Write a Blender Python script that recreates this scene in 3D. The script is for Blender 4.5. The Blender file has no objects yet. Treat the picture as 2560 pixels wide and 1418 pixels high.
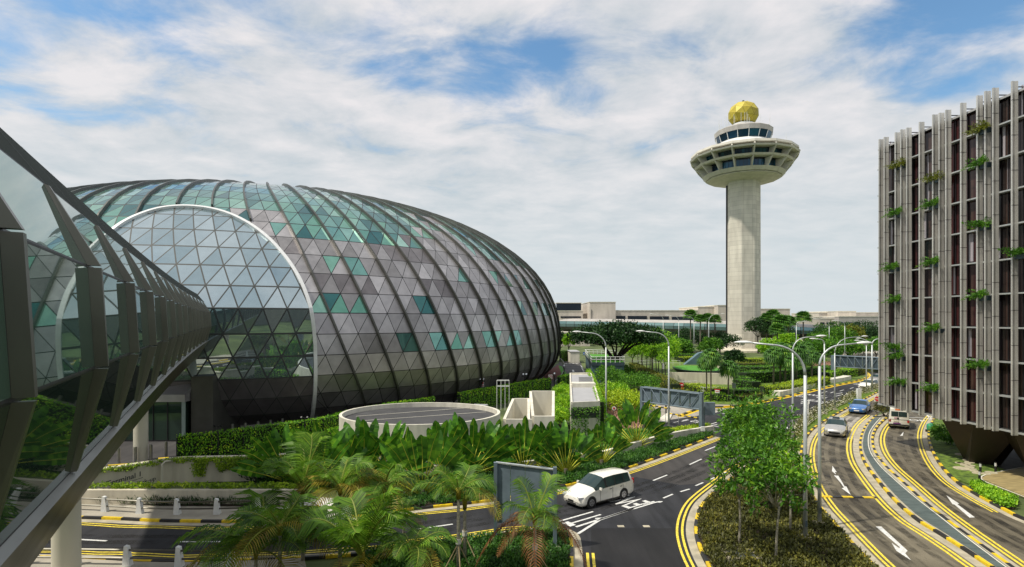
import bpy, bmesh, math, random
from mathutils import Vector, Matrix, noise as mnoise
from mathutils.geometry import tessellate_polygon
random.seed(7)
R=random.random
def U(a,b): return a+(b-a)*random.random()
SC=bpy.context.scene
COL=SC.collection
F=1400.0; HZ=800.0; CX=1280.0; CH=11.0

def G(u,v,z=0.0):
    s=(v-HZ)/(CH-z); return Vector(((u-CX)/s, F/s, z))
def D(u,v,Y):
    return Vector(((u-CX)*Y/F, Y, CH+(HZ-v)*Y/F))
def GP(pts,z=0.0): return [G(u,v,z) for u,v in pts]

def catmull(P,n=8,closed=False):
    out=[];N=len(P)
    rng=range(N if closed else N-1)
    for i in rng:
        if closed: a,b,c,d=P[i-1],P[i],P[(i+1)%N],P[(i+2)%N]
        else: a=P[max(i-1,0)];b=P[i];c=P[i+1];d=P[min(i+2,N-1)]
        for k in range(n):
            t=k/n
            out.append(0.5*((2*b)+(c-a)*t+(2*a-5*b+4*c-d)*t*t+(3*b-a-3*c+d)*t**3))
    if not closed: out.append(P[-1].copy())
    return out
def resample(P,step):
    out=[P[0].copy()];acc=0.0
    for a,b in zip(P,P[1:]):
        L=(b-a).length
        if L<1e-6: continue
        t=step-acc
        while t<=L:
            out.append(a.lerp(b,t/L)); t+=step
        acc=L-(t-step)
    return out
def offset(P,d):
    out=[]
    for i,p in enumerate(P):
        a=P[max(i-1,0)];b=P[min(i+1,len(P)-1)]
        t=Vector((b.x-a.x,b.y-a.y,0)); t.normalize()
        out.append(p+Vector((-t.y,t.x,0))*d)
    return out

# ------------------------------------------------------------------ materials
MATS={}
def newmat(name):
    m=bpy.data.materials.new(name); m.use_nodes=True
    nt=m.node_tree; bs=nt.nodes['Principled BSDF']
    return m,nt,bs
def link(nt,a,b): nt.links.new(a,b)
def mat(name,col,rough=.6,metal=0.0,var=.15,scale=4.0,bump=0.0,bscale=40.0,spec=None,ior=None,col2=None,stretch=None,coat=0.0,detail=5.0,trans=None):
    m,nt,bs=newmat(name)
    bs.inputs['Roughness'].default_value=rough
    bs.inputs['Metallic'].default_value=metal
    if ior: bs.inputs['IOR'].default_value=ior
    if spec is not None: bs.inputs['Specular IOR Level'].default_value=spec
    if coat: bs.inputs['Coat Weight'].default_value=coat; bs.inputs['Coat Roughness'].default_value=.05
    tc=nt.nodes.new('ShaderNodeTexCoord'); mp=nt.nodes.new('ShaderNodeMapping')
    link(nt,tc.outputs['Object'],mp.inputs['Vector'])
    if stretch: mp.inputs['Scale'].default_value=stretch
    if var>0:
        nz=nt.nodes.new('ShaderNodeTexNoise'); nz.inputs['Scale'].default_value=scale; nz.inputs['Detail'].default_value=detail
        link(nt,mp.outputs['Vector'],nz.inputs['Vector'])
        cr=nt.nodes.new('ShaderNodeValToRGB')
        a=[max(0,c*(1-var)) for c in col]; b=[min(1,c*(1+var)) for c in (col2 or col)]
        cr.color_ramp.elements[0].position=.32; cr.color_ramp.elements[1].position=.68
        cr.color_ramp.elements[0].color=(*a,1); cr.color_ramp.elements[1].color=(*b,1)
        link(nt,nz.outputs['Fac'],cr.inputs['Fac']); link(nt,cr.outputs['Color'],bs.inputs['Base Color'])
        mr=nt.nodes.new('ShaderNodeMapRange'); mr.inputs['To Min'].default_value=max(0,rough-.08); mr.inputs['To Max'].default_value=min(1,rough+.1)
        link(nt,nz.outputs['Fac'],mr.inputs['Value']); link(nt,mr.outputs['Result'],bs.inputs['Roughness'])
    else: bs.inputs['Base Color'].default_value=(*col,1)
    if bump>0:
        n2=nt.nodes.new('ShaderNodeTexNoise'); n2.inputs['Scale'].default_value=bscale; n2.inputs['Detail'].default_value=4
        link(nt,mp.outputs['Vector'],n2.inputs['Vector'])
        bp=nt.nodes.new('ShaderNodeBump'); bp.inputs['Strength'].default_value=bump; bp.inputs['Distance'].default_value=.05
        link(nt,n2.outputs['Fac'],bp.inputs['Height']); link(nt,bp.outputs['Normal'],bs.inputs['Normal'])
    MATS[name]=m; return m
def leafmat(name,c1,c2,c3=None,rough=.55,tr=.3,clump=.9):
    """colour differs leaf by leaf and clump by clump"""
    m,nt,bs=newmat(name)
    ge=nt.nodes.new('ShaderNodeNewGeometry')
    tc=nt.nodes.new('ShaderNodeTexCoord'); nz=nt.nodes.new('ShaderNodeTexNoise'); nz.inputs['Scale'].default_value=clump
    link(nt,tc.outputs['Object'],nz.inputs['Vector'])
    ad=nt.nodes.new('ShaderNodeMath'); ad.operation='MULTIPLY_ADD'; ad.inputs[1].default_value=.55
    mu=nt.nodes.new('ShaderNodeMath'); mu.operation='MULTIPLY_ADD'; mu.inputs[1].default_value=1.1; mu.inputs[2].default_value=-.28
    link(nt,nz.outputs['Fac'],mu.inputs[0])
    link(nt,ge.outputs['Random Per Island'],ad.inputs[0]); link(nt,mu.outputs[0],ad.inputs[2])
    cr=nt.nodes.new('ShaderNodeValToRGB'); cr.color_ramp.elements[0].color=(*c1,1); cr.color_ramp.elements[1].color=(*c2,1)
    cr.color_ramp.elements[0].position=.12; cr.color_ramp.elements[1].position=.7
    if c3:
        e=cr.color_ramp.elements.new(.95); e.color=(*c3,1)
    link(nt,ad.outputs[0],cr.inputs['Fac'])
    bs.inputs['Roughness'].default_value=rough
    bs.inputs['Specular IOR Level'].default_value=.35
    link(nt,cr.outputs['Color'],bs.inputs['Base Color'])
    tl=nt.nodes.new('ShaderNodeBsdfTranslucent'); mx=nt.nodes.new('ShaderNodeMixShader'); mx.inputs[0].default_value=tr
    link(nt,cr.outputs['Color'],tl.inputs['Color'])
    out=nt.nodes['Material Output']
    link(nt,bs.outputs[0],mx.inputs[1]); link(nt,tl.outputs[0],mx.inputs[2]); link(nt,mx.outputs[0],out.inputs['Surface'])
    MATS[name]=m; return m
def facemat(name,cols,rough=.3,metal=.5,dirt=.12,ior=1.5,seams=None,rv=.0,bumpy=0.0):
    """panels: every separate pane takes its own shade"""
    m,nt,bs=newmat(name)
    ge=nt.nodes.new('ShaderNodeNewGeometry')
    cr=nt.nodes.new('ShaderNodeValToRGB')
    els=cr.color_ramp.elements
    els[0].color=(*cols[0],1); els[1].color=(*cols[-1],1)
    for i,c in enumerate(cols[1:-1]): els.new((i+1)/(len(cols)-1)).color=(*c,1)
    link(nt,ge.outputs['Random Per Island'],cr.inputs['Fac'])
    tc=nt.nodes.new('ShaderNodeTexCoord'); nz=nt.nodes.new('ShaderNodeTexNoise'); nz.inputs['Scale'].default_value=1.2; nz.inputs['Detail'].default_value=6
    link(nt,tc.outputs['Object'],nz.inputs['Vector'])
    hs=nt.nodes.new('ShaderNodeHueSaturation')
    mr=nt.nodes.new('ShaderNodeMapRange'); mr.inputs['From Min'].default_value=.3; mr.inputs['From Max'].default_value=.7; mr.inputs['To Min'].default_value=1-dirt; mr.inputs['To Max'].default_value=1+dirt
    link(nt,nz.outputs['Fac'],mr.inputs['Value']); link(nt,mr.outputs['Result'],hs.inputs['Value'])
    link(nt,cr.outputs['Color'],hs.inputs['Color']); link(nt,hs.outputs['Color'],bs.inputs['Base Color'])
    bs.inputs['Roughness'].default_value=rough; bs.inputs['Metallic'].default_value=metal; bs.inputs['IOR'].default_value=ior
    if rv:
        m2=nt.nodes.new('ShaderNodeMapRange'); m2.inputs['To Min'].default_value=rough; m2.inputs['To Max'].default_value=rough+rv
        link(nt,nz.outputs['Fac'],m2.inputs['Value']); link(nt,m2.outputs['Result'],bs.inputs['Roughness'])
    if bumpy:
        n2=nt.nodes.new('ShaderNodeTexNoise'); n2.inputs['Scale'].default_value=.35; n2.inputs['Detail'].default_value=1
        link(nt,tc.outputs['Object'],n2.inputs['Vector'])
        bp=nt.nodes.new('ShaderNodeBump'); bp.inputs['Strength'].default_value=bumpy; bp.inputs['Distance'].default_value=.3
        link(nt,n2.outputs['Fac'],bp.inputs['Height']); link(nt,bp.outputs['Normal'],bs.inputs['Normal'])
    MATS[name]=m; return m
def panelmat(name,col,rough=.8,sx=1.2,sz=1.5,line=.72,var=.1,axis='XZ',mortar=.012):
    """stone or precast panels with joints"""
    m,nt,bs=newmat(name)
    tc=nt.nodes.new('ShaderNodeTexCoord'); sep=nt.nodes.new('ShaderNodeSeparateXYZ'); cmb=nt.nodes.new('ShaderNodeCombineXYZ')
    link(nt,tc.outputs['Object'],sep.inputs[0])
    ad=nt.nodes.new('ShaderNodeMath'); ad.operation='ADD'; link(nt,sep.outputs['X'],ad.inputs[0]); link(nt,sep.outputs['Y'],ad.inputs[1])
    link(nt,ad.outputs[0],cmb.inputs['X']); link(nt,sep.outputs['Z'],cmb.inputs['Y'])
    bk=nt.nodes.new('ShaderNodeTexBrick'); bk.inputs['Scale'].default_value=1.0; bk.inputs['Mortar Size'].default_value=mortar
    bk.inputs['Brick Width'].default_value=sx; bk.inputs['Row Height'].default_value=sz; bk.offset=0.5 if var>.15 else 0.0
    a=[c*(1-var) for c in col]; b=[min(1,c*(1+var)) for c in col]
    bk.inputs['Color1'].default_value=(*a,1); bk.inputs['Color2'].default_value=(*b,1); bk.inputs['Mortar'].default_value=(*[c*line for c in col],1)
    link(nt,cmb.outputs[0],bk.inputs['Vector'])
    nz=nt.nodes.new('ShaderNodeTexNoise'); nz.inputs['Scale'].default_value=.6; nz.inputs['Detail'].default_value=7
    mp=nt.nodes.new('ShaderNodeMapping'); mp.inputs['Scale'].default_value=(1,1,.25); link(nt,tc.outputs['Object'],mp.inputs['Vector']); link(nt,mp.outputs[0],nz.inputs['Vector'])
    hs=nt.nodes.new('ShaderNodeHueSaturation'); mr=nt.nodes.new('ShaderNodeMapRange'); mr.inputs['From Min'].default_value=.3; mr.inputs['From Max'].default_value=.7; mr.inputs['To Min'].default_value=.86; mr.inputs['To Max'].default_value=1.1
    link(nt,nz.outputs['Fac'],mr.inputs['Value']); link(nt,mr.outputs['Result'],hs.inputs['Value']); link(nt,bk.outputs['Color'],hs.inputs['Color'])
    link(nt,hs.outputs['Color'],bs.inputs['Base Color']); bs.inputs['Roughness'].default_value=rough
    MATS[name]=m; return m

def stainmat(name):
    m,nt,bs=newmat(name); bs.inputs['Base Color'].default_value=(.012,.011,.010,1); bs.inputs['Roughness'].default_value=.7
    tc=nt.nodes.new('ShaderNodeTexCoord'); n=nt.nodes.new('ShaderNodeTexNoise'); n.inputs['Scale'].default_value=.55; n.inputs['Detail'].default_value=8; n.inputs['Roughness'].default_value=.7; link(nt,tc.outputs['Object'],n.inputs['Vector'])
    mr=nt.nodes.new('ShaderNodeMapRange'); mr.inputs['From Min'].default_value=.42; mr.inputs['From Max'].default_value=.72; mr.inputs['To Max'].default_value=.8; link(nt,n.outputs['Fac'],mr.inputs['Value'])
    tr=nt.nodes.new('ShaderNodeBsdfTransparent'); mx=nt.nodes.new('ShaderNodeMixShader'); link(nt,mr.outputs['Result'],mx.inputs[0]); link(nt,tr.outputs[0],mx.inputs[1]); link(nt,bs.outputs[0],mx.inputs[2]); link(nt,mx.outputs[0],nt.nodes['Material Output'].inputs['Surface'])
    MATS[name]=m
stainmat('tyre_stain')
def asphalt(name,c1,c2,stain=.5,warm=None):
    m,nt,bs=newmat(name)
    tc=nt.nodes.new('ShaderNodeTexCoord')
    def nz(scale,detail,st=(1,1,1),rot=0):
        mp=nt.nodes.new('ShaderNodeMapping'); mp.inputs['Scale'].default_value=st; mp.inputs['Rotation'].default_value=(0,0,rot)
        link(nt,tc.outputs['Object'],mp.inputs['Vector'])
        n=nt.nodes.new('ShaderNodeTexNoise'); n.inputs['Scale'].default_value=scale; n.inputs['Detail'].default_value=detail
        link(nt,mp.outputs[0],n.inputs['Vector']); return n
    big=nz(.16,6); fine=nz(28,3); streak=nz(1.0,4,(1.6,.16,1),.55)
    cr=nt.nodes.new('ShaderNodeValToRGB'); cr.color_ramp.elements[0].position=.35; cr.color_ramp.elements[1].position=.65
    cr.color_ramp.elements[0].color=(*c1,1); cr.color_ramp.elements[1].color=(*c2,1); link(nt,big.outputs['Fac'],cr.inputs['Fac'])
    s2=nt.nodes.new('ShaderNodeMapRange'); s2.inputs['From Min'].default_value=.42; s2.inputs['From Max'].default_value=.68; s2.inputs['To Min'].default_value=1; s2.inputs['To Max'].default_value=1-stain
    link(nt,streak.outputs['Fac'],s2.inputs['Value'])
    f2=nt.nodes.new('ShaderNodeMapRange'); f2.inputs['From Min'].default_value=.3; f2.inputs['From Max'].default_value=.7; f2.inputs['To Min'].default_value=.8; f2.inputs['To Max'].default_value=1.2
    link(nt,fine.outputs['Fac'],f2.inputs['Value'])
    mu=nt.nodes.new('ShaderNodeMath'); mu.operation='MULTIPLY'; link(nt,s2.outputs['Result'],mu.inputs[0]); link(nt,f2.outputs['Result'],mu.inputs[1])
    hs=nt.nodes.new('ShaderNodeHueSaturation'); link(nt,cr.outputs['Color'],hs.inputs['Color']); link(nt,mu.outputs[0],hs.inputs['Value'])
    link(nt,hs.outputs['Color'],bs.inputs['Base Color']); bs.inputs['Roughness'].default_value=.75; bs.inputs['Specular IOR Level'].default_value=.35
    bp=nt.nodes.new('ShaderNodeBump'); bp.inputs['Strength'].default_value=.25; bp.inputs['Distance'].default_value=.02
    link(nt,fine.outputs['Fac'],bp.inputs['Height']); link(nt,bp.outputs['Normal'],bs.inputs['Normal'])
    MATS[name]=m; return m

asphalt('asphalt_dark',(.015,.016,.021),(.042,.042,.047),.5)
asphalt('asphalt_worn',(.105,.09,.064),(.20,.175,.125),.55)
asphalt('concrete_road',(.30,.27,.23),(.42,.39,.34),.3)
asphalt('asphalt_mid',(.045,.041,.040),(.068,.062,.06),.35)
asphalt('asphalt_black',(.010,.010,.012),(.022,.021,.022),.4)
asphalt('asphalt_far',(.05,.048,.05),(.08,.076,.075),.3)
mat('pavement',(.36,.33,.27),.85,var=.14,scale=1.2,bump=.1)
mat('apron',(.40,.36,.27),.85,var=.22,scale=1.6,bump=.1)
mat('paint_yellow',(.70,.50,.03),.6,var=.24,scale=9,col2=(.84,.66,.07))
mat('paint_white',(.64,.64,.62),.6,var=.26,scale=9)
mat('kerb_yellow',(.74,.52,.015),.55,var=.16,scale=5)
mat('kerb_black',(.022,.022,.024),.55,var=.3,scale=5)
mat('drain_cover',(.085,.112,.108),.7,var=.15,scale=2)
mat('soil',(.035,.024,.014),.95,var=.4,scale=3,bump=.6,bscale=18)
mat('grass',(.05,.10,.012),.9,var=.35,scale=2.5,col2=(.12,.19,.02),bump=.5,bscale=60)
mat('lawn_bright',(.07,.26,.02),.9,var=.2,scale=6,bump=.4,bscale=60)
mat('groundgreen',(.045,.075,.02),.95,var=.4,scale=.25,col2=(.09,.12,.035))
mat('white_wall',(.66,.63,.54),.8,var=.15,scale=1.6,stretch=(1,1,.22),detail=8)
panelmat('terminal_shade',(.20,.18,.15),.8,6,4,.7,.05)
mat('eaves_dark',(.03,.038,.036),.9,0,var=.15,scale=1,spec=.08)
mat('cream_wall',(.60,.55,.44),.8,var=.17,scale=1.3,stretch=(1,1,.2),detail=8)
mat('column_paint',(.55,.52,.42),.55,var=.07,scale=1.0,stretch=(1,1,.3))
mat('dark_metal',(.02,.02,.022),.45,.3,var=.2)
mat('galv',(.50,.53,.53),.42,.35,var=.12,scale=6,stretch=(1,1,.3))
mat('white_paint',(.76,.77,.76),.4,var=.05)
mat('gantry_blue',(.16,.21,.25),.5,.15,var=.16,scale=1.5)
mat('gantry_dark',(.05,.075,.095),.5,.15,var=.2,scale=1.5)
mat('steel',(.45,.44,.42),.3,.9,var=.12)
mat('teal_wall',(.10,.17,.20),.45,.1,var=.15,scale=.5)
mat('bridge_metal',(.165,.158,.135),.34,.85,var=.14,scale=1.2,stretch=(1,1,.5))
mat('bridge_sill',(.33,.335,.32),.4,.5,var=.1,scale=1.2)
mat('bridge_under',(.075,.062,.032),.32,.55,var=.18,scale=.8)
mat('joint_dark',(.012,.013,.014),.5,.2,var=.1)
mat('rib_metal',(.10,.10,.09),.4,.6,var=.15,scale=.7)
mat('portal_white',(.72,.73,.73),.35,.2,var=.05)
mat('mullion',(.04,.045,.045),.65,.0,var=.1)
facemat('dome_metal',[(.26,.25,.25),(.34,.325,.33),(.39,.375,.38),(.50,.48,.485)],.36,.72,.12,rv=.1)
facemat('dome_metal_dark',[(.17,.155,.16),(.21,.195,.20),(.26,.24,.245)],.36,.72,.14,rv=.1)
facemat('dome_glass',[(.03,.13,.14),(.09,.24,.23),(.20,.40,.36),(.14,.35,.27),(.36,.58,.50)],.05,.66,.10,bumpy=.03)
facemat('portal_glass',[(.33,.43,.47),(.42,.52,.56),(.52,.61,.64)],.02,.8,.05,bumpy=.025)
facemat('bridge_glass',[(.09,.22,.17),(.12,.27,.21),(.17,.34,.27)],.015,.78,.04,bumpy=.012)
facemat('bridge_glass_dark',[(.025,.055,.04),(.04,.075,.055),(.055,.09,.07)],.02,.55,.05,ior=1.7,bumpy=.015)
facemat('sky_glass',[(.16,.27,.27),(.22,.35,.34),(.30,.45,.43)],.06,.6,.05)
facemat('tower_glass',[(.006,.022,.05),(.01,.04,.085),(.015,.09,.15),(.01,.03,.06)],.06,.35,.05)
panelmat('tower_stone',(.62,.585,.51),.8,2.6,1.55,.62,.09,mortar=.035)
panelmat('tower_concrete',(.63,.60,.53),.8,30,30,.9,.04)
panelmat('terminal_panel',(.62,.56,.49),.8,2.2,4.2,.78,.03)
panelmat('terminal_grey',(.42,.40,.38),.8,2.2,4.2,.78,.03)
mat('window_dark',(.02,.03,.045),.12,.3,var=.1)
facemat('gold_dome',[(.42,.33,.03),(.52,.42,.045),(.60,.50,.07),(.47,.38,.04)],.5,.1,.08)
mat('gold_edge',(.20,.15,.015),.6,.1,var=.1)
facemat('hotel_window',[(.004,.003,.004),(.02,.008,.008),(.07,.018,.02),(.012,.008,.008),(.09,.05,.04),(.008,.010,.012),(.03,.010,.012)],.12,.15,.2)
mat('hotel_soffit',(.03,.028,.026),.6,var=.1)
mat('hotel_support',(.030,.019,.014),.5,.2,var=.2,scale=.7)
mat('hotel_strip',(.50,.52,.52),.4,.5,var=.08)
mat('curtain_pale',(.36,.33,.36),.6,var=.2,scale=3,stretch=(1,6,.2))
mat('wood_deck',(.33,.26,.12),.6,var=.3,scale=1.2,stretch=(1,7,1))
mat('stone_step',(.42,.38,.26),.85,var=.15)
mat('roof_grey',(.40,.40,.41),.6,.2,var=.08,scale=.7)
mat('roof_dark',(.055,.055,.058),.7,var=.2,scale=1.2,bump=.3,bscale=8)
mat('louvre',(.09,.10,.10),.5,.3,var=.15)
mat('bark',(.17,.15,.11),.9,var=.35,scale=6,bump=.5,stretch=(1,1,.3))
mat('bark_pale',(.34,.31,.24),.9,var=.3,scale=7,bump=.4,stretch=(1,1,3))
mat('bark_dark',(.045,.035,.025),.9,var=.3,scale=4,bump=.4)
mat('bamboo',(.40,.31,.17),.7,var=.2)
mat('rope_wrap',(.62,.60,.55),.8,var=.1)
mat('maroon_path',(.15,.045,.035),.9,var=.15)
mat('rubber',(.014,.014,.015),.7,var=.1)
mat('alloy',(.55,.55,.56),.3,.8,var=.1)
mat('car_white',(.80,.775,.70),.28,.0,var=.03,coat=.8)
mat('car_silver',(.50,.49,.47),.3,.55,var=.04,coat=.8)
mat('car_blue',(.035,.15,.42),.25,.1,var=.05,coat=.9)
mat('car_dark',(.03,.03,.035),.25,.1,var=.05,coat=.9)
mat('car_glass',(.035,.065,.065),.05,.4,var=.15,scale=1.5,ior=1.6)
mat('plastic_black',(.015,.015,.016),.45,var=.1)
mat('lamp_lens',(.7,.72,.74),.12,.3,var=.1)
mat('tail_red',(.35,.012,.012),.25,var=.1)
mat('sign_red',(.50,.02,.025),.4,var=.05)
mat('sign_white',(.80,.80,.78),.45,var=.03)
mat('sign_blue',(.02,.12,.40),.4,var=.05)
mat('sign_green',(.02,.30,.17),.5,var=.1)
mat('orange',(.80,.18,.02),.5,var=.08)
mat('purple',(.16,.03,.17),.4,var=.1)
mat('green_panel',(.25,.32,.29),.5,var=.05)
mat('text_dark',(.03,.035,.04),.5,var=0)
mat('hanger_cream',(.62,.58,.45),.8,var=.2,scale=8)
# leaves
leafmat('leaf_mid',(0.019,0.070,0.009),(0.109,0.295,0.019),(0.248,0.465,0.031))
leafmat('leaf_bright',(0.062,0.202,0.009),(0.295,0.574,0.019),(0.558,0.775,0.046))
leafmat('leaf_yellow',(0.120,0.228,0.007),(0.408,0.564,0.018),(0.660,0.720,0.036))
leafmat('leaf_dark',(0.005,0.022,0.005),(0.027,0.094,0.013),(0.069,0.175,0.020),tr=.2)
leafmat('leaf_rain',(0.005,0.020,0.005),(0.022,0.075,0.013),(0.062,0.156,0.022),tr=.2,clump=.4)
leafmat('leaf_green_wall',(0.032,0.118,0.008),(0.213,0.524,0.016),(0.664,0.850,0.040),clump=1.2)
leafmat('leaf_vine',(0.075,0.165,0.013),(0.330,0.495,0.030),(0.630,0.750,0.075))
leafmat('leaf_island',(0.024,0.029,0.008),(0.112,0.118,0.020),(0.290,0.264,0.039),clump=.7)
leafmat('leaf_bed',(0.009,0.043,0.008),(0.054,0.171,0.016),(0.139,0.310,0.031),clump=.8)
leafmat('leaf_schef',(0.015,0.062,0.006),(0.087,0.248,0.013),(0.248,0.446,0.025),clump=.8)
leafmat('leaf_hedge_olive',(0.046,0.070,0.009),(0.186,0.217,0.019),(0.372,0.357,0.031))
leafmat('leaf_palm',(.018,.065,.006),(.15,.31,.018),(.44,.53,.05),tr=.35)
leafmat('leaf_palm_old',(0.163,0.111,0.016),(0.395,0.322,0.032),(0.581,0.471,0.087),tr=.35)
leafmat('leaf_palm_dead',(0.175,0.062,0.019),(0.375,0.163,0.062),(0.525,0.275,0.138),tr=.3)
leafmat('leaf_travel',(0.015,0.068,0.009),(0.088,0.255,0.019),(0.253,0.512,0.031),rough=.35,tr=.3)
leafmat('stem_travel',(0.248,0.310,0.019),(0.651,0.651,0.062),(0.850,0.775,0.124),tr=.1)
leafmat('leaf_fan',(0.019,0.070,0.012),(0.093,0.248,0.028),(0.248,0.434,0.046),tr=.25)
mat('palm_rachis',(.20,.24,.03),.6,var=.2)
leafmat('leaf_flower',(0.562,0.550,0.400),(0.812,0.775,0.562),(0.850,0.850,0.750),tr=.2)
leafmat('leaf_pink',(0.312,0.150,0.150),(0.525,0.325,0.225),(0.688,0.450,0.350),tr=.2)

# ------------------------------------------------------------------ mesh builder
class MB:
    def __init__(s): s.v=[];s.f=[];s.m=[]
    def vert(s,p): s.v.append((p[0],p[1],p[2])); return len(s.v)-1
    def face(s,ids,m=0): s.f.append(tuple(ids)); s.m.append(m)
    def poly(s,pts,m=0):
        b=len(s.v); s.v.extend([(p[0],p[1],p[2]) for p in pts]); s.f.append(tuple(range(b,b+len(pts)))); s.m.append(m)
    def hexa(s,b,t,m=0):
        i=len(s.v); s.v.extend([tuple(p) for p in b]+[tuple(p) for p in t]); n=len(b)
        s.f.append(tuple(i+k for k in reversed(range(n)))); s.m.append(m)
        s.f.append(tuple(i+n+k for k in range(n))); s.m.append(m)
        for k in range(n): s.f.append((i+k,i+(k+1)%n,i+n+(k+1)%n,i+n+k)); s.m.append(m)
    def box(s,c,d,m=0,rz=0.0,taper=1.0):
        cx,cy,cz=c; hx,hy,hz=d[0]/2,d[1]/2,d[2]/2; co,si=math.cos(rz),math.sin(rz)
        def P(x,y,z): return (cx+x*co-y*si,cy+x*si+y*co,cz+z)
        b=[P(-hx,-hy,-hz),P(hx,-hy,-hz),P(hx,hy,-hz),P(-hx,hy,-hz)]
        t=[P(-hx*taper,-hy*taper,hz),P(hx*taper,-hy*taper,hz),P(hx*taper,hy*taper,hz),P(-hx*taper,hy*taper,hz)]
        s.hexa(b,t,m)
    def cyl(s,a,b,r0,r1=None,n=8,m=0,caps=True):
        a=Vector(a);b=Vector(b); r1=r0 if r1 is None else r1
        d=(b-a).normalized(); x=d.orthogonal().normalized(); y=d.cross(x)
        i=len(s.v)
        for c,r in((a,r0),(b,r1)):
            for k in range(n):
                t=2*math.pi*k/n; s.v.append(tuple(c+x*math.cos(t)*r+y*math.sin(t)*r))
        for k in range(n): s.f.append((i+k,i+(k+1)%n,i+n+(k+1)%n,i+n+k)); s.m.append(m)
        if caps:
            s.f.append(tuple(i+k for k in reversed(range(n)))); s.m.append(m); s.f.append(tuple(i+n+k for k in range(n))); s.m.append(m)
    def tube(s,P,r,n=8,m=0,r1=None):
        r1=r if r1 is None else r1
        rings=[];x=None
        for k,p in enumerate(P):
            d=(P[min(k+1,len(P)-1)]-P[max(k-1,0)]).normalized()
            if x is None: x=d.orthogonal().normalized()
            else:
                x=(x-d*x.dot(d)).normalized()
            y=d.cross(x); rr=r+(r1-r)*k/max(1,len(P)-1)
            i=len(s.v)
            for q in range(n):
                t=2*math.pi*q/n; s.v.append(tuple(p+x*math.cos(t)*rr+y*math.sin(t)*rr))
            rings.append(i)
        for a,b in zip(rings,rings[1:]):
            for q in range(n): s.f.append((a+q,a+(q+1)%n,b+(q+1)%n,b+q)); s.m.append(m)
        s.f.append(tuple(rings[0]+k for k in reversed(range(n)))); s.m.append(m); s.f.append(tuple(rings[-1]+k for k in range(n))); s.m.append(m)
    def ring(s,cx,cy,prof,n=16,m=0,rot=0.0,ms=None,ex=1.0,ey=1.0):
        """surface of revolution from (r,z) profile"""
        R_=[]
        for r,z in prof:
            i=len(s.v)
            for k in range(n):
                t=2*math.pi*k/n+rot; s.v.append((cx+r*ex*math.cos(t),cy+r*ey*math.sin(t),z))
            R_.append(i)
        for j,(a,b) in enumerate(zip(R_,R_[1:])):
            for k in range(n): s.f.append((a+k,a+(k+1)%n,b+(k+1)%n,b+k)); s.m.append(ms[j] if ms else m)
        return R_
    def disc(s,c,r,n=16,m=0,ex=1,ey=1):
        s.poly([(c[0]+r*ex*math.cos(2*math.pi*k/n),c[1]+r*ey*math.sin(2*math.pi*k/n),c[2]) for k in range(n)],m)
    def strip(s,A,B,m=0):
        i=len(s.v); s.v.extend([tuple(p) for p in A]); j=len(s.v); s.v.extend([tuple(p) for p in B])
        for k in range(len(A)-1): s.f.append((i+k,i+k+1,j+k+1,j+k)); s.m.append(m)
    def flat(s,P,z,m=0):
        P=[Vector((p[0],p[1],0)) for p in P]
        i=len(s.v); s.v.extend([(p.x,p.y,z) for p in P])
        for t in tessellate_polygon([P]):
            a,b,c=t
            n=(P[b]-P[a]).cross(P[c]-P[a])
            s.f.append((i+a,i+b,i+c) if n.z>0 else (i+a,i+c,i+b)); s.m.append(m)
    def slab(s,P,z0,z1,m=0,ms=None):
        s.flat(P,z1,m); n=len(P); i=len(s.v)
        s.v.extend([(p[0],p[1],z0) for p in P]+[(p[0],p[1],z1) for p in P])
        for k in range(n): s.f.append((i+k,i+(k+1)%n,i+n+(k+1)%n,i+n+k)); s.m.append(m if ms is None else ms)
    def build(s,name,mats,parent=None,smooth=False,world=True,kind=None,label=None):
        me=bpy.data.meshes.new(name); me.from_pydata(s.v,[],s.f)
        mats=mats if isinstance(mats,(list,tuple)) else [mats]
        for k in mats: me.materials.append(MATS[k])
        if len(mats)>1: me.polygons.foreach_set('material_index',s.m)
        if smooth: me.polygons.foreach_set('use_smooth',[True]*len(s.f))
        me.update()
        o=bpy.data.objects.new(name,me); COL.objects.link(o)
        if parent:
            o.parent=parent
            if world:
                p=parent; off=Vector((0,0,0))
                while p: off+=p.location; p=p.parent
                o.location=-off
        if kind: o['kind']=kind
        if label: o['label']=label
        return o
def thing(name,label,cat,loc=(0,0,0),rz=0.0,group=None):
    o=bpy.data.objects.new(name,None); COL.objects.link(o); o.location=loc; o.rotation_euler=(0,0,rz)
    o.empty_display_size=.3
    o['label']=label;o['category']=cat
    if group:o['group']=group
    return o
def tag(o,label,cat,group=None,kind=None):
    o['label']=label;o['category']=cat
    if group:o['group']=group
    if kind:o['kind']=kind
    return o
def struct(o,label=None):
    o['kind']='structure'
    return o
def copy_tree(o,parent=None):
    c=o.copy(); COL.objects.link(c)
    if parent: c.parent=parent
    for ch in list(o.children): copy_tree(ch,c)
    return c
def recenter(o):
    """put a single mesh's origin at the foot of its own shape"""
    vs=o.data.vertices
    n=len(vs); 
    xs=[v.co.x for v in vs]; ys=[v.co.y for v in vs]; zs=[v.co.z for v in vs]
    c=Vector(((min(xs)+max(xs))/2,(min(ys)+max(ys))/2,min(zs)))
    o.data.transform(Matrix.Translation(-c)); o.location=c
    return o
def textmesh(txt,size=1.0,bold=0.0,align='LEFT'):
    cu=bpy.data.curves.new('txt','FONT'); cu.body=txt; cu.size=size; cu.align_x=align; cu.offset=bold; cu.resolution_u=3
    ob=bpy.data.objects.new('txt',cu); COL.objects.link(ob)
    bpy.context.view_layer.update()
    me=bpy.data.meshes.new_from_object(ob)
    COL.objects.unlink(ob); bpy.data.objects.remove(ob); bpy.data.curves.remove(cu)
    return me
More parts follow.
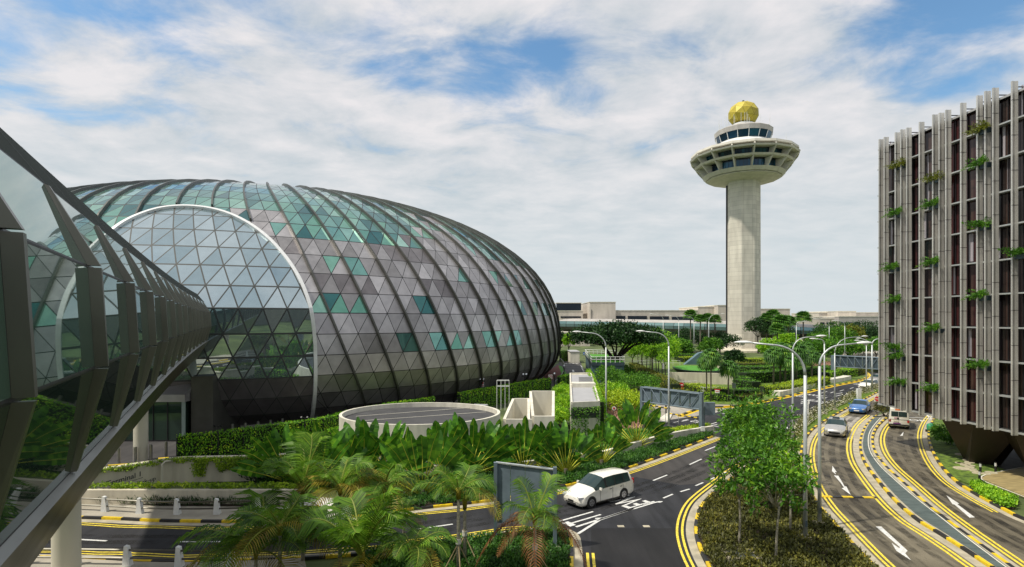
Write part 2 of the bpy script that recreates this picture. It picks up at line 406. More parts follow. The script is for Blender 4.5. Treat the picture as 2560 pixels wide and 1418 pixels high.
def text_into(mb,txt,size,origin,right,up,m=0,bold=0.0,align='LEFT'):
    me=textmesh(txt,size,bold,align); i=len(mb.v)
    for v in me.vertices:
        p=origin+right*v.co.x+up*v.co.y; mb.v.append(tuple(p))
    for f in me.polygons: mb.f.append(tuple(i+k for k in f.vertices)); mb.m.append(m)
    bpy.data.meshes.remove(me)

# ------------------------------------------------------------------ leaves
def rdir():
    z=U(-1,1);t=U(0,2*math.pi);r=math.sqrt(1-z*z); return Vector((r*math.cos(t),r*math.sin(t),z))
def leaf(mb,p,d,n,L,W,m=0):
    """pointed leaf quad at p along d"""
    s=d.cross(n)
    if s.length<1e-4: s=d.orthogonal()
    s.normalize(); i=len(mb.v)
    q=p+d*(L*.45)
    mb.v.extend([tuple(p),tuple(q+s*W*.5),tuple(p+d*L),tuple(q-s*W*.5)])
    mb.f.append((i,i+1,i+2,i+3)); mb.m.append(m)
def puff(mb,c,r,n,L,W,flat=1.0,up=.35,m=0):
    for _ in range(n):
        d=rdir(); rr=r*(.45+.55*R()**.5)
        p=c+Vector((d.x*rr,d.y*rr,d.z*rr*flat))
        dd=(d*.7+rdir()*.8+Vector((0,0,up*.3))).normalized()
        nn=(d+rdir()*.6+Vector((0,0,up))).normalized()
        leaf(mb,p,dd,nn,L*U(.7,1.3),W*U(.7,1.3),m)
def crown(mb,c,rx,ry,rz,clumps,per,L,W,cr=.3,shell=.75,m=0,lower=-.5):
    for _ in range(clumps):
        while True:
            d=rdir()
            if d.z>lower: break
        k=shell+ (1-shell)*R() if R()<.75 else R()*.8
        cc=c+Vector((d.x*rx*k,d.y*ry*k,d.z*rz*k))
        puff(mb,cc,cr*min(rx,ry)*U(.7,1.3),per,L,W,flat=.7,m=m)
def in_poly(x,y,P):
    c=False;j=len(P)-1
    for i in range(len(P)):
        if (P[i].y>y)!=(P[j].y>y) and x<(P[j].x-P[i].x)*(y-P[i].y)/(P[j].y-P[i].y)+P[i].x: c=not c
        j=i
    return c
def scatter(P,n):
    xs=[p.x for p in P];ys=[p.y for p in P];out=[];g=0
    while len(out)<n and g<n*60:
        g+=1
        x=U(min(xs),max(xs));y=U(min(ys),max(ys))
        if in_poly(x,y,P): out.append(Vector((x,y,0)))
    return out
def area(P):
    return abs(sum(P[i-1].x*P[i].y-P[i].x*P[i-1].y for i in range(len(P))))/2
def cover(name,P,leafm,tufts,per,h,L,W,z=.08,kindlabel=None,gaps=0.0,cat='ground cover'):
    """low planting nobody could count"""
    mb=MB()
    for p in scatter(P,tufts):
        if gaps and mnoise.noise(Vector((p.x*.8,p.y*.8,3)))<gaps-.5: continue
        hh=h*U(.6,1.25)
        for _ in range(per):
            t=U(0,6.283);e=U(.25,1.2)
            d=Vector((math.cos(t)*math.cos(e),math.sin(t)*math.cos(e),math.sin(e)))
            b=p+Vector((U(-1,1)*h*.5,U(-1,1)*h*.5,z+R()*hh))
            leaf(mb,b,d,Vector((U(-.4,.4),U(-.4,.4),1)).normalized(),L*U(.7,1.3),W*U(.8,1.2))
    o=mb.build(name,leafm); 
    return tag(o,kindlabel,cat,kind='stuff')
def hedge(name,path,z0,z1,w,leafm,dens,L,label,cat='hedge',posts=0,core='leafcore',hang=False,group=None):
    path=resample([Vector((q.x,q.y,0)) for q in path],.8)
    A=offset(path,w/2);B=offset(path,-w/2)
    t=thing(name,label,cat,(path[len(path)//2].x,path[len(path)//2].y,0),group=group)
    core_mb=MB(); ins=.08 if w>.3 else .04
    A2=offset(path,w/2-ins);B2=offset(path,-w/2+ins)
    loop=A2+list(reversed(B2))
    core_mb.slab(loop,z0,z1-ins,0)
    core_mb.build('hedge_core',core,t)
    mb=MB()
    for side,S in((1,A),(-1,B)):
        for a,b in zip(S,S[1:]):
            ln=(b-a).length; nrm=Vector((-(b-a).y,(b-a).x,0)).normalized()*side
            for _ in range(int(ln*(z1-z0)*dens+R())):
                f=R(); zz=z0+(z1-z0)*R()
                p=a.lerp(b,f)+nrm*U(-.08,.10)+Vector((0,0,zz))
                if hang: d=(Vector((0,0,-1))+rdir()*.7+nrm*.3).normalized()
                else: d=(rdir()+nrm*.6).normalized()
                leaf(mb,p,d,(nrm+rdir()*.6).normalized(),L*U(.6,1.3),L*.6*U(.7,1.2))
    for k in range(len(path)-1):
        a=path[k];b=path[k+1];ln=(b-a).length
        for _ in range(int(ln*(w+.2)*dens*1.3+R())):
            f=R();g=U(-.55,.55)*w
            n=Vector((-(b-a).y,(b-a).x,0)).normalized()
            p=a.lerp(b,f)+n*g; p.z=z1+U(-.08,.10)+.07*mnoise.noise(Vector((p.x*1.3,p.y*1.3,0)))
            leaf(mb,p,(rdir()+Vector((0,0,.3))).normalized(),(Vector((0,0,1))+rdir()*.6).normalized(),L*U(.6,1.3),L*.6*U(.7,1.2))
    mb.build('foliage',leafm,t)
    if posts:
        for p in resample(offset(path,-w/2-.03),posts): pm=MB(); pm.box((p.x,p.y,(z0+z1)/2-.05),(.09,.09,z1-z0-.1),0); pm.build('post','dark_metal',t)
    return t
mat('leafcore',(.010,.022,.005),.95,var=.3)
# ================================================================== camera, sky, sun
cam_d=bpy.data.cameras.new('camera'); cam=bpy.data.objects.new('camera',cam_d); COL.objects.link(cam)
cam.location=(0,0,CH); cam.rotation_euler=(math.radians(90),0,0)
cam_d.sensor_width=36; cam_d.lens=36*F/2560; cam_d.shift_y=(HZ-709)/2560; cam_d.clip_end=20000; cam_d.clip_start=.1
SC.camera=cam
SC.view_settings.view_transform='Standard'; SC.view_settings.look='None'; SC.view_settings.exposure=0.0
SUN=Vector((-.50,-.17,.90)).normalized()
sl=bpy.data.lights.new('sun','SUN'); sl.energy=4.2; sl.angle=math.radians(2.0); sl.color=(1,.93,.80)
so=bpy.data.objects.new('sun',sl); COL.objects.link(so); so.rotation_euler=SUN.to_track_quat('Z','Y').to_euler(); so.location=(0,0,60)
W=bpy.data.worlds.new('World'); SC.world=W; W.use_nodes=True; nt=W.node_tree
bg=nt.nodes['Background']; bg.inputs['Strength'].default_value=.11
sky=nt.nodes.new('ShaderNodeTexSky'); sky.sky_type='NISHITA'; sky.sun_disc=False
sky.sun_elevation=math.asin(SUN.z); sky.sun_rotation=math.atan2(SUN.x,SUN.y)
sky.air_density=1.2; sky.dust_density=.6
tc=nt.nodes.new('ShaderNodeTexCoord'); sp=nt.nodes.new('ShaderNodeSeparateXYZ'); link(nt,tc.outputs['Generated'],sp.inputs[0])
def M(op,a,b=None,c=None,clamp=False):
    n=nt.nodes.new('ShaderNodeMath'); n.operation=op; n.use_clamp=clamp
    for i,x in enumerate((a,b,c)):
        if x is None: continue
        if isinstance(x,(int,float)): n.inputs[i].default_value=x
        else: link(nt,x,n.inputs[i])
    return n.outputs[0]
zc=M('MAXIMUM',sp.outputs['Z'],0.0)
den=M('ADD',zc,.16)
px=M('DIVIDE',sp.outputs['X'],den); py=M('DIVIDE',sp.outputs['Y'],den)
cb=nt.nodes.new('ShaderNodeCombineXYZ'); link(nt,px,cb.inputs['X']); link(nt,py,cb.inputs['Y'])
def NZ(scale,detail,rough,dist,off=(0,0,0),st=(1,1,1)):
    mp=nt.nodes.new('ShaderNodeMapping'); mp.inputs['Location'].default_value=off; mp.inputs['Scale'].default_value=st; link(nt,cb.outputs[0],mp.inputs['Vector'])
    n=nt.nodes.new('ShaderNodeTexNoise'); n.inputs['Scale'].default_value=scale; n.inputs['Detail'].default_value=detail; n.inputs['Roughness'].default_value=rough; n.inputs['Distortion'].default_value=dist
    link(nt,mp.outputs[0],n.inputs['Vector']); return n.outputs['Fac']
big=NZ(1.05,2,.5,.2,(3.1,7.7,0)); mid=NZ(3.1,9,.60,.30,(1.3,2.2,0),(.85,1.0,1)); fine=NZ(6,7,.55,.3,(0,0,0),(.85,1,1))
# broad openings in the cloud sheet (directions in the sky)
def hole(u,v,size,amt):
    d=Vector(((u-CX)/F,1,(HZ-v)/F)).normalized()
    n=nt.nodes.new('ShaderNodeVectorMath'); n.operation='DISTANCE'; n.inputs[1].default_value=d; link(nt,tc.outputs['Generated'],n.inputs[0])
    q=M('DIVIDE',n.outputs['Value'],size); q=M('MULTIPLY',q,q); q=M('MULTIPLY',q,-1.0); e=M('EXPONENT',q); return M('MULTIPLY',e,amt)
hs=[hole(1010,40,.10,.08),hole(1150,40,.08,.04),hole(1330,160,.07,.12),hole(1240,230,.07,.09),hole(2300,10,.11,.19),hole(2460,60,.08,.12),hole(60,20,.12,.09),hole(20,250,.12,.07),hole(540,10,.11,.12),hole(1150,260,.04,.10),hole(940,170,.06,.07),hole(1400,110,.05,.09),hole(350,40,.05,.06),hole(1000,240,.04,.07),hole(1480,240,.03,.08)]
tot=hs[0]
for h in hs[1:]: tot=M('ADD',tot,h)
cov=M('ADD',M('MULTIPLY',big,.22),M('MULTIPLY',mid,.78))
cov=M('ADD',cov,.17); cov=M('SUBTRACT',cov,tot)
# thicker towards the horizon
cov=M('ADD',cov,M('MULTIPLY',M('SUBTRACT',1.0,M('DIVIDE',zc,.34,clamp=True)),.22))
mr=nt.nodes.new('ShaderNodeMapRange'); mr.interpolation_type='SMOOTHSTEP'; mr.inputs['From Min'].default_value=.39; mr.inputs['From Max'].default_value=.66; link(nt,cov,mr.inputs['Value'])
shade=M('ADD',M('MULTIPLY',fine,.35),M('MULTIPLY',mid,.65))
cr=nt.nodes.new('ShaderNodeValToRGB'); cr.color_ramp.elements[0].position=.36; cr.color_ramp.elements[1].position=.62
cr.color_ramp.elements[0].color=(.49,.565,.625,1); cr.color_ramp.elements[1].color=(.84,.815,.83,1); link(nt,shade,cr.inputs['Fac'])
# calm haze low in the sky
hz=nt.nodes.new('ShaderNodeMapRange'); hz.interpolation_type='SMOOTHSTEP'; hz.inputs['From Min'].default_value=.0; hz.inputs['From Max'].default_value=.40; hz.inputs['To Min'].default_value=.92; hz.inputs['To Max'].default_value=0; link(nt,zc,hz.inputs['Value'])
m1=nt.nodes.new('ShaderNodeMixRGB'); link(nt,hz.outputs['Result'],m1.inputs['Fac']); link(nt,cr.outputs['Color'],m1.inputs['Color1']); m1.inputs['Color2'].default_value=(.67,.735,.76,1)
sc=nt.nodes.new('ShaderNodeVectorMath'); sc.operation='SCALE'; sc.inputs['Scale'].default_value=1/.11; link(nt,m1.outputs['Color'],sc.inputs[0])
sks=nt.nodes.new('ShaderNodeMixRGB'); sks.blend_type='MULTIPLY'; sks.inputs['Fac'].default_value=1; sks.inputs['Color2'].default_value=(.95,1.25,1.38,1); link(nt,sky.outputs['Color'],sks.inputs['Color1'])
mx=nt.nodes.new('ShaderNodeMixRGB'); link(nt,mr.outputs['Result'],mx.inputs['Fac']); link(nt,sks.outputs['Color'],mx.inputs['Color1']); link(nt,sc.outputs[0],mx.inputs['Color2'])
link(nt,mx.outputs['Color'],bg.inputs['Color'])

# ================================================================== ground and roads
mb=MB(); S=6000
mb.poly([(-S,-S,-.02),(S,-S,-.02),(S,S,-.02),(-S,S,-.02)]); struct(mb.build('ground','groundgreen'))
def sheet(name,pts,matname,z,world=False,hgt=None):
    P=pts if world else GP(pts)
    mb=MB()
    if hgt: mb.slab(P,-.01,hgt)
    else: mb.flat(P,z)
    return struct(mb.build(name,matname))
def cm(pts,n=6): return catmull(GP(pts),n)
north=[(-900,1278),(-500,1285),(195,1298),(400,1306),(620,1308),(760,1304),(900,1293),(1050,1275),(1230,1255),(1330,1237),(1400,1222),(1461,1206),(1549,1180),(1617,1157),(1698,1127),(1788,1092)]
farN=[(2003,985),(2048,974),(2093,964),(2139,955),(2162,948),(2172,940),(2165,931),(2150,926)]
southE=[(2205,967),(2160,978),(2124,990),(2088,1009),(2052,1021),(2011,1041),(1997,1052),(1980,1067),(1966,1080),(1958,1095),(1945,1110),(1900,1148),(1850,1180),(1812,1210),(1772,1243),(1750,1268),(1738,1300),(1736,1333),(1745,1369),(1762,1407),(1795,1460),(1850,1540)]
southW=[(1437,1560),(1436,1480),(1434,1418),(1432,1360),(1424,1335),(1395,1326),(1350,1328),(1280,1335),(1170,1349),(1101,1360),(1015,1369),(956,1380),(800,1394),(500,1406),(313,1404),(198,1398),(-500,1385),(-900,1380)]
NORTH=cm(north); FARN=cm(farN); SE=cm(southE); SW=cm(southW)
P=NORTH+GP([(1796,1078),(1770,1066),(1700,1074),(1650,1066),(1673,1050),(1753,1038),(1838,1021),(1930,1003)])+FARN+GP([(2120,922),(2080,917),(2120,908),(2205,912),(2330,916),(2700,925),(2700,955),(2330,952)])+SE+SW
sheet('road',P,'asphalt_dark',.004,True)
# pale side road and forecourt behind the gantry
sheet('side_road',[(1600,1010),(1610,1062),(1650,1066),(1673,1050),(1753,1038),(1838,1021),(1838,1012),(1760,1010),(1700,1000),(1640,985)],'concrete_road',.0)
L3=[(2330,932),(2262,955),(2210,975),(2155,1003),(2090,1038),(2040,1070),(2018,1095),(2007,1125),(2006,1160),(2018,1210),(2046,1260),(2086,1308),(2151,1380),(2194,1424),(2290,1520)]
R3=[(2370,960),(2290,985),(2240,1005),(2212,1022),(2190,1040),(2166,1062),(2152,1089),(2148,1120),(2159,1158),(2192,1204),(2238,1257),(2291,1303),(2344,1336),(2416,1382),(2469,1418),(2640,1530)]
R3k=R3[4:]
L4=[(2270,1012),(2240,1028),(2218,1047),(2196,1068),(2184,1095),(2189,1128),(2214,1165),(2260,1208),(2313,1257),(2379,1310),(2486,1388),(2532,1421),(2680,1530)]
R4=[(2352,1030),(2334,1047),(2322,1070),(2319,1097),(2331,1135),(2354,1172),(2390,1208),(2440,1240),(2510,1278),(2560,1302),(2800,1400)]
l3=cm(L3);r3=cm(R3);l4=cm(L4);r4=cm(R4)
sheet('centre_road',l3+list(reversed(r3)),'asphalt_worn',.003,True)
sheet('right_road',l4+GP([(2900,1560),(3100,1480)])+list(reversed(r4))+GP([(2470,1040),(2470,1005),(2330,995)]),'asphalt_worn',.0035,True)
sheet('resurfaced_patch',[(1520,1200),(1545,1183),(1617,1160),(1698,1130),(1788,1096),(1900,1092),(1930,1110),(1850,1176),(1815,1204),(1700,1213),(1590,1193)],'asphalt_mid',.0065)
sheet('dark_patch',[(1478,1321),(1697,1321),(1700,1360),(1725,1430),(1760,1500),(1476,1500)],'asphalt_black',.0068)
sheet('concrete_patch',[(2099,1039),(2176,1046),(2158,1062),(2143,1085),(2139,1099),(2036,1089),(2060,1062)],'concrete_road',.0075)
# other pavements
sheet('verge_pavement',[(-600,1262),(200,1262),(400,1270),(620,1272),(760,1268),(760,1303),(620,1307),(400,1305),(195,1297),(-600,1284)],'pavement',.0,hgt=.12)
sheet('near_pavement',[(-700,1392),(198,1402),(313,1408),(500,1409),(760,1400),(800,1560),(-900,1560)],'pavement',.0,hgt=.1)
sheet('forecourt',[(-300,1160),(180,1200),(300,1190),(443,1157),(700,1160),(860,1118),(960,1085),(1145,1020),(1400,975),(1440,930),(1400,905),(1375,925),(1100,1000),(800,1050),(400,1080),(-300,1120)],'asphalt_far',.0)
sheet('side_street',[(1398,902),(1452,905),(1462,940),(1470,985),(1420,985),(1404,938)],'asphalt_far',.008)
sheet('cycle_path',[(1396,912),(1404,935),(1375,955),(1320,975),(1280,975),(1345,945)],'maroon_path',.008)
sheet('lawn_strip',[(1404,916),(1415,932),(1405,948),(1388,958),(1404,935),(1396,914)],'lawn_bright',.012)
sheet('far_road',[(1960,868),(2010,866),(2090,880),(2095,900),(2330,905),(2330,885),(2120,870),(2060,858),(1950,858)],'pavement',.0)
sheet('terrace_lawn',[(1640,1003),(1760,1010),(1838,1012),(1960,994),(2160,945),(2150,925),(2060,905),(1950,893),(1700,893),(1610,915),(1590,960)],'grass',.01)
sheet('shrub_soil',[(1455,960),(1600,960),(1610,1060),(1640,1068),(1600,1085),(1560,1080),(1480,1100),(1455,1040)],'soil',.006)
def strip_mesh(mb,P,w,off,z,m=0):
    A=offset(P,off+w/2);B=offset(P,off-w/2)
    mb.strip([Vector((p.x,p.y,z)) for p in B],[Vector((p.x,p.y,z)) for p in A],m)
def kerb(name,P,side=1,w=.17,h=.14,seg=1.0,mats=('kerb_yellow','kerb_black'),off=0.0,z0=0.0):
    """blocks with a real step, alternately painted"""
    P=resample(P,seg/3); mb=MB()
    A=offset(P,off*side);B=offset(P,(off+w)*side)
    for i in range(len(P)-1):
        m=(i//3)%2
        q=[A[i],A[i+1],B[i+1],B[i]]
        b=[Vector((p.x,p.y,z0)) for p in q]; t=[Vector((p.x,p.y,z0+h)) for p in q]
        c=sum(t,Vector())/4
        t=[c+(p-c)*.995 for p in t]
        t=[Vector((p.x,p.y,z0+h)) for p in t]
        # soften the road-side edge
        mb.hexa(b if side>0 else list(reversed(b)),t if side>0 else list(reversed(t)),m if len(mats)>1 else 0)
    return struct(mb.build(name,list(mats)))
def apron(P,w,off,z=.009):
    mb=MB(); strip_mesh(mb,resample(P,.5),w,off,z); return struct(mb.build('gutter','apron'))
def yellow(mbl,P,offs,w=.1,z=.013,zig=0.0,per=3.0):
    Q=resample(P,.25)
    if zig:
        L=0;out=[]
        O=offset(Q,1.0)
        for i,p in enumerate(Q):
            ph=(i*.25/per)%1.0; k=abs(ph*2-1)*2-1
            n=(O[i]-p); out.append(p+n*zig*k)
        Q=out
    for o in offs: strip_mesh(mbl,Q,w,o,z)
# left positive offset = left of travel direction
# north kerb: path runs left to right, planting is on its left (+)
kerb('kerb',resample(NORTH,.3),1,seg=1.15)
apron(NORTH,.42,-.22)
ym=MB()
nW=[p for p in NORTH if p.x<2.8]; nE=[p for p in NORTH if p.x>=1.6]
yellow(ym,nW,(-.62,-.86),zig=.07,per=4.5); yellow(ym,nE,(-.58,-.80))
# south side of the left road + corner (path runs right to left: road is on its right... left side is planting)
SWk=resample(SW,.3)
kerb('kerb',SWk,1,seg=1.1); apron(SWk,.42,-.22)
sw1=[p for p in SW if p.y<27 and p.x>1.8]; sw2=[p for p in SW if p.x<2.3 and p.y>24]
yellow(ym,[p for p in SW if p.x>2.3 and p.y<27],(-.66,-.92),w=.13); yellow(ym,sw2,(-.6,-.84),zig=.07,per=4.5)
# island and verge, travelled from far to near: road lies on its right
SEk=resample(SE,.3)
i0=[p for p in SEk if p.x<19.5]
kerb('kerb',i0,1,seg=1.1); apron(i0,.40,-.22); yellow(ym,i0,(-.60,-.86),w=.12)
# far north kerb of the main road
kf=cm([(1700,1042),(1760,1022),(1838,1017),(1930,1001)]+farN)
kerb('kerb',kf,1,seg=1.3,w=.3,h=.16); 
mbx=MB(); strip_mesh(mbx,resample(kf,.5),.35,-.2,.012); struct(mbx.build('gutter','kerb_yellow'))
struct(ym.build('double_yellow_lines','paint_yellow'))
ym=MB()
# centre road left edge: island is on the right when going near (path far->near, road on left)
l3r=resample(l3,.3); r3r=resample(cm(R3k),.3); l4r=resample(cm(L4[1:]),.3); r4r=resample(r4,.3)
kerb('kerb',offset(l3r,-.0),-1,seg=1.1); apron(l3r,.42,.22); yellow(ym,l3r,(.60,.84),w=.12)
kerb('kerb',r3r,1,seg=1.1); apron(r3r,.45,-.24); yellow(ym,r3r,(-.64,-.90),w=.13)
kerb('kerb',l4r,-1,seg=1.1,off=.0); apron(l4r,.36,.2); yellow(ym,l4r,(.56,.82),w=.13)
kerb('kerb',r4r,1,seg=1.1); apron(r4r,.36,-.2); yellow(ym,[p for p in r4r if p.y>31.5],(-.5,-.74),w=.11)
struct(ym.build('double_yellow_lines','paint_yellow'))
# median with its covered drain
mb=MB(); mb.slab(offset(r3r,.17)+list(reversed(offset(l4r,-.17))),0,.115,0); struct(mb.build('median_kerbing','apron'))
mid=[]
rr=resample(offset(r3r,.42),.5); 
drainL=cm([(2184,1048),(2170,1068),(2160,1092),(2158,1125),(2174,1160),(2204,1203),(2250,1254),(2302,1300),(2356,1334),(2430,1383),(2482,1418),(2640,1520)])
drainR=cm([(2204,1048),(2187,1068),(2175,1092),(2177,1128),(2200,1165),(2240,1204),(2292,1249),(2358,1301),(2424,1353),(2497,1408),(2514,1421),(2660,1520)])
mb=MB(); k=max(len(drainL),len(drainR)); 
A=[G(0,0)]*0
def renum(P,n):
    L=sum((b-a).length for a,b in zip(P,P[1:])); Q=resample(P,L/(n-1)*.9999); 
    return (Q+[P[-1]]*n)[:n]
A=renum(drainL,70);B=renum(drainR,70)
for i in range(69):
    a=[A[i],B[i],B[i+1].lerp(B[i],.03),A[i+1].lerp(A[i],.03)]
    mb.hexa([Vector((p.x,p.y,.10)) for p in reversed(a)],[Vector((p.x,p.y,.135)) for p in reversed(a)])
struct(mb.build('drain_cover','drain_cover'))
mb=MB(); strip_mesh(mb,resample(drainR,.5),.07,-.10,.15); struct(mb.build('kerb_edging','white_wall'))
def mid_path(A,B,n=60): return [a.lerp(b,.5) for a,b in zip(renum(A,n),renum(B,n))]
tm=MB()
for P_ in (mid_path(l3,r3),mid_path(l4,r4),cm([(-600,1352),(200,1356),(700,1355),(1000,1330),(1250,1290),(1450,1270),(1700,1190),(1850,1115),(1990,1035),(2120,972)])):
    for o_,w_ in ((.78,.42),(-.78,.42),(0,.5)): strip_mesh(tm,resample(P_,.6),w_,o_,.0105)
struct(tm.build('tyre_marks','tyre_stain'))
# ------------------------------------------------------------------ painted markings
wm=MB(); Zp=.0135
def dash(u0,v0,u1,v1,w=.12):
    a=G(u0,v0);b=G(u1,v1); n=(b-a).normalized(); n=Vector((-n.y,n.x,0))*w/2
    wm.poly([(p.x,p.y,Zp) for p in (a-n,b-n,b+n,a+n)])
for q in [(193,1349,267,1353),(450,1355,550,1355),(1041,1324,1132,1311),(1633,1202,1668,1188),(1724,1162,1754,1148),(1763,1127,1788,1117),(1607,1262,1636,1254),(1658,1246,1682,1236),(1701,1230,1724,1223),(1739,1215,1758,1207),(1773,1200,1790,1193),(1801,1186,1815,1181),(1704,1022+32,1722,1050),(1806,1019+16,1822,1032),(1683,1057,1696,1054),(1706,1052,1719,1049),(1777,1061,1795,1055),(1785,1032,1800,1029),(1973,1017,1983,1013),(2052,1010,2064,1005),(2028,1021,2037,1017),(2002,1006,2010,1003),(2076,983,2084,980),(2088,986,2106,982),(2100,978,2109,975),(2115,986,2124,983),(2125,972,2134,969),(2085,992,2105,987),(2002,1010,2012,1006),(2050,984,2068,979),(2140,962,2150,960),(-60,1345,20,1348),(800,1341,880,1336)]: dash(*q,w=.13)
dash(1753,1085,1812,1076,.2); dash(2012,1039,2036,1030,.2)
# junction edge lines by the corner
dash(1440,1318,1584,1272,.16); dash(1445,1335,1500,1300,.16); dash(1500,1300,1584,1272,.16); dash(1488,1297,1506,1296,.16)
def arrow(base,tip,w,head,hw,hook=0):
    b=G(*base);t=G(*tip);d=(t-b).normalized();n=Vector((-d.y,d.x,0)); h=t-d*head
    wm.poly([(p.x,p.y,Zp) for p in (b-n*w,h-n*w,h+n*w,b+n*w)]); wm.poly([(p.x,p.y,Zp+.002) for p in (h-n*hw,t,h+n*hw)])
arrow((2163,1294),(2082,1166),.0,1.5,.0)
def wpoly(pts,z=Zp): wm.flat(GP(pts),z)
wpoly([(2081,1165),(2092,1181),(2087,1180),(2090,1187),(2082,1180),(2080,1179)])
wpoly([(2085,1189),(2096,1190),(2106,1207),(2111,1216),(2116,1217),(2127,1238),(2104,1221),(2110,1220),(2102,1208)])
wpoly([(2189,1317),(2203,1317),(2262,1371),(2269,1378),(2263,1384),(2278,1402),(2241,1378),(2229,1358),(2248,1371),(2250,1369)])
wpoly([(2366,1239),(2398,1260),(2393,1261),(2437,1294),(2424,1295),(2386,1262),(2381,1261)])
wpoly([(2259,1080),(2257,1090),(2250,1090)])
for q in [(2268,1043,2326,1047,.22),(2180,1026,2195,1029,.2),(2321,1046,2330,1041,.1),(2317,1037,2340,1044,.12),(2318,1038,2327,1048,.18)]: dash(*q[:4],w=q[4])
# zigzag and crossing marks on the side street
for i in range(5): dash(1451+i*1.6,914+i*3.6,1455+i*1.6,916+i*3.6,.2); dash(1455+i*1.6,916+i*3.6,1452.6+i*1.6,917.6+i*3.6,.2)
for i in range(4): dash(1412+i*9,908.5,1418+i*9,909.5,.5)
dash(1410,913,1446,913,.15); dash(1432,925,1434,930,.4)
def roadtext(txt,size,u,v,hd,stretch=2.4):
    h=Vector((hd[0],hd[1],0)).normalized(); r=Vector((h.y,-h.x,0)); o=G(u,v); o.z=Zp
    text_into(wm,txt,size,o,r,h*stretch,0,bold=.012*size,align='CENTER')
roadtext('JEWEL',1.05,1590,1244,(-.80,-.60),2.7)
roadtext('T1',1.1,1492,1284,(-.80,-.60),3.4)
roadtext('JEWEL',.9,1960,1067,(-.6,-.8),1.8)
roadtext('STOP',1.15,2279,1052.5,(.42,.9),1.5)
roadtext('T1',1.0,1800,1062,(-.75,-.66),1.8); roadtext('T2',1.0,1748,1052,(-.75,-.66),1.8)
for (u,v,t) in [(2010,990,'T2'),(2030,986,'JEWEL'),(2062,993,'T3'),(2095,1000,'T1'),(2022,999,'T1'),(2042,1001,'T2'),(2072,1004,'LEFT'),(2150,960,'T2'),(2175,962,'T3'),(2195,955,'T1')]: roadtext(t,1.3,u,v,(-.8,-.6),1.6)
struct(wm.build('road_markings','paint_white'))
# speed hump strip of yellow and black across the centre road
kerb('speed_bump',[G(2056,1244),G(2200,1247)],1,seg=.62,w=.26,h=.05,z0=.004)
# road repairs and covers
mb=MB()
for (u,v,a,b) in [(1552,1316,.35,.28),(1616,1316,.35,.28)]: mb.box((G(u,v).x,G(u,v).y,.006),(a,b,.004))
struct(mb.build('manhole_covers','apron'))
# ------------------------------------------------------------------ planting beds and their cover
def bed(pts,hgt=.11,m='soil',world=False):
    P=GP(pts) if not world else pts
    mb=MB(); mb.slab(P,0,hgt); struct(mb.build('planting_bed',m)); return P
isl=[p for p in SE if p.x<17.6]
isl_in=offset(resample(isl,.6),.2)
right_in=offset([p for p in resample(l3,.6) if p.y<44 ],-.2)
P=isl_in[2:]+list(reversed(right_in))
ISL=bed(P,.10,world=True)
cover('ground_cover',ISL,'leaf_island',5200,9,.24,.16,.075,.1,'dark olive low shrubs with brown soil between them filling the teardrop island')
verge=[p for p in SEk if p.y>45 and p.y<96]; vr=[p for p in resample(l3,.3) if p.y>45 and p.y<96]
VG=offset(verge,.2)+list(reversed(offset(vr,-.2)))
mb=MB(); mb.slab(VG,0,.12); struct(mb.build('grass_verge','grass'))
B1=list(offset([p for p in resample(NORTH,.6) if 0<=1 and p.x>-9.5],.2))
back=GP([(1780,1084),(1720,1098),(1640,1118),(1560,1138),(1500,1152),(1420,1168),(1300,1185),(1150,1196),(1000,1200),(900,1205),(860,1215)])
BED1=bed(B1+back,.10,world=True)
cover('ground_cover',BED1,'leaf_bed',5200,9,.26,.17,.07,.1,'dark green feathery ground cover along the yellow and black kerb beside the junction')
nb=[p for p in resample(SW,.6) if p.x>-7.5]
NB=offset(nb,.2)+GP([(800,1560),(1428,1560)])
NEAR=bed(NB,.09,world=True)
cover('ground_cover',NEAR,'leaf_bed',4200,9,.26,.15,.075,.1,'low leafy ground cover under the young coconut palms at the bottom edge')
lb=[(-600,1235),(200,1246),(400,1254),(620,1256),(700,1250),(700,1268),(620,1272),(400,1270),(200,1262),(-600,1256)]
LB=bed(lb,.13)
cover('ground_cover',LB,'leaf_dark',1700,8,.34,.36,.045,.1,'strappy dark green border plants behind the two-rail guard')
rb=[(2424,1215),(2447,1213),(2470,1222),(2545,1255),(2535,1275),(2505,1272),(2470,1255),(2440,1235)]
cover('ground_cover',bed(rb,.1),'leaf_bright',500,10,.22,.14,.08,.1,'bright green low shrub bed between the wooden deck and the right kerb')
# front drain cover in the island
mb=MB(); c=G(1853,1396); mb.box((c.x,c.y,.16),(1.5,1.1,.14),0); g=MB(); g.box((c.x,c.y,.24),(1.15,.8,.02),0)
t=thing('drain_grate','square concrete pit with dark metal grating among the island shrubs','drain',(c.x,c.y,0)); mb.build('surround','apron',t); g.build('grating','louvre',t)
# ================================================================== the glass dome
DCX,DCY,DA,DB,DROT,DZC,DCT,DE=-51.757,132.315,59.962,83.36,.24162,6.477,29.331,.86279
_c,_s=math.cos(DROT),math.sin(DROT)
def dome(th,ph,out=0.0):
    def P(t,p):
        c=max(math.cos(p),0);s=math.sin(p)
        r=c**DE; z=DZC+DCT*abs(s)**DE if s>=0 else DZC-(DZC+9)*abs(s)**DE
        X=DA*r*math.cos(t);Y=DB*r*math.sin(t)
        return Vector((DCX+X*_c-Y*_s,DCY+X*_s+Y*_c,z))
    p=P(th,ph)
    if out:
        e=1e-3; a=P(th+e,ph)-P(th-e,ph); b=P(th,ph+e)-P(th,ph-e)
        n=a.cross(b)
        if n.length>0: n.normalize(); p=p+n*out
    return p
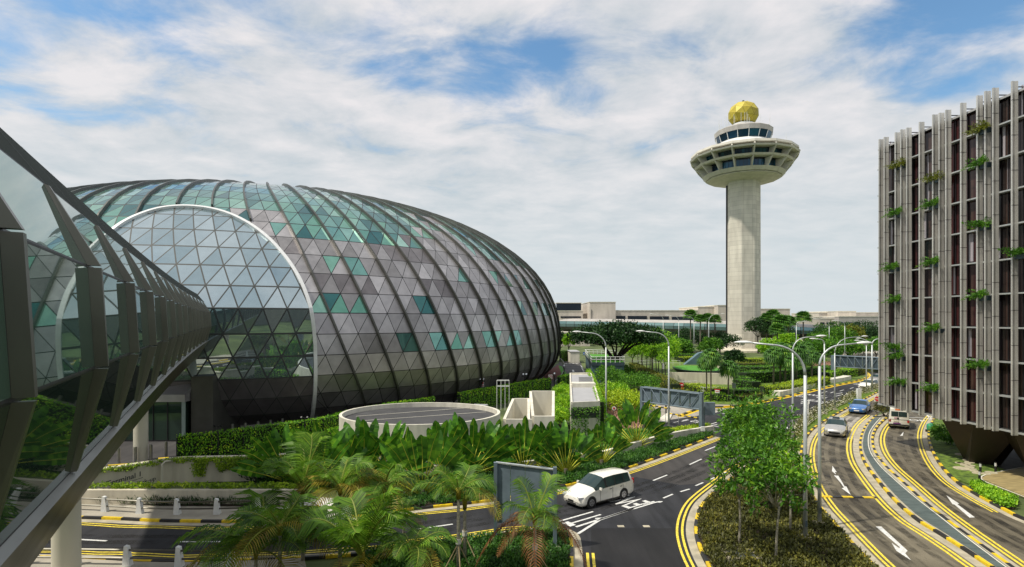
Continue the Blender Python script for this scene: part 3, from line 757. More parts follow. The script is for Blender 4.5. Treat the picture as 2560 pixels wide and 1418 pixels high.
# rows of equal height along the profile
PH0=-math.asin((DZC/(DZC+9))**(1/DE))
def ph_of_z(z):
    z=z-DZC; return math.asin(min(1,(abs(z)/(DCT if z>=0 else DZC+9))**(1/DE)))*(1 if z>=0 else -1)
rows=[PH0]+[ph_of_z(z) for z in (1.75,3.5,5.4,7.43,9.55,11.7,13.8,15.9,18.0,20.0)]
while rows[-1]<1.47: rows.append(rows[-1]+.074)
NC=182; DC=2*math.pi/NC; LEAN=.0137; RREF=6; TREF=-1.3313
def TH(r,c): return TREF+(RREF-r)*LEAN+c*DC
def inset_poly(P,w):
    c=sum(P,Vector())/len(P)
    # shrink by edge distance
    per=sum((P[i]-P[i-1]).length for i in range(len(P)))
    ar=Vector()
    for i in range(1,len(P)-1): ar+=(P[i]-P[0]).cross(P[i+1]-P[0])
    ar=ar.length/2
    if ar<1e-4: return None
    inr=2*ar/per; k=1-w/max(inr,w*1.05)
    return [c+(p-c)*k for p in P]
def px_to_dome(u,v):
    d=Vector(((u-CX)/F,1,(HZ-v)/F)).normalized(); o=Vector((0,0,CH))
    def f(p):
        X=p.x-DCX;Y=p.y-DCY; x=X*_c+Y*_s; y=-X*_s+Y*_c
        r=math.hypot(x/DA,y/DB); z=p.z-DZC; zz=abs(z)/(DCT if z>=0 else DZC+9)
        if zz>=1: return 1
        return r**(2/DE)+zz**(2/DE)-1
    t=20.0;pf=f(o+d*t)
    while t<260:
        t+=.5; q=f(o+d*t)
        if q<0:
            a,b=t-.5,t
            for _ in range(30):
                m=(a+b)/2
                if f(o+d*m)<0:b=m
                else:a=m
            p=o+d*b; X=p.x-DCX;Y=p.y-DCY; x=X*_c+Y*_s; y=-X*_s+Y*_c
            th=math.atan2(y/DB,x/DA); z=p.z-DZC
            ph=math.asin(min(1,(abs(z)/(DCT if z>=0 else DZC+9))**(1/DE)))*(1 if z>=0 else -1)
            return th,ph
    return None
archpx=[(776,1046),(783,1000),(786,950),(786,900),(783,850),(775,800),(762,752),(744,706),(718,660),(687,621),(650,588),(610,562),(565,542),(515,530),(460,526),(405,531),(355,546),(310,568),(270,600),(235,640),(208,690),(190,750),(180,820),(176,900),(180,1000)]
ARCH=[px_to_dome(*p) for p in archpx]; ARCH=[a for a in ARCH if a]
ARCH[-1]=(ARCH[-1][0],PH0)
ARCH[0]=(ARCH[0][0],PH0)
poly=[Vector((a[0]*60,a[1]*30,0)) for a in ARCH]
def clip_convex(P,C):
    # C polygon; orientation normalised; Sutherland-Hodgman
    ar=sum(C[i-1].x*C[i].y-C[i].x*C[i-1].y for i in range(len(C)))
    if ar<0: C=list(reversed(C))
    out=P
    for i in range(len(C)):
        a=C[i-1];b=C[i]; e=b-a; inp=out; out=[]
        if not inp: return []
        for j in range(len(inp)):
            p=inp[j-1];q=inp[j]
            sp=e.x*(p.y-a.y)-e.y*(p.x-a.x); sq=e.x*(q.y-a.y)-e.y*(q.x-a.x)
            if sq>=0:
                if sp<0: out.append(p.lerp(q,sp/(sp-sq)))
                out.append(q)
            elif sp>=0: out.append(p.lerp(q,sp/(sp-sq)))
    return out
jewel=thing('glass_dome','huge dark-ribbed glass and metal shell dome with a white-rimmed oval glazed opening','dome building',(DCX,DCY,0))
mm=MB();mg=MB();mdk=MB();fr=MB()
rnd=random.Random(11)
def addpanel(mb,P,w,fm=0,depth=.03):
    I=inset_poly(P,w)
    if I is None: return
    n=(P[1]-P[0]).cross(P[2]-P[0]).normalized()
    mb.poly(I)
    F2=P; q=len(fr.v)
    fr.v.extend([tuple(x) for x in F2]+[tuple(x) for x in I]); k=len(P)
    for j in range(k): fr.f.append((q+j,q+(j+1)%k,q+k+(j+1)%k,q+k+j)); fr.m.append(fm)
def tris_at(r,c):
    A=(TH(r,c),rows[r]);B=(TH(r,c+1),rows[r]);C_=(TH(r+1,c+1),rows[r+1]);E_=(TH(r+1,c),rows[r+1])
    return [(A,B,C_),(A,C_,E_)]
for r in range(len(rows)-1):
    zmid=(dome(-1.5,rows[r]).z+dome(-1.5,rows[r+1]).z)/2
    pair=0
    for c in range(NC):
        for k,t in enumerate(tris_at(r,c)):
            P=[dome(*q) for q in t]
            nz=mnoise.noise(Vector((c*.13+k*.12,r*.35,5.0)))
            if zmid>23.8: g=nz>-.62
            elif zmid>21.5: g=nz>-.28
            elif zmid>19.5: g=nz>.02
            elif r in (4,6,8):
                if pair>0: g=True; pair-=1
                else:
                    g=rnd.random()<.19
                    if g and rnd.random()<.55: pair=1
            else: g=False
            if g: addpanel(mg,P,.055)
            else:
                dk=(mnoise.noise(Vector((c*.24+k*.2,r*.9,20)))>.12 and r in (7,9,10)) or (r==5 and False)
                addpanel(mm,P,.035); mm.m[-1]=1 if (dk or r==0) else 0
mm.build('metal_panels',['dome_metal','dome_metal_dark'],jewel); mg.build('glass_panels','dome_glass',jewel)
fr.build('panel_joints','joint_dark',jewel)
for k in range(NC//2):
    secs=[];inside_seen=False
    for r in range(len(rows)):
        th=TH(r,2*k); q=rows[r]
        tn=(th+math.pi)%(2*math.pi)-math.pi
        if in_poly(tn*60,q*30,poly): secs=[]; continue
        p=dome(th,q,-.05); o=dome(th,q,.33)
        r2=min(r+1,len(rows)-1);r1=max(r-1,0)
        tg=(dome(TH(r2,2*k),rows[r2])-dome(TH(r1,2*k),rows[r1])).normalized()
        sd=tg.cross((o-p).normalized()).normalized()*.11
        secs.append([p-sd,p+sd,o+sd*.8,o-sd*.8])
    if len(secs)<2: continue
    mb=MB()
    for s_ in secs: mb.v.extend([tuple(x) for x in s_])
    for j in range(len(secs)-1):
        for k2 in range(4):
            mb.f.append((j*4+k2,j*4+(k2+1)%4,j*4+4+(k2+1)%4,j*4+4+k2)); mb.m.append(0)
    mb.f.append((3,2,1,0)); mb.m.append(0)
    j=len(secs)-1; mb.f.append((j*4,j*4+1,j*4+2,j*4+3)); mb.m.append(0)
    mb.build('rib','rib_metal',jewel)
# oval opening: the same grid, clipped to the rim and set proud of the shell
pg=MB();pd=MB();fr=MB()
BUL=[(-9,.3),(rows[3],.3),(rows[4],.45),(rows[5],.82),(rows[6],1.42),(rows[7],1.12),(rows[8],.75),(rows[9],.45),(rows[10],.35),(9,.35)]
def bulge(q):
    for (a,x),(b,y) in zip(BUL,BUL[1:]):
        if q<=b: return x+(y-x)*(q-a)/(b-a)
    return .35
cmin=int((min(p.x for p in poly)/60-TREF)/DC)-4;cmax=int((max(p.x for p in poly)/60-TREF)/DC)+4
for r in range(len(rows)-1):
    for c in range(cmin,cmax):
        for t in tris_at(r,c):
            Q=clip_convex([Vector((q[0]*60,q[1]*30,0)) for q in t],poly)
            Q=[q for i,q in enumerate(Q) if (q-Q[i-1]).length>1e-3]
            if len(Q)<3: continue
            P=[dome(q.x/60,q.y/30,bulge(q.y/30)) for q in Q]
            addpanel(pg if r>=3 else pd,P,.07 if r>=3 else .035)
pg.build('opening_glass','portal_glass',jewel); pd.build('opening_base_panels','dome_metal_dark',jewel); fr.build('opening_mullions','mullion',jewel)
rim=MB(); AR=[Vector((a[0],a[1],0)) for a in ARCH]; AR=catmull(AR,5)
secs=[]
for i,a in enumerate(AR):
    p=dome(a.x,a.y); o=dome(a.x,a.y,.62+max(0,bulge(a.y)-.5))
    b=AR[min(i+1,len(AR)-1)]; c=AR[max(i-1,0)]
    tg=(dome(b.x,b.y)-dome(c.x,c.y)).normalized(); nn=(o-p).normalized(); sd=tg.cross(nn)*.17
    secs.append([p-sd,p+sd,o+sd,o-sd])
i=0
for s_ in secs: rim.v.extend([tuple(x) for x in s_])
for j in range(len(secs)-1):
    for k2 in range(4): rim.f.append((j*4+k2,j*4+(k2+1)%4,j*4+4+(k2+1)%4,j*4+4+k2)); rim.m.append(0)
rim.build('opening_rim','portal_white',jewel)
# plinth
mb=MB(); N=160
ro=[dome(2*math.pi*k/N,PH0) for k in range(N)]
c0=Vector((DCX,DCY,0))
top=[c0+(p-c0)*1.012 for p in ro]
for k in range(N):
    a,b=top[k],top[(k+1)%N]
    mb.poly([(a.x,a.y,-.05),(b.x,b.y,-.05),(b.x,b.y,.55),(a.x,a.y,.55)]); a2,b2=ro[k],ro[(k+1)%N]
    mb.poly([(a.x,a.y,.55),(b.x,b.y,.55),(b2.x,b2.y,.58),(a2.x,a2.y,.58)])
mb.build('plinth','terminal_grey',jewel)
# short rod beside the rim
mb=MB(); a=px_to_dome(792,992);b=px_to_dome(826,1026); mb.cyl(dome(*a,.5),dome(*b,.3),.07,n=8); mb.build('brace_rod','rib_metal',jewel)

# ================================================================== near link bridge (tube on columns)
tA=(1280-540)/1400; An=math.atan(tA)
DV=Vector((-math.sin(An),math.cos(An),0)); PV=Vector((math.cos(An),math.sin(An),0))
# half-section right side: (offset from camera line, height)
SEC=[('roof',-5.2,14.75),('roof',-3.9,14.45),('R',-2.72,13.75),('T',-2.07,12.86),('U',-1.58,11.75),('M',-1.5,10.33),('L',-1.78,8.88),('L2',-1.67,8.84),('B',-2.62,7.05),('B2',-3.4,6.35),('bot',-5.2,6.1)]
def bp(j,t,out=0.0,up=0.0):
    nm,q,z=SEC[j]
    k=1-.11*max(0,min(1,(t-10)/45))
    curve=1.15*(max(0,t-12)/48)**2
    q=-5.2+(q+5.2)*1.0+curve; z=11+(z-11)*k
    q+=out; z+=up
    return Vector((PV.x*q+DV.x*t,PV.y*q+DV.y*t,z))
def bpl(j,t):
    p=bp(j,t); # mirror about axis
    nm,q,z=SEC[j]
    curve=1.15*(max(0,t-12)/48)**2
    qq=-5.2-(q+5.2)+curve
    return Vector((PV.x*qq+DV.x*t,PV.y*qq+DV.y*t,p.z))
TS=9.73; SP=3.62
fts=[TS+SP*k for k in range(-3,17)]
T0,T1=fts[0]-1.5,69.0
bridge=thing('link_bridge','near faceted tubular glass footbridge with metal fins sweeping in from the left','footbridge',tuple(Vector((PV.x*-5.2+DV.x*30,PV.y*-5.2+DV.y*30,0))))
def frange(a,b,s):
    out=[];x=a
    while x<b-1e-6: out.append(x); x+=s
    return out+[b]
roof=MB();under=MB();ts=[T0]+fts+[T1]
for side in (1,-1):
    sill=MB();gl=MB();gd=MB();jn=MB();eave=MB(); f=bp if side>0 else bpl
    for a,b in zip(ts,ts[1:]):
        if b-a<.1: continue
        for j in range(len(SEC)-1):
            q=[f(j,a),f(j+1,a),f(j+1,b),f(j,b)]
            if side<0: q.reverse()
            n1,n2=SEC[j][0],SEC[j+1][0]
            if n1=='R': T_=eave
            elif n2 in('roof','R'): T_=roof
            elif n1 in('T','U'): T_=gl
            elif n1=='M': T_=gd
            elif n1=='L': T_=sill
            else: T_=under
            if T_ in (gl,gd):
                I=inset_poly(q,.04); T_.poly(I)
                i=len(jn.v); jn.v.extend([tuple(x) for x in q]+[tuple(x) for x in I])
                for k in range(4): jn.f.append((i+k,i+(k+1)%4,i+4+(k+1)%4,i+4+k)); jn.m.append(0)
            else: T_.poly(q)
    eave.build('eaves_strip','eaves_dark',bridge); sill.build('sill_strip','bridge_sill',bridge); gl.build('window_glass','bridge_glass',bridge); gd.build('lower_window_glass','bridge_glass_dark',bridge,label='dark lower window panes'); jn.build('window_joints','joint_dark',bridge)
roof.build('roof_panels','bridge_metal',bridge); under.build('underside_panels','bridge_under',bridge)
# seams on the roof and belly, 1 cm proud
sm=MB()
for t in [x+SP/2 for x in fts if x+SP/2<T1]+fts:
    for rng_ in ((0,3),(6,10)):
        for j in range(*rng_):
            a=bp(j,t-.012,.006,.006 if j<3 else -.006);b=bp(j+1,t-.012,.006,.006 if j<3 else -.006);c=bp(j+1,t+.012,.006,.006 if j<3 else -.006);d=bp(j,t+.012,.006,.006 if j<3 else -.006)
            sm.poly([a,b,c,d])
sm.build('panel_seams','joint_dark',bridge)
fj=[3,4,5,6]
for t in fts:
    for side in (1,-1):
        mb=MB()
        for j0,j1 in zip(fj,fj[1:]):
            w=.06
            def Q(j,tt,o):
                base=bp(j,tt) if side>0 else bpl(j,tt)
                n=PV*side
                if j==3: n=(PV*side*.35-Vector((0,0,.1)))
                if j==6: n=(PV*side*.45+Vector((0,0,.0)))
                return base+n*o
            O=.15
            a=[Q(j0,t-w,-.03),Q(j0,t+w,-.03),Q(j0,t+w*.8,O),Q(j0,t-w*.8,O)]
            b=[Q(j1,t-w,-.03),Q(j1,t+w,-.03),Q(j1,t+w*.8,O),Q(j1,t-w*.8,O)]
            g=.012
            a,b=[x.lerp(y,g) for x,y in zip(a,b)],[y.lerp(x,g) for x,y in zip(a,b)]
            mb.hexa(a,b)
        mb.build('frame_fin','bridge_metal',bridge)
# end cap near the dome
mb=MB(); ring=[bp(j,T1) for j in range(len(SEC))]+[bpl(j,T1) for j in reversed(range(1,len(SEC)-1))]; mb.poly(ring); ring=[bp(j,T0) for j in range(len(SEC))]+[bpl(j,T0) for j in reversed(range(1,len(SEC)-1))]; mb.poly(list(reversed(ring))); mb.build('end_wall','bridge_metal',bridge)
for (u,v,dia,lab) in [(166,1460,1.0,'thick round cream column under the near end of the link bridge'),(352,1152,1.0,'thick round cream column under the link bridge beside the glazed entrance')]:
    g=G(u,v); t=thing('bridge_column',lab,'column',(g.x,g.y,0),group='columns carrying the link bridge')
    mb=MB(); mb.ring(g.x,g.y,[(dia/2,0),(dia/2,6.2)],28); mb.build('shaft','column_paint',t,smooth=True)
    mb=MB(); mb.box((g.x,g.y,6.0),(3.4,1.0,.6),rz=An); mb.build('crosshead','column_paint',t)

# entrance block under the bridge
Y=50.5; t=thing('entrance_pavilion','glazed entrance box with a sloping grey metal canopy at the foot of the dome','entrance',(D(400,1000,Y).x,Y,0))
def PXb(u,v,Y): return D(u,v,Y)
x0,x1=D(385,0,Y).x-3,D(462,0,Y).x
mb=MB(); mb.hexa([(x0,Y,3.6),(x1,Y,3.6),(x1+.3,Y+9,3.6),(x0,Y+9,3.6)],[(x0,Y,4.25),(x1,Y,4.25),(x1+.3,Y+9,4.9),(x0,Y+9,4.9)]); 
mb.poly([(x0,Y-.003,4.25),(x1,Y-.003,4.25),(x1+.6,Y+3.4,6.6),(x0,Y+3.4,6.6)]); mb.poly([(x1,Y,4.25),(x1+.6,Y+9,4.9),(x1+.6,Y+3.4,6.6)]); mb.build('canopy','dome_metal',t)
mb=MB(); xs=[x0+.2+(x1-x0-.6)*k/4 for k in range(5)]
for a,b in zip(xs,xs[1:]): mb.poly([(a+.03,Y+.25,.1),(b-.03,Y+.25,.1),(b-.03,Y+.25,3.58),(a+.03,Y+.25,3.58)])
mb.poly([(x1-.3,Y+.3,.1),(x1-.1,Y+8,.1),(x1-.1,Y+8,3.58),(x1-.3,Y+.3,3.58)])
mb.build('glass_wall','bridge_glass_dark',t)
mb=MB()
for a in xs: mb.box((a,Y+.22,1.8),(.06,.08,3.6))
mb.box(((x0+x1)/2,Y+.22,.06),(x1-x0-.2,.1,.12)); mb.build('door_frame','dark_metal',t)
mb=MB(); mb.box((x1-.2,Y+.15,1.8),(.3,.1,3.6)); mb.build('glass_edge','green_panel',t)
mb=MB(); mb.hexa([(x1+.1,Y+.8,0),(x1+1.9,Y+1.2,0),(x1+1.9,Y+9,0),(x1+.1,Y+9,0)],[(x1+.1,Y+.8,5.8),(x1+1.9,Y+1.2,5.8),(x1+1.9,Y+9,5.8),(x1+.1,Y+9,5.8)]); mb.build('side_wall','rib_metal',t)
# steel bollards
ordi=['first','second','third','fourth','fifth','sixth','seventh','eighth','ninth','tenth']
bl=None
def bollard(u,v,h,lab,r=.09):
    g=G(u,v); t=thing('steel_bollard',lab,'bollard',(g.x,g.y,0),group='steel bollards along the forecourt')
    mb=MB(); mb.ring(0,0,[(r,0),(r,h*.96)],12); mb.build('post','steel',t,world=False,smooth=True)
    mb=MB(); mb.ring(0,0,[(r*.9,h*.96),(r*.9,h),(r*.3,h+.01)],12); mb.build('cap','steel',t,world=False); return t
for i,(u,v) in enumerate([(297,1161),(338,1158),(377,1152),(415,1143)]): bollard(u,v,1.25,['steel bollard nearest the bridge edge, left of the round column','steel bollard in front of the round cream column','steel bollard just right of the round cream column','steel bollard before the green glass edge of the entrance'][i],.12)
mbk=['by the dark entrance wall','second right of the entrance wall','third along the vine fence','fourth along the vine fence','fifth along the vine fence','sixth along the vine fence','nearest the foot of the white rim']
for i,(u,v) in enumerate([(514,1083),(549,1080),(581,1076),(613,1073),(645,1069),(676,1065),(706,1061),(737,1058)][:7]): bollard(u,v+10,1.0,'steel bollard behind the fence, '+mbk[i],.13)
# yellow barriers
for (a,b,lab) in [((270,1164),(330,1160),'thin yellow height bar on short posts near the bridge'),((396,1149),(422,1147),'short thick yellow kerb barrier lying before the entrance')]:
    p,q=G(*a,.45),G(*b,.45) 
    t=thing('yellow_barrier',lab,'barrier',(p.x,p.y,0)); mb=MB(); r=.06 if a[0]<300 else .13
    mb.cyl(p,q,r); mb.build('bar','kerb_yellow',t); mb=MB(); 
    for e in (p,q): mb.cyl((e.x,e.y,0),(e.x,e.y,.45),.04)
    mb.build('post','dark_metal',t)
# ================================================================== control tower
TX,TY=82.6,200.0
tw=thing('control_tower','tall pale concrete airport control tower with flared deck and yellow ball on top','control tower',(TX,TY,0))
frot=math.atan2(-TY,-TX)+math.pi/16
def ring16(mb,prof,m=0,n=16,rot=frot,ms=None): return mb.ring(TX,TY,prof,n,m,rot,ms)
mb=MB(); mb.ring(TX,TY,[(5.75,-1),(5.65,59.9)],8,0,math.atan2(-TY,-TX)+math.pi/8+.30); mb.build('shaft','tower_stone',tw)
mb=MB(); ang=math.atan2(-TY,-TX)-math.pi/2+.12
lx,ly=TX+5.28*math.cos(ang),TY+5.28*math.sin(ang); mb.box((lx,ly,29),(1.0,.5,60.5),rz=ang+.2); mb.build('dark_service_slot','dark_metal',tw)
mb=MB(); ring16(mb,[(5.3,59.8),(11.9,60.85),(12.35,61.05),(12.35,61.2)]); mb.build('underside','tower_concrete',tw)
mb=MB(); ring16(mb,[(12.35,61.2),(11.9,61.22),(11.9,61.4),(12.85,61.4)]); mb.build('groove','joint_dark',tw)
mb=MB(); ring16(mb,[(11.9,61.36),(12.85,61.4),(13.95,62.55),(13.0,62.6),(11.9,62.6)]); mb.build('lower_ledge','tower_concrete',tw)
mb=MB(); ring16(mb,[(13.2,65.45),(16.1,65.45),(16.6,66.05),(15.6,66.1),(14.4,66.1)]); mb.build('middle_ledge','tower_concrete',tw)
mb=MB(); ring16(mb,[(15.0,68.2),(18.1,68.1),(18.35,68.65),(17.2,68.7),(15.0,68.7)]); mb.build('upper_beam','tower_concrete',tw)
mb=MB(); ring16(mb,[(15.2,69.3),(17.75,69.35),(17.95,69.5),(17.75,70.3),(17.3,70.3),(17.1,70.0),(12.8,71.2)]); mb.build('parapet','tower_concrete',tw)
mb=MB(); ring16(mb,[(12.0,62.5),(12.2,65.4)]); g2=MB()
def band(mb,r0,z0,r1,z1,npane,gap=.07):
    for k in range(16):
        t0=frot+2*math.pi*k/16;t1=frot+2*math.pi*(k+1)/16
        for j in range(npane):
            f0=(j+gap)/npane;f1=(j+1-gap)/npane
            def P(r,z,f):
                a=Vector((TX+r*math.cos(t0),TY+r*math.sin(t0),z));b=Vector((TX+r*math.cos(t1),TY+r*math.sin(t1),z)); return a.lerp(b,f)
            mb.poly([P(r0,z0,f0),P(r0,z0,f1),P(r1,z1,f1),P(r1,z1,f0)])
wl=MB(); ring16(wl,[(12.0,62.5),(12.3,65.5)]); ring16(wl,[(14.0,66.0),(14.6,68.3)]); ring16(wl,[(15.2,68.6),(15.2,69.5)]); wl.build('inner_wall','window_dark',tw)
gg=MB(); band(gg,12.25,62.8,12.4,65.0,4); gg.build('lower_deck_window','tower_glass',tw); gg=MB(); band(gg,14.25,66.3,14.65,68.0,5); gg.build('upper_deck_window','tower_glass',tw)
for k in range(16):
    t=frot+2*math.pi*k/16; d=Vector((math.cos(t),math.sin(t),0)); n=Vector((-d.y,d.x,0))*.2; C0=Vector((TX,TY,0)); mb=MB()
    for (ra,za,rb,zb,rc,zc_,rd,zd) in [(11.9,62.6,13.75,62.55,16.1,65.3,12.2,65.35),(13.9,66.15,16.45,66.1,18.05,68.1,14.5,68.2),(15.2,68.7,18.1,68.66,17.8,69.36,15.2,69.32)]:
        q=[C0+d*ra+Vector((0,0,za)),C0+d*rb+Vector((0,0,zb)),C0+d*rc+Vector((0,0,zc_)),C0+d*rd+Vector((0,0,zd))]
        mb.hexa([x-n for x in q],[x+n for x in q])
    mb.build('fin_column','tower_concrete',tw)
mb=MB(); ring16(mb,[(13.2,71.1),(11.0,72.4),(9.4,73.3),(8.6,73.9),(8.5,73.9)]); mb.build('cab_base','white_paint',tw)
mb=MB(); band(mb,8.62,73.95,9.5,76.35,1,.03); mb.build('cab_window','tower_glass',tw)
mb=MB(); ring16(mb,[(8.4,73.8),(9.3,76.5)]); mb.build('cab_inner','joint_dark',tw)
mb=MB()
for k in range(16):
    t=frot+2*math.pi*k/16; mb.cyl((TX+8.66*math.cos(t),TY+8.66*math.sin(t),73.9),(TX+9.55*math.cos(t),TY+9.55*math.sin(t),76.4),.11,n=6)
mb.build('cab_mullions','white_paint',tw)
mb=MB(); ring16(mb,[(9.2,76.35),(9.75,76.35),(9.9,77.9),(9.6,78.15),(7.8,78.9),(3.0,79.2),(.1,79.2)]); mb.build('cab_roof','terminal_grey',tw)
mb=MB(); mb.ring(TX,TY,[(3.7,79.1),(3.7,80.75)],24); mb.build('ball_base','white_paint',tw,smooth=True)
bm=bmesh.new(); bmesh.ops.create_icosphere(bm,subdivisions=2,radius=5.3)
mb=MB(); ed=MB()
bm.transform(Matrix.Rotation(.4,4,'Z')@Matrix.Rotation(.35,4,'X'))
for f in bm.faces:
    P=[Vector((TX+v.co.x,TY+v.co.y,84.35+v.co.z*.86)) for v in f.verts]
    I=inset_poly(P,.05); mb.poly(I); i=len(ed.v); ed.v.extend([tuple(x) for x in P]+[tuple(x) for x in I])
    for k in range(3): ed.f.append((i+k,i+(k+1)%3,i+3+(k+1)%3,i+3+k)); ed.m.append(0)
bm.free()
ball=mb.build('ball','gold_dome',tw); e=ed.build('ball_seams','gold_edge',ball)
mb=MB(); mb.cyl((TX,TY,88.9),(TX,TY,89.3),.4); mb.build('beacon','dark_metal',tw)
rn=random.Random(3)
for k in range(22):
    t=rn.uniform(0,6.283) if k>8 else math.atan2(-TY,-TX)+rn.uniform(-1.2,1.2); r=rn.uniform(6.5,9.0); mb=MB()
    mb.cyl((TX+r*math.cos(t),TY+r*math.sin(t),78.2),(TX+r*math.cos(t),TY+r*math.sin(t),rn.uniform(80.2,83.3)),.05,n=5); mb.build('antenna','white_paint',tw)
for k in range(7):
    t=math.atan2(-TY,-TX)+rn.uniform(-1.3,1.3); mb=MB(); r=16.5; mb.cyl((TX+r*math.cos(t),TY+r*math.sin(t),70),(TX+r*math.cos(t),TY+r*math.sin(t),rn.uniform(71,73)),.05,n=5); mb.build('antenna','white_paint',tw)
mb=MB(); mb.ring(TX,TY,[(0.01,-.9),(13.5,-.9),(13.5,.6),(9.5,.9),(9.5,.95),(.01,.95)],28); tag(recenter(mb.build('tower_plinth','cream_wall')),'low round cream wall ringing the foot of the tower','plinth')

# ================================================================== far elevated link (tube on piers)
pth=[(1200,796,7.0),(1330,796,7.25),(1400,796.5,7.4),(1500,797.5,7.7),(1600,799,8.0),(1700,800.5,8.35),(1800,802.5,8.7),(1900,805.5,8.95),(2000,810,9.15),(2100,815.5,9.3),(2205,822,9.5),(2330,831,9.7),(2500,843,10.0)]
pth=[(u,v,s/1.40) for u,v,s in pth]; WK=1.36
P=[Vector(((u-CX)/s,F/s,11+(800-v)/s-4.5*WK)) for u,v,s in pth]
P=resample(catmull(P,8),4.2)
sec=[(a*WK,b*WK) for a,b in [(0,4.5),(1.5,4.25),(2.15,3.65),(2.5,2.7),(2.5,1.75),(2.2,.9),(1.2,.15),(0,0)]]
lt=thing('covered_walkway','long far glazed tube walkway with dark belly crossing behind the tower','walkway',(P[len(P)//2].x,P[len(P)//2].y,0))
A1=MB();A3=MB();SD={1:(MB(),MB()),-1:(MB(),MB())}
for i in range(len(P)-1):
    a,b=P[i],P[i+1]
    def NN(k):
        q=P[min(k+1,len(P)-1)]-P[max(k-1,0)]; n=Vector((q.y,-q.x,0)).normalized(); return n
    na,nb=NN(i),NN(i+1)
    for s_ in (1,-1):
        A2,A4=SD[s_]
        for j in range(len(sec)-1):
            (o0,z0),(o1,z1)=sec[j],sec[j+1]
            q=[a+na*o0*s_+Vector((0,0,z0)),b+nb*o0*s_+Vector((0,0,z0)),b+nb*o1*s_+Vector((0,0,z1)),a+na*o1*s_+Vector((0,0,z1))]
            if j<2: A1.poly(q)
            elif j<4:
                I=inset_poly(q,.06); A2.poly(I); k=len(A4.v); A4.v.extend([tuple(x) for x in q]+[tuple(x) for x in I])
                for m in range(4): A4.f.append((k+m,k+(m+1)%4,k+4+(m+1)%4,k+4+m)); A4.m.append(0)
            else: A3.poly(q)
A1.build('roof','terminal_grey',lt); [(a.build('glazing','sky_glass',lt),b.build('glazing_bars','joint_dark',lt)) for a,b in SD.values()]; A3.build('belly','rib_metal',lt)
for u in (1600,1812,2020,2160,2300):
    k=min(range(len(P)),key=lambda i:abs((P[i].x/P[i].y*F+CX)-u)); p=P[k]; mb=MB(); mb.hexa([(p.x-1.0,p.y-1,-.5),(p.x+1.0,p.y-1,-.5),(p.x+1.0,p.y+1,-.5),(p.x-1.0,p.y+1,-.5)],[(p.x-2.2,p.y-1,p.z+.2),(p.x+2.2,p.y-1,p.z+.2),(p.x+2.2,p.y+1,p.z+.2),(p.x-2.2,p.y+1,p.z+.2)]); mb.build('pier','tower_concrete',lt)

# ================================================================== terminals in the distance
def block(mb,u0,u1,v0,v1,Y,dep,m=0,z0=None):
    a=D(u0,v1,Y);b=D(u1,v0,Y); zb=a.z if z0 is None else z0
    mb.box(((a.x+b.x)/2,Y+dep/2,(zb+b.z)/2),(b.x-a.x,dep,b.z-zb),m)
def bld(name,label,blocks,winds=(),mats='terminal_panel'):
    a=blocks[0]; g=D(a[0],900,a[4]); t=thing(name,label,'terminal building',(g.x,a[4],0))
    for q in blocks:
        mb=MB(); block(mb,*q[:6],z0=q[6] if len(q)>6 else -1); mb.build('wall',q[7] if len(q)>7 else mats,t)
        mb=MB(); x=D(q[0],0,q[4]).x; x2=D(q[1],0,q[4]).x; zt=D(0,q[2],q[4]).z
        mb.box(((x+x2)/2,q[4]+q[5]/2,zt+.12),(x2-x+.3,q[5]+.3,.3)); mb.build('coping','white_wall',t)
    for (u0,u1,v0,v1,Y) in winds:
        a=D(u0,v1,Y-.25);b=D(u1,v0,Y-.25); n=max(1,int((b.x-a.x)/6)); 
        for k in range(n):
            mb=MB(); x0=a.x+(b.x-a.x)*k/n;x1=a.x+(b.x-a.x)*(k+1)/n; mb.box(((x0+x1)/2,Y-.1,(a.z+b.z)/2),(x1-x0-.25,.3,b.z-a.z)); mb.build('window','window_dark',t)
    return t
Yt=262
bld('terminal_building','cream panelled far block with dark glazed penthouse next to the dome',[(1380,1457,778,0,Yt,30),(1391,1453,758,778,Yt+3,20,D(0,778,Yt).z+.4,'window_dark')],[(1401,1453,791,795,Yt),(1300,1450,840,846,Yt)])
bld('terminal_building','tall windowless cream box standing above the far roofline',[(1474,1539,756,0,Yt-4,34)],[(1478,1480.5,774,800,Yt-4)])
bld('terminal_building','long low cream far terminal with a strip of dark windows',[(1539,1745,777,0,Yt,40),(1457,1474,792,0,Yt+6,20)],[(1540,1564,790,799,Yt),(1569,1618,790,800,Yt),(1624,1673,791,801,Yt),(1679,1740,792,802,Yt)])
bld('terminal_building','stepped cream blocks directly behind the control tower',[(1745,1795,768,0,Yt+2,30),(1795,1848,764,0,Yt-3,30),(1848,1975,773,0,Yt+4,30),(1975,2050,795,0,Yt+6,26)],[])
mb=MB(); 
bld('terminal_building','distant grey and cream terminal blocks at the right beside the hotel',[(2048,2100,783,0,Yt+40,30),(2095,2140,779,0,Yt+30,30),(2140,2230,782,0,Yt+34,30),(2097,2300,792,0,Yt+10,22,-1,'terminal_grey'),(2010,2110,797,0,Yt+14,10)],[(2035,2062,806,811,Yt+14),(2066,2095,806,811,Yt+14),(2100,2150,806,812,Yt+10)])
bld('terminal_building','lower pale facade seen under the walkway beside the dome',[(1380,1475,832,0,Yt-28,10)],[(1402,1411,834,839,Yt-28),(1422,1436,834,839,Yt-28),(1448,1470,834,839,Yt-28)])
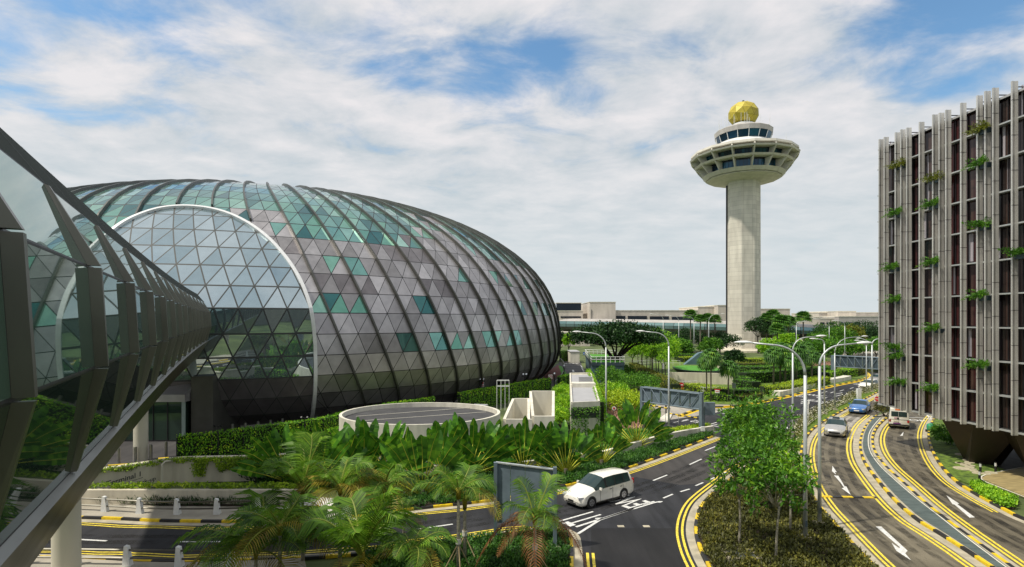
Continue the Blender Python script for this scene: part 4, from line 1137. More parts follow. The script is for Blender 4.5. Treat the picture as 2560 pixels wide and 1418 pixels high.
# low ramp and car decks beyond the palms at the right
t=thing('car_deck','far pale car park deck and ramp between the palms and the hotel','car park',(D(2030,850,190).x,190,0))
for (v0,v1) in ((852,859),(866,870)):
    mb=MB(); block(mb,1985,2125,v0,v1,186,14); mb.build('deck_parapet','white_wall',t)
for u in range(1990,2125,17):
    mb=MB(); block(mb,u,u+1.4,846,876,186.4,.5,z0=0); mb.build('deck_column','white_wall',t)
t=thing('terminal_building','unseen grey terminal block added behind the viewpoint for the lower dome glass to mirror','terminal building',(-30,-55,0))
mb=MB(); mb.box((-20,-62,9.5),(300,16,19)); mb.build('wall','terminal_shade',t)  # out-of-view block, added only to give the lower dome glass something to mirror
mb=MB()
for k in range(40): mb.box((-165+k*7.5,-53.9,9.5),(5.2,.2,2.4)); mb.box((-165+k*7.5,-53.9,15),(5.2,.2,2.4))
mb.build('window_strip','window_dark',t)
# ================================================================== hotel on the right
hotel=thing('hotel','dark-windowed hotel with closely set tall perforated metal fins and planters','hotel',(33.5,43,0))
def HY(u): return (32.86+3.28)/((u-CX)/F+.0656)
def HX(y): return 32.86+(50-y)*.0656
ZB,ZT=3.45,26.75
body=MB()
fp=[(HX(50.4)+.6,50.4),(HX(20)+.6,20),(62,20),(62,50.4)]
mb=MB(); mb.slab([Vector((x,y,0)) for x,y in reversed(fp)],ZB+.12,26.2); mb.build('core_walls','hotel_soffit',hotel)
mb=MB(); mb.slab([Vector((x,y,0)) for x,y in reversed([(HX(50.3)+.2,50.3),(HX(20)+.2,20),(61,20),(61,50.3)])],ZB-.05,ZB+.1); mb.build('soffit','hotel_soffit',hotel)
mb=MB(); mb.slab([Vector((x,y,0)) for x,y in reversed([(HX(50.4)+.1,50.4),(HX(20)+.1,20),(62,20),(62,50.4)])],26.2,26.35); mb.build('roof','roof_grey',hotel)
FH=2.335; NF=10
fl=[ZB+FH*k for k in range(NF+1)]
rn=random.Random(5)
edges=[50.2]
while edges[-1]>20.3: edges.append(edges[-1]-rn.choice((.16,.22,.30,.42)))
for k in range(NF):
    wn=MB(); 
    for a,b in zip(edges,edges[1:]):
        z0=fl[k]+.12;z1=min(fl[k+1]-.06,26.2); o=.42
        wn.poly([(HX(a)+o,a-.01,z0),(HX(b)+o,b+.01,z0),(HX(b)+o,b+.01,z1),(HX(a)+o,a-.01,z1)])
    wn.build('window_band','hotel_window',hotel)
    mb=MB(); z=fl[k]; mb.hexa([(HX(50.3)-.02,50.3,z-.05),(HX(50.3)+.42,50.3,z-.05),(HX(20)+.42,20,z-.05),(HX(20)-.02,20,z-.05)],[(HX(50.3)-.02,50.3,z+.05),(HX(50.3)+.42,50.3,z+.05),(HX(20)+.42,20,z+.05),(HX(20)-.02,20,z+.05)]); mb.build('floor_edge','hotel_strip',hotel)
mb=MB()
y=49.9
while y>20.5:
    mb.box((HX(y)+.38,y,14.8),(.07,.05,22.6)); y-=1.05
mb.build('window_frames','dark_metal',hotel)
# pale curtains seen behind some panes
for k in range(NF):
    for _ in range(5):
        y=rn.uniform(34,49.5); mb=MB(); mb.box((HX(y)+.40,y,fl[k]+1.2),(.03,rn.choice((.12,.2)),2.05)); mb.build('curtain','curtain_pale',hotel)
m,nt_,bs_=newmat('fin_perforated'); 
tc_=nt_.nodes.new('ShaderNodeTexCoord'); vo=nt_.nodes.new('ShaderNodeTexVoronoi'); vo.inputs['Scale'].default_value=26; link(nt_,tc_.outputs['Object'],vo.inputs['Vector'])
cr_=nt_.nodes.new('ShaderNodeValToRGB'); cr_.color_ramp.elements[0].position=.12; cr_.color_ramp.elements[1].position=.34; cr_.color_ramp.elements[0].color=(.16,.145,.125,1); cr_.color_ramp.elements[1].color=(.62,.60,.56,1)
link(nt_,vo.outputs['Distance'],cr_.inputs['Fac'])
nz_=nt_.nodes.new('ShaderNodeTexNoise'); nz_.inputs['Scale'].default_value=.7; mp_=nt_.nodes.new('ShaderNodeMapping'); mp_.inputs['Scale'].default_value=(2,2,.2); link(nt_,tc_.outputs['Object'],mp_.inputs['Vector']); link(nt_,mp_.outputs[0],nz_.inputs['Vector'])
hs_=nt_.nodes.new('ShaderNodeHueSaturation'); mr_=nt_.nodes.new('ShaderNodeMapRange'); mr_.inputs['From Min'].default_value=.3;mr_.inputs['From Max'].default_value=.7;mr_.inputs['To Min'].default_value=.82;mr_.inputs['To Max'].default_value=1.15; link(nt_,nz_.outputs['Fac'],mr_.inputs['Value']); link(nt_,mr_.outputs['Result'],hs_.inputs['Value']); link(nt_,cr_.outputs['Color'],hs_.inputs['Color']); link(nt_,hs_.outputs['Color'],bs_.inputs['Base Color']); bs_.inputs['Roughness'].default_value=.42; bs_.inputs['Metallic'].default_value=.45
MATS['fin_perforated']=m
finx=[2209,2222,2250,2264,2279,2311,2345,2361,2378,2416,2457,2477,2497,2545]
ys=[HY(u) for u in finx]
gap=[.6,2.6,4.0]
y=ys[-1]-1.3
while y>21: ys.append(y); y-=rn.choice((.45,.5,1.1,1.2))
for i,y in enumerate(ys):
    mb=MB(); x=HX(y); d=.40; w=.07; zb=3.62-(.30 if i>3 else .08*i)+rn.uniform(-.03,.03); zt=26.95+rn.uniform(-.05,.12); wd=.09
    # a shallow folded sheet: broad face, small return edges
    A=[(x-d,y-.02),(x-d,y+.05),(x-d*.5,y+.09),(x,y+.05),(x,y-.02),(x-d*.5,y+.03)]
    A=[(x-d,y-.04),(x-d*.55,y),(x-.02,y-.04),(x-.02,y+wd),(x-d,y+wd)]
    mb.hexa([(p[0],p[1],zb) for p in A],[(p[0],p[1],zt) for p in A])
    f=mb.build('fin','fin_perforated',hotel)
    mb=MB()
    off=rn.uniform(-.3,.3)+.9
    for k in range(NF):
        z=fl[k]+off
        if z<zt-.3 and z>zb+.3: mb.hexa([(x-d-.006,y-.046,z),(x-d*.55,y-.006,z),(x-.02,y-.046,z),(x-.02,y+wd*.5,z),(x-d-.006,y+wd*.5,z)],[(x-d-.006,y-.046,z+.03),(x-d*.55,y-.006,z+.03),(x-.02,y-.046,z+.03),(x-.02,y+wd*.5,z+.03),(x-d-.006,y+wd*.5,z+.03)])
    mb.build('fin_joints','joint_dark',f)
# brackets from the parapet to the fins
for i,y in enumerate(ys):
    mb=MB(); mb.box((HX(y)+.5,y+.08,26.55),(1.4,.06,.06)); mb.build('bracket','dark_metal',hotel)
# folded supports under the hotel
def support(cx,cy,rb,rt,n=6,rot=.3):
    mb=MB(); b=[(cx+rb*math.cos(2*math.pi*k/n+rot)*(1+.25*(k%2)),cy+rb*math.sin(2*math.pi*k/n+rot),-.05) for k in range(n)]
    tp=[(cx+.3+rt*math.cos(2*math.pi*k/n+rot+.25),cy+rt*math.sin(2*math.pi*k/n+rot+.25)*1.2,ZB) for k in range(n)]
    mb.hexa(b,tp); mb.build('folded_support','hotel_support',hotel)
support(36.2,43.2,1.0,2.7); support(37.4,38.6,1.3,3.2,rot=.8); support(38,32,1.3,3.2); support(46,36,1.4,3.0); support(47,45,1.2,2.8)
mb=MB(); mb.box((50,36,1.7),(8,26,3.4)); mb.build('dark_back_wall','hotel_support',hotel)  # dark box added to make the background under the hotel black
# planters on the fins
PL=[(2254,412,0),(2250,532,1),(2240,668,1),(2250,748,1),(2254,890,1),(2254,955,1),(2342,445,0),(2340,510,1),(2342,655,1),(2346,820,1),(2342,970,1),(2461,322,0),(2461,408,1),(2461,562,2),(2462,738,1),(2461,912,1),(2556,632,2),(2244,868,2)]
colw={0:'leftmost fin pair of the hotel',1:'middle fin group of the hotel',2:'right fin group of the hotel'}
cnt={}
PL.sort(key=lambda q:(0 if q[0]<2300 else 1 if q[0]<2400 else 2 if q[0]<2520 else 3,q[1]))
lpro=[]
for vi,lm in enumerate(('leaf_hedge_olive','leaf_mid','leaf_schef')):
    mb=MB(); rr=random.Random(vi+3)
    for _ in range(26):
        a=U(2.2,4.6);l=U(.35,.75); d=Vector((math.cos(a),math.sin(a),U(-.1,.7))); p=Vector((U(-.1,.1),U(-.3,.3),.25))
        for s_ in range(7):
            q=p+d*l*(s_/6)+Vector((0,0,-.18*(s_/6)**2))
            for _ in range(5): leaf(mb,q+rdir()*.07,(rdir()+d*.4).normalized(),rdir(),U(.09,.16),U(.035,.06))
    me=mb.build('tmp',lm); lpro.append(me.data); bpy.data.objects.remove(me)
words=['topmost','second from the top','third from the top','fourth from the top','fifth from the top','sixth from the top','lowest']
tot_=[sum(1 for q in PL if q[0]<2300)]
for (u,v,k) in PL:
    c=0 if u<2300 else 1 if u<2400 else 2 if u<2520 else 3
    i=cnt.get(c,0); cnt[c]=i+1
    y=HY(u)-.1; x=HX(y)-.12; z=11+(800-v)*y/F
    lab=['on the left pair of hotel fins','in the middle group of hotel fins','in the right group of hotel fins','at the right edge of the photo'][c]
    t=thing('planter_box','leafy planter %s, %s'%(lab,words[i]) if c<3 else 'leafy planter hanging at the right edge of the photo beside the last fin','planter',(x,y,z-.35),group='planters hung on the hotel fins')
    mb=MB(); mb.box((0.0,0,.12),(.34,.95,.34),taper=1.1); mb.build('box','gantry_dark',t,world=False)
    o=bpy.data.objects.new('shrub',lpro[k]); COL.objects.link(o); o.parent=t; o.location=(0,0,.05); o.scale=(1.35,1.3,1.35); o.rotation_euler=(0,0,U(-.3,.3))
# garden beneath: lawn, stepping stones, deck, bollard lights
def sheet2(name,pts,m,z,h=None,kind='structure'):
    mb=MB(); P=GP(pts); 
    if h: mb.slab(P,0,h)
    else: mb.flat(P,z)
    return struct(mb.build(name,m))
sheet2('hotel_lawn',[(2322,1085),(2336,1050),(2370,1046),(2420,1110),(2452,1155),(2520,1180),(2500,1200),(2448,1205),(2424,1213),(2390,1200),(2356,1168),(2336,1135)],'grass',.02,.09)
sheet2('paving',[(2370,1046),(2420,1110),(2452,1155),(2520,1180),(2700,1150),(2700,1040)],'asphalt_far',.012)
rs=random.Random(9)
for i,(u,v,r) in enumerate([(2405,1175,.55),(2418,1154,.3),(2424,1160,.33),(2416,1163,.28),(2412,1167,.3),(2428,1168,.26),(2424,1172,.3),(2433,1177,.22),(2437,1182,.3),(2441,1187,.26),(2402,1162,.26),(2396,1161,.22),(2464,1189,.32),(2478,1186,.38),(2438,1153,.3),(2402,1140,.4)]):
    c=G(u,v); mb=MB(); mb.ring(c.x,c.y,[(r,.05),(r,.13),(r*.96,.14),(.01,.14)],14); o=recenter(mb.build('stepping_stone','stone_step')); tag(o,'round flat pale stepping stone set in the lawn beneath the hotel','stepping stone','stepping stones under the hotel')
mb=MB(); mb.slab(GP([(2452,1200),(2470,1190),(2560,1172),(2700,1150),(2700,1330),(2560,1244)]),0,.12); struct(mb.build('wooden_deck','wood_deck'))
mb=MB(); P=resample(GP([(2560,1172),(2470,1189),(2453,1196),(2453,1202),(2465,1210),(2560,1247),(2700,1300)]),.3); strip_mesh(mb,P,.09,0,.135); struct(mb.build('deck_edging','white_wall'))
for (u,v,lab) in [(2451,1186,'black and white bollard light behind, nearest the steps'),(2449,1207,'black and white bollard light at the tip of the deck'),(2489,1184,'black and white bollard light farthest right by the dark support')]:
    c=G(u,v); t=thing('bollard_light',lab,'bollard light',(c.x,c.y,.05),group='bollard lights below the hotel')
    mb=MB(); mb.ring(0,0,[(.075,0),(.075,.48)],12); mb.build('post','dark_metal',t,world=False); mb=MB(); mb.ring(0,0,[(.07,.48),(.07,.72)],12); mb.build('lens','lamp_lens',t,world=False); mb=MB(); mb.ring(0,0,[(.08,.72),(.08,.76),(.01,.78)],12); mb.build('cap','dark_metal',t,world=False)

# ================================================================== street lamps
def lamp(u,v,ztop,arm,label,r=.085,ang=0.0,base=True,dbl=False,headl=.85,group='curved street lamps',head='white_paint'):
    g=G(u,v); t=thing('street_lamp',label,'street lamp',(g.x,g.y,0),group=group)
    dx=math.cos(ang)*(1 if arm>0 else -1); dy=math.sin(ang); al=abs(arm)
    zs=ztop-al*.62
    P=[Vector((0,0,0)),Vector((0,0,zs*.5)),Vector((0,0,zs))]
    for k in range(1,9):
        a=k/8*math.pi/2*.92; P.append(Vector((dx*al*.62*(1-math.cos(a)),dy*al*.62*(1-math.cos(a)),zs+al*.58*math.sin(a))))
    e=P[-1]; P.append(Vector((dx*al,dy*al,ztop)))
    mb=MB(); mb.tube(P[:3],r,10,r1=r*.72); 
    mb.build('pole','galv',t,world=False,smooth=True)
    mb=MB(); mb.tube(P[2:],r*.66,8,r1=r*.42); mb.build('arm','galv',t,world=False,smooth=True)
    def hd(dx,dy,p):
        mb=MB(); prof=[(0,.05,.05),(.12,.10,.08),(.35,.17,.11),(.7,.16,.09),(.92,.08,.04),(1.0,.02,.01)]
        rings=[]
        n=Vector((-dy,dx,0))
        for f,w,h in prof:
            c=p+Vector((dx,dy,.04))*headl*f; i=len(mb.v)
            for q in range(8):
                a=2*math.pi*q/8; s=math.sin(a); mb.v.append(tuple(c+n*w*math.cos(a)+Vector((0,0,h*s if s>0 else h*.35*s))))
            rings.append(i)
        for a_,b_ in zip(rings,rings[1:]):
            for q in range(8): mb.f.append((a_+q,a_+(q+1)%8,b_+(q+1)%8,b_+q)); mb.m.append(0)
        o=mb.build('lamp_head',head,t,world=False,smooth=True)
        mb=MB(); c=p+Vector((dx,dy,.04))*headl*.55-Vector((0,0,.07)); mb.ring(c.x,c.y,[(.12,c.z+.03),(.09,c.z-.05),(.01,c.z-.07)],10); mb.build('lens','lamp_lens',o,world=False,smooth=True)
    hd(dx,dy,P[-1])
    if dbl:
        mb=MB(); mb.tube([Vector((0,0,zs+.2)),Vector((-dx*al*.5,0,zs+al*.4)),Vector((-dx*al,0,ztop))],r*.5,8); mb.build('arm','galv',t,world=False); hd(-dx,-dy,Vector((-dx*al,0,ztop)))
    if base:
        mb=MB(); mb.box((0,0,.14),(.55,.55,.28),taper=.9); mb.build('footing','apron',t,world=False)
    mb=MB(); mb.box((0,-r,.9),(.1,.02,.3)); mb.build('access_door','gantry_dark',t,world=False)
    return t
lamp(2013,1353,9.85,-2.6,'large street lamp in the shrub island curving left, nearest the camera',r=.11,headl=.95)
lamp(2049,1318,9.75,1.95,'large street lamp in the shrub island curving right towards the hotel',r=.10,headl=.9)
lamp(1982,1163,9.75,1.75,'street lamp behind the island trees curving right, by the crossing',r=.09)
lamp(1672,1104,9.95,-2.15,'tall street lamp beside the near gantry curving left',r=.095)
lamp(1515,1090,9.85,-2.35,'tall street lamp left of the bright shrubs curving left',r=.095)
lamp(2087,1028,9.0,3.2,'slim grey street lamp on the grass verge with a long right arm',r=.09)
lamp(2061,1038,8.8,-.9,'straight white lamp post on the verge with a short head',r=.10,head='white_paint')
lamp(2180,982,8.2,1.6,'white double-headed lamp post close to the hotel corner',r=.14,dbl=True)
lamp(2166,984,7.9,-1.0,'thin lamp post just left of the double-headed one',r=.09)
for (u,v,z,arm,lab) in [(1735,892,12.3,-3.2,'far street lamp behind the round light green tree'),(1772,893,12.8,3.6,'far street lamp among the tall palms left of the tower'),(2073,895,11.3,-3.5,'far street lamp before the car deck, curving left'),(2112,912,10.8,-2.0,'far street lamp above the far gantry'),(1697,890,12.4,-3.0,'far street lamp half hidden by the round tree'),(1991,905,10.6,1.5,'far lamp post right of the tower base'),(1658,900,12.6,-2.6,'far street lamp left of the round tree')]:
    lamp(u,v,z,arm,lab,r=.10,base=False,headl=1.2,group='far street lamps')
# floodlight posts
def flood(u,v,z,n,label):
    g=G(u,v); t=thing('floodlight_post',label,'floodlight',(g.x,g.y,0),group='black floodlight posts')
    mb=MB(); mb.cyl((0,0,0),(0,0,z-.25),.07); mb.box((0,0,z-.28),(.42*n,.1,.08)); mb.build('post','dark_metal',t,world=False)
    for k in range(n):
        x=(k-(n-1)/2)*.42; mb=MB(); mb.cyl((x,.12,z-.02),(x,-.14,z+.08),.15,.17,10); o=mb.build('spotlight','dark_metal',t,world=False); mb=MB(); mb.disc((0,0,0),.14,10); 
        l=MB(); l.cyl((x,-.143,z+.081),(x,-.15,z+.084),.13,.13,10); l.build('lens','lamp_lens',o,world=False)
flood(928,1048,2.9,3,'black triple floodlight left of the oval roof, nearest the white rim'); flood(1021,1031,3.05,3,'black triple floodlight behind the middle of the oval roof'); flood(1200,1012,3.3,3,'black triple floodlight beside the red and white warning board'); flood(1312,990,3.1,2,'black twin floodlight above the right vine fence'); flood(1386,985,3.0,1,'single black floodlight near the end of the vine fence')
flood(1410,962,3.2,1,'single black floodlight on a thin post by the grey roof')
for (u,v,lab) in [(545,1157,'thin black double spotlight post against the left vine fence'),(762,1128,'thin black double spotlight post before the foot of the white rim')]:
    g=G(u,v); t=thing('spotlight_post',lab,'spotlight',(g.x,g.y,0)); mb=MB(); mb.cyl((0,0,0),(0,0,2.85),.05); mb.box((0,0,2.82),(.5,.05,.05)); mb.build('post','dark_metal',t,world=False)
    for x in (-.25,.25): mb=MB(); mb.cyl((x,0,2.78),(x,-.12,2.88),.07,.08); mb.build('spotlight','dark_metal',t,world=False)

# ================================================================== gantries and sign backs
def truss(name,label,A,B,ztop,zbot,n,posts,m1='gantry_blue',diag=1,pz=None,pr=.16):
    t=thing(name,label,'gantry',(A.x,A.y,0))
    d=(B-A); d.z=0; L=d.length; d.normalize(); nrm=Vector((d.y,-d.x,0))
    def P(f,z,o=0): q=A+d*L*f+nrm*o; return Vector((q.x,q.y,z))
    mb=MB()
    for k in range(n):
        a,b=k/n+.004,(k+1)/n-.004
        mb.hexa([P(a,zbot,-.06),P(b,zbot,-.06),P(b,zbot,-.01),P(a,zbot,-.01)],[P(a,ztop,-.06),P(b,ztop,-.06),P(b,ztop,-.01),P(a,ztop,-.01)])
    mb.build('sign_back',m1,t)
    mb=MB()
    for z in (ztop,zbot): mb.cyl(P(-.01,z,.12),P(1.01,z,.12),.075,n=6)
    mb.cyl(P(-.01,ztop+.05,-.35),P(1.01,ztop+.05,-.35),.06,n=6)
    for k in range(n+1): mb.cyl(P(k/n,zbot,.12),P(k/n,ztop,.12),.05,n=6)
    for k in range(n):
        a,b=(k,k+1) if k<n/2 else (k+1,k)
        mb.cyl(P(a/n,ztop,.12),P(b/n,zbot,.12),.05,n=6)
    mb.build('truss','gantry_blue',t)
    for f,zt in posts:
        mb=MB(); q=P(f,0); mb.box((q.x,q.y,zt/2),(pr*2,pr*2,zt),rz=math.atan2(d.y,d.x)); mb.build('post','gantry_blue',t); mb=MB(); mb.box((q.x,q.y,.08),(pr*3.4,pr*3.4,.16)); mb.build('footing','apron',t)
    return t
A=D(1607,985,59.9);B=D(1750,985,54.6); truss('sign_gantry','blue-grey steel sign gantry seen from behind over the side road',A,B,3.78,2.28,6,[(-.015,3.85),(1.02,3.95)])
A=D(2083,900,106);B=D(2235,908,98); truss('sign_gantry','darker far sign gantry seen from behind in front of the hotel corner',A,B,4.25,2.2,8,[(0,4.3)],m1='gantry_dark',pr=.3)
c=G(1775,1080); t=thing('control_cabinet','blue-grey box fixed beside the near gantry post','cabinet',(c.x,c.y,0)); mb=MB(); mb.box((c.x,c.y+.2,2.25),(1.05,.35,1.25)); mb.build('box','gantry_blue',t); mb=MB(); mb.box((c.x-.5,c.y+.2,1.2),(.1,.1,2.4)); mb.build('stand','gantry_blue',t)
c=G(1757,1092); t=thing('meter_box','small pale meter box on a short post by the gantry foot','box',(c.x,c.y,0)); mb=MB(); mb.box((c.x,c.y,.75),(.35,.2,.4)); mb.build('box','white_paint',t); mb=MB(); mb.cyl((c.x,c.y,0),(c.x,c.y,.6),.04); mb.build('post','steel',t)
# near sign back among the coconut palms
t=thing('road_sign_board','blue-grey back of a large road sign standing by the left road','road sign',tuple(G(1238,1352)))
a=D(1240,1155,27.8);b=D(1388,1172,26.9)
mb=MB(); d=(b-a); d.z=0; L=d.length; d.normalize()
for k in range(4):
    p=a+d*L*(k/4+.003);q=a+d*L*((k+1)/4-.003); mb.hexa([(p.x,p.y,.95),(q.x,q.y,.95),(q.x,q.y+.05,.95),(p.x,p.y+.05,.95)],[(p.x,p.y,3.92),(q.x,q.y,3.80),(q.x,q.y+.05,3.80),(p.x,p.y+.05,3.92)])
mb.build('panel','gantry_blue',t)
mb=MB(); mb.hexa([(a.x,a.y-.08,3.90),(b.x,b.y-.08,3.78),(b.x,b.y+.1,3.78),(a.x,a.y+.1,3.90)],[(a.x,a.y-.08,3.96),(b.x,b.y-.08,3.84),(b.x,b.y+.1,3.84),(a.x,a.y+.1,3.96)]); mb.build('top_rail','galv',t)
for p in (a,b):
    mb=MB(); mb.box((p.x-.02,p.y-.1,1.98),(.17,.17,3.96)); mb.build('post','gantry_blue',t); mb=MB(); mb.box((p.x-.02,p.y-.1,.1),(.5,.5,.22)); mb.build('footing','apron',t)

# ================================================================== small signs
def sign(u,v,z,label,draw,post='steel',pr=.035,cat='road sign',face=None):
    g=G(u,v); t=thing('road_sign',label,cat,(g.x,g.y,0))
    ang=math.atan2(g.x,g.y) if face is None else face
    mb=MB(); mb.cyl((g.x,g.y+.04,0),(g.x,g.y+.04,z),pr,n=8); mb.build('post',post,t)
    R_=Vector((math.cos(ang),-math.sin(ang),0)); Dn=Vector((-math.sin(ang),-math.cos(ang),0))
    def plate(nm,pts,m,o=0.0,zc=0.0):
        mb=MB(); P=[g+Vector((0,0,zc))+R_*x+Vector((0,0,y))+Dn*o for x,y in pts]; mb.hexa(P,[p+Dn*.02 for p in P]); return mb.build(nm,m,t)
    def txt(s,size,x,y,m,o,zc):
        mb=MB(); text_into(mb,s,size,g+Vector((0,0,zc+y))+R_*x+Dn*o,R_,Vector((0,0,1)),0,bold=.02*size,align='CENTER'); return mb.build('lettering',m,t)
    draw(plate,txt); return t
def circ(r,n=20,x0=0,y0=0): return [(x0+r*math.cos(2*math.pi*k/n),y0+r*math.sin(2*math.pi*k/n)) for k in range(n)]
def rect(w,h,x0=0,y0=0): return [(x0-w/2,y0-h/2),(x0+w/2,y0-h/2),(x0+w/2,y0+h/2),(x0-w/2,y0+h/2)]
def d_stop(plate,txt):
    z=2.15; plate('backing',rect(.58,.62),'sign_white',0,z); plate('disc',[(.27*math.cos(math.pi/8+k*math.pi/4),.29*math.sin(math.pi/8+k*math.pi/4)) for k in range(8)],'sign_red',.021,z); txt('STOP',.19,0,-.065,'sign_white',.043,z)
sign(2193,1045,2.4,'red stop sign on a white square at the tip of the median',d_stop,post='dark_metal')
mb=MB(); c=G(2193,1046); mb.box((c.x,c.y,.12),(.75,.3,.24)); tag(recenter(mb.build('concrete_block','gantry_dark')),'dark low block at the foot of the stop sign','block')
def d_noentry(plate,txt):
    z=1.35; plate('disc',circ(.34),'sign_red',0,z); plate('ring',circ(.30),'sign_red',.021,z); plate('bar',rect(.42,.11),'sign_white',.043,z); plate('warning_panel',rect(.58,.42,0,-.62),'orange',0,z)
sign(1704,985,1.6,'round red no entry sign above an orange panel on the garden path',d_noentry)
def d_warn(plate,txt):
    z=2.75; plate('board',rect(.62,1.1),'sign_white',0,z); plate('red_symbol',rect(.5,.42,0,.0),'sign_red',.021,z); plate('caption_bar',rect(.54,.14,0,-.42),'sign_red',.021,z); txt('SLOW',.14,0,-.25,'sign_red',.021,z)
sign(1204,1009,3.2,'red and white warning board above the start of the right vine fence',d_warn)
def d_noturn(plate,txt):
    z=2.4; plate('board',rect(.62,.66),'sign_white',0,z); plate('red_ring',circ(.27),'sign_red',.021,z); plate('face',circ(.20),'sign_white',.043,z); plate('slash',[(-.17,-.12),(-.12,-.17),(.17,.12),(.12,.17)],'sign_red',.065,z)
sign(1376,982,2.7,'white square sign with a red crossed ring by the maroon path',d_noturn)
def d_small(plate,txt):
    plate('disc',circ(.22),'sign_white',0,1.2); plate('ring',circ(.12),'sign_red',.021,1.2)
sign(1535,1048,1.3,'small round white sign on a thin stem in the pink ground cover',d_small)
def d_info(plate,txt):
    plate('board',rect(.55,.4),'sign_white',0,1.35); plate('stripe',rect(.4,.08),'sign_red',.021,1.35); plate('top_panel',rect(.75,.16,0,.26),'sign_red',0,1.35)
sign(1793,1004,1.5,'small white and red board on a stem before the clipped hedges',d_info)
def d_green(plate,txt): plate('board',rect(.5,.75),'green_panel',0,1.95)
sign(1835,999,2.3,'pale grey-green blank board on a pole beside the garden hedges',d_green)
def d_blue(plate,txt): plate('board',rect(.55,.7),'sign_blue',0,2.2); plate('symbol',[(-.15,-.15),(.15,-.15),(0,.18)],'sign_white',.021,2.2)
sign(1460,905,2.6,'blue square sign with a white triangle by the teal kiosk',d_blue)
def d_white(plate,txt): plate('board',rect(.45,1.1),'sign_white',0,2.0)
sign(1658,941,2.5,'tall narrow white notice board among the slim tree trunks',d_white)
def d_stub(plate,txt): plate('cap',[(-.1,-.2),(.1,-.1),(.12,.25),(0,.4)],'sign_white',0,2.3)
sign(2021,1062,2.3,'white pole with a small leaf-shaped head on the verge',d_stub,post='white_paint',pr=.06)
c=G(2147,999); mb=MB(); mb.box((c.x,c.y,.75),(.5,.4,1.5)); tag(recenter(mb.build('utility_cabinet','white_paint')),'white upright utility cabinet at the edge of the verge','cabinet')
c=G(1986,1112); t=thing('safety_post','short orange and black post by the crossing','bollard',tuple(c)); mb=MB(); mb.cyl(c,c+Vector((0,0,.6)),.09); mb.build('post','orange',t); mb=MB(); mb.cyl(c+Vector((0,0,.6)),c+Vector((0,0,.95)),.08); mb.build('top','dark_metal',t)
sheet2('crossing_path',[(1962,1132),(2002,1132),(2006,1170),(1965,1172)],'pavement',.02,.125)
# height bar beneath the gantry: striped bars with hanging rods
for (u0,v0,u1,v1,z,lab) in [(1605,1010,1675,1022,1.6,'upper striped height bar hanging under the left half of the gantry'),(1674,1034,1751,1046,.9,'lower striped height bar reaching the right gantry post')]:
    Ya=1400*(11-z)/(v0-800);Yb=1400*(11-z)/(v1-800); a=D(u0,v0,Ya);b=D(u1,v1,Yb); t=thing('height_bar',lab,'barrier',(a.x,a.y,0)); 
    m1=MB()
    n=10
    for k in range(n): m1.cyl(a.lerp(b,k/n),a.lerp(b,(k+1)/n),.07,n=6,m=k%2,caps=(k in(0,n-1)))
    m1.build('bar',['kerb_yellow','kerb_black'],t)
    mb=MB()
    for f in (.3,.85): p=a.lerp(b,f); mb.cyl(p,(p.x,p.y,0),.025,n=6)
    mb.build('stand','galv',t)
c=G(1667,1036); t=thing('ticket_machine','black ticket machine with a dark screen at the side road','machine',tuple(c)); mb=MB(); mb.box((c.x,c.y,1.55),(.9,.3,.5)); mb.build('head','dark_metal',t); mb=MB(); mb.box((c.x-.1,c.y,.65),(.14,.14,1.3)); mb.build('stand','dark_metal',t)
mb=MB(); mb.slab(GP([(1650,1048),(1672,1032),(1682,1036),(1672,1056),(1655,1062)]),0,.14); struct(mb.build('traffic_island','white_wall'))

# ================================================================== walls and concrete structures
def wall(name,label,pts,zt,w,m,cat='wall',z0=0,cap=None,tops=None):
    P=resample(catmull([Vector((p.x,p.y,0)) for p in pts],8),.5)
    n=len(P); zf=lambda k:(zt if tops is None else tops[0]+(tops[1]-tops[0])*k/(n-1))
    t=thing(name,label,cat,(P[n//2].x,P[n//2].y,0)); A=offset(P,w/2);B=offset(P,-w/2); mb=MB(); i=0
    for k in range(n):
        z=zf(k); mb.v.extend([(A[k].x,A[k].y,z0),(A[k].x,A[k].y,z),(B[k].x,B[k].y,z),(B[k].x,B[k].y,z0)])
    for k in range(n-1):
        for q in range(3): mb.f.append((k*4+q,k*4+4+q,k*4+4+q+1,k*4+q+1)); mb.m.append(0)
    mb.f.append((0,1,2,3)); mb.f.append(((n-1)*4+3,(n-1)*4+2,(n-1)*4+1,(n-1)*4)); mb.m+= [0,0]
    mb.build('wall_body',m,t)
    if cap:
        A=offset(P,w/2+.05);B=offset(P,-w/2-.05); mb=MB()
        for k in range(n):
            z=zf(k); mb.v.extend([(A[k].x,A[k].y,z+.003),(A[k].x,A[k].y,z+.09),(B[k].x,B[k].y,z+.09),(B[k].x,B[k].y,z+.003)])
        for k in range(n-1):
            for q in range(4): mb.f.append((k*4+q,k*4+4+q,k*4+4+(q+1)%4,k*4+(q+1)%4)); mb.m.append(0)
        mb.build('coping',cap,t)
    return t,P
# low parapet of the sunken ramp
par=[D(u,v,33.2) for u,v in [(-150,1200),(120,1214),(225,1219),(330,1229),(420,1236),(500,1239),(560,1237),(640,1231),(760,1220)]]
wall('ramp_parapet','low smooth cream parapet behind the rail guard',par,.95,.3,'cream_wall')
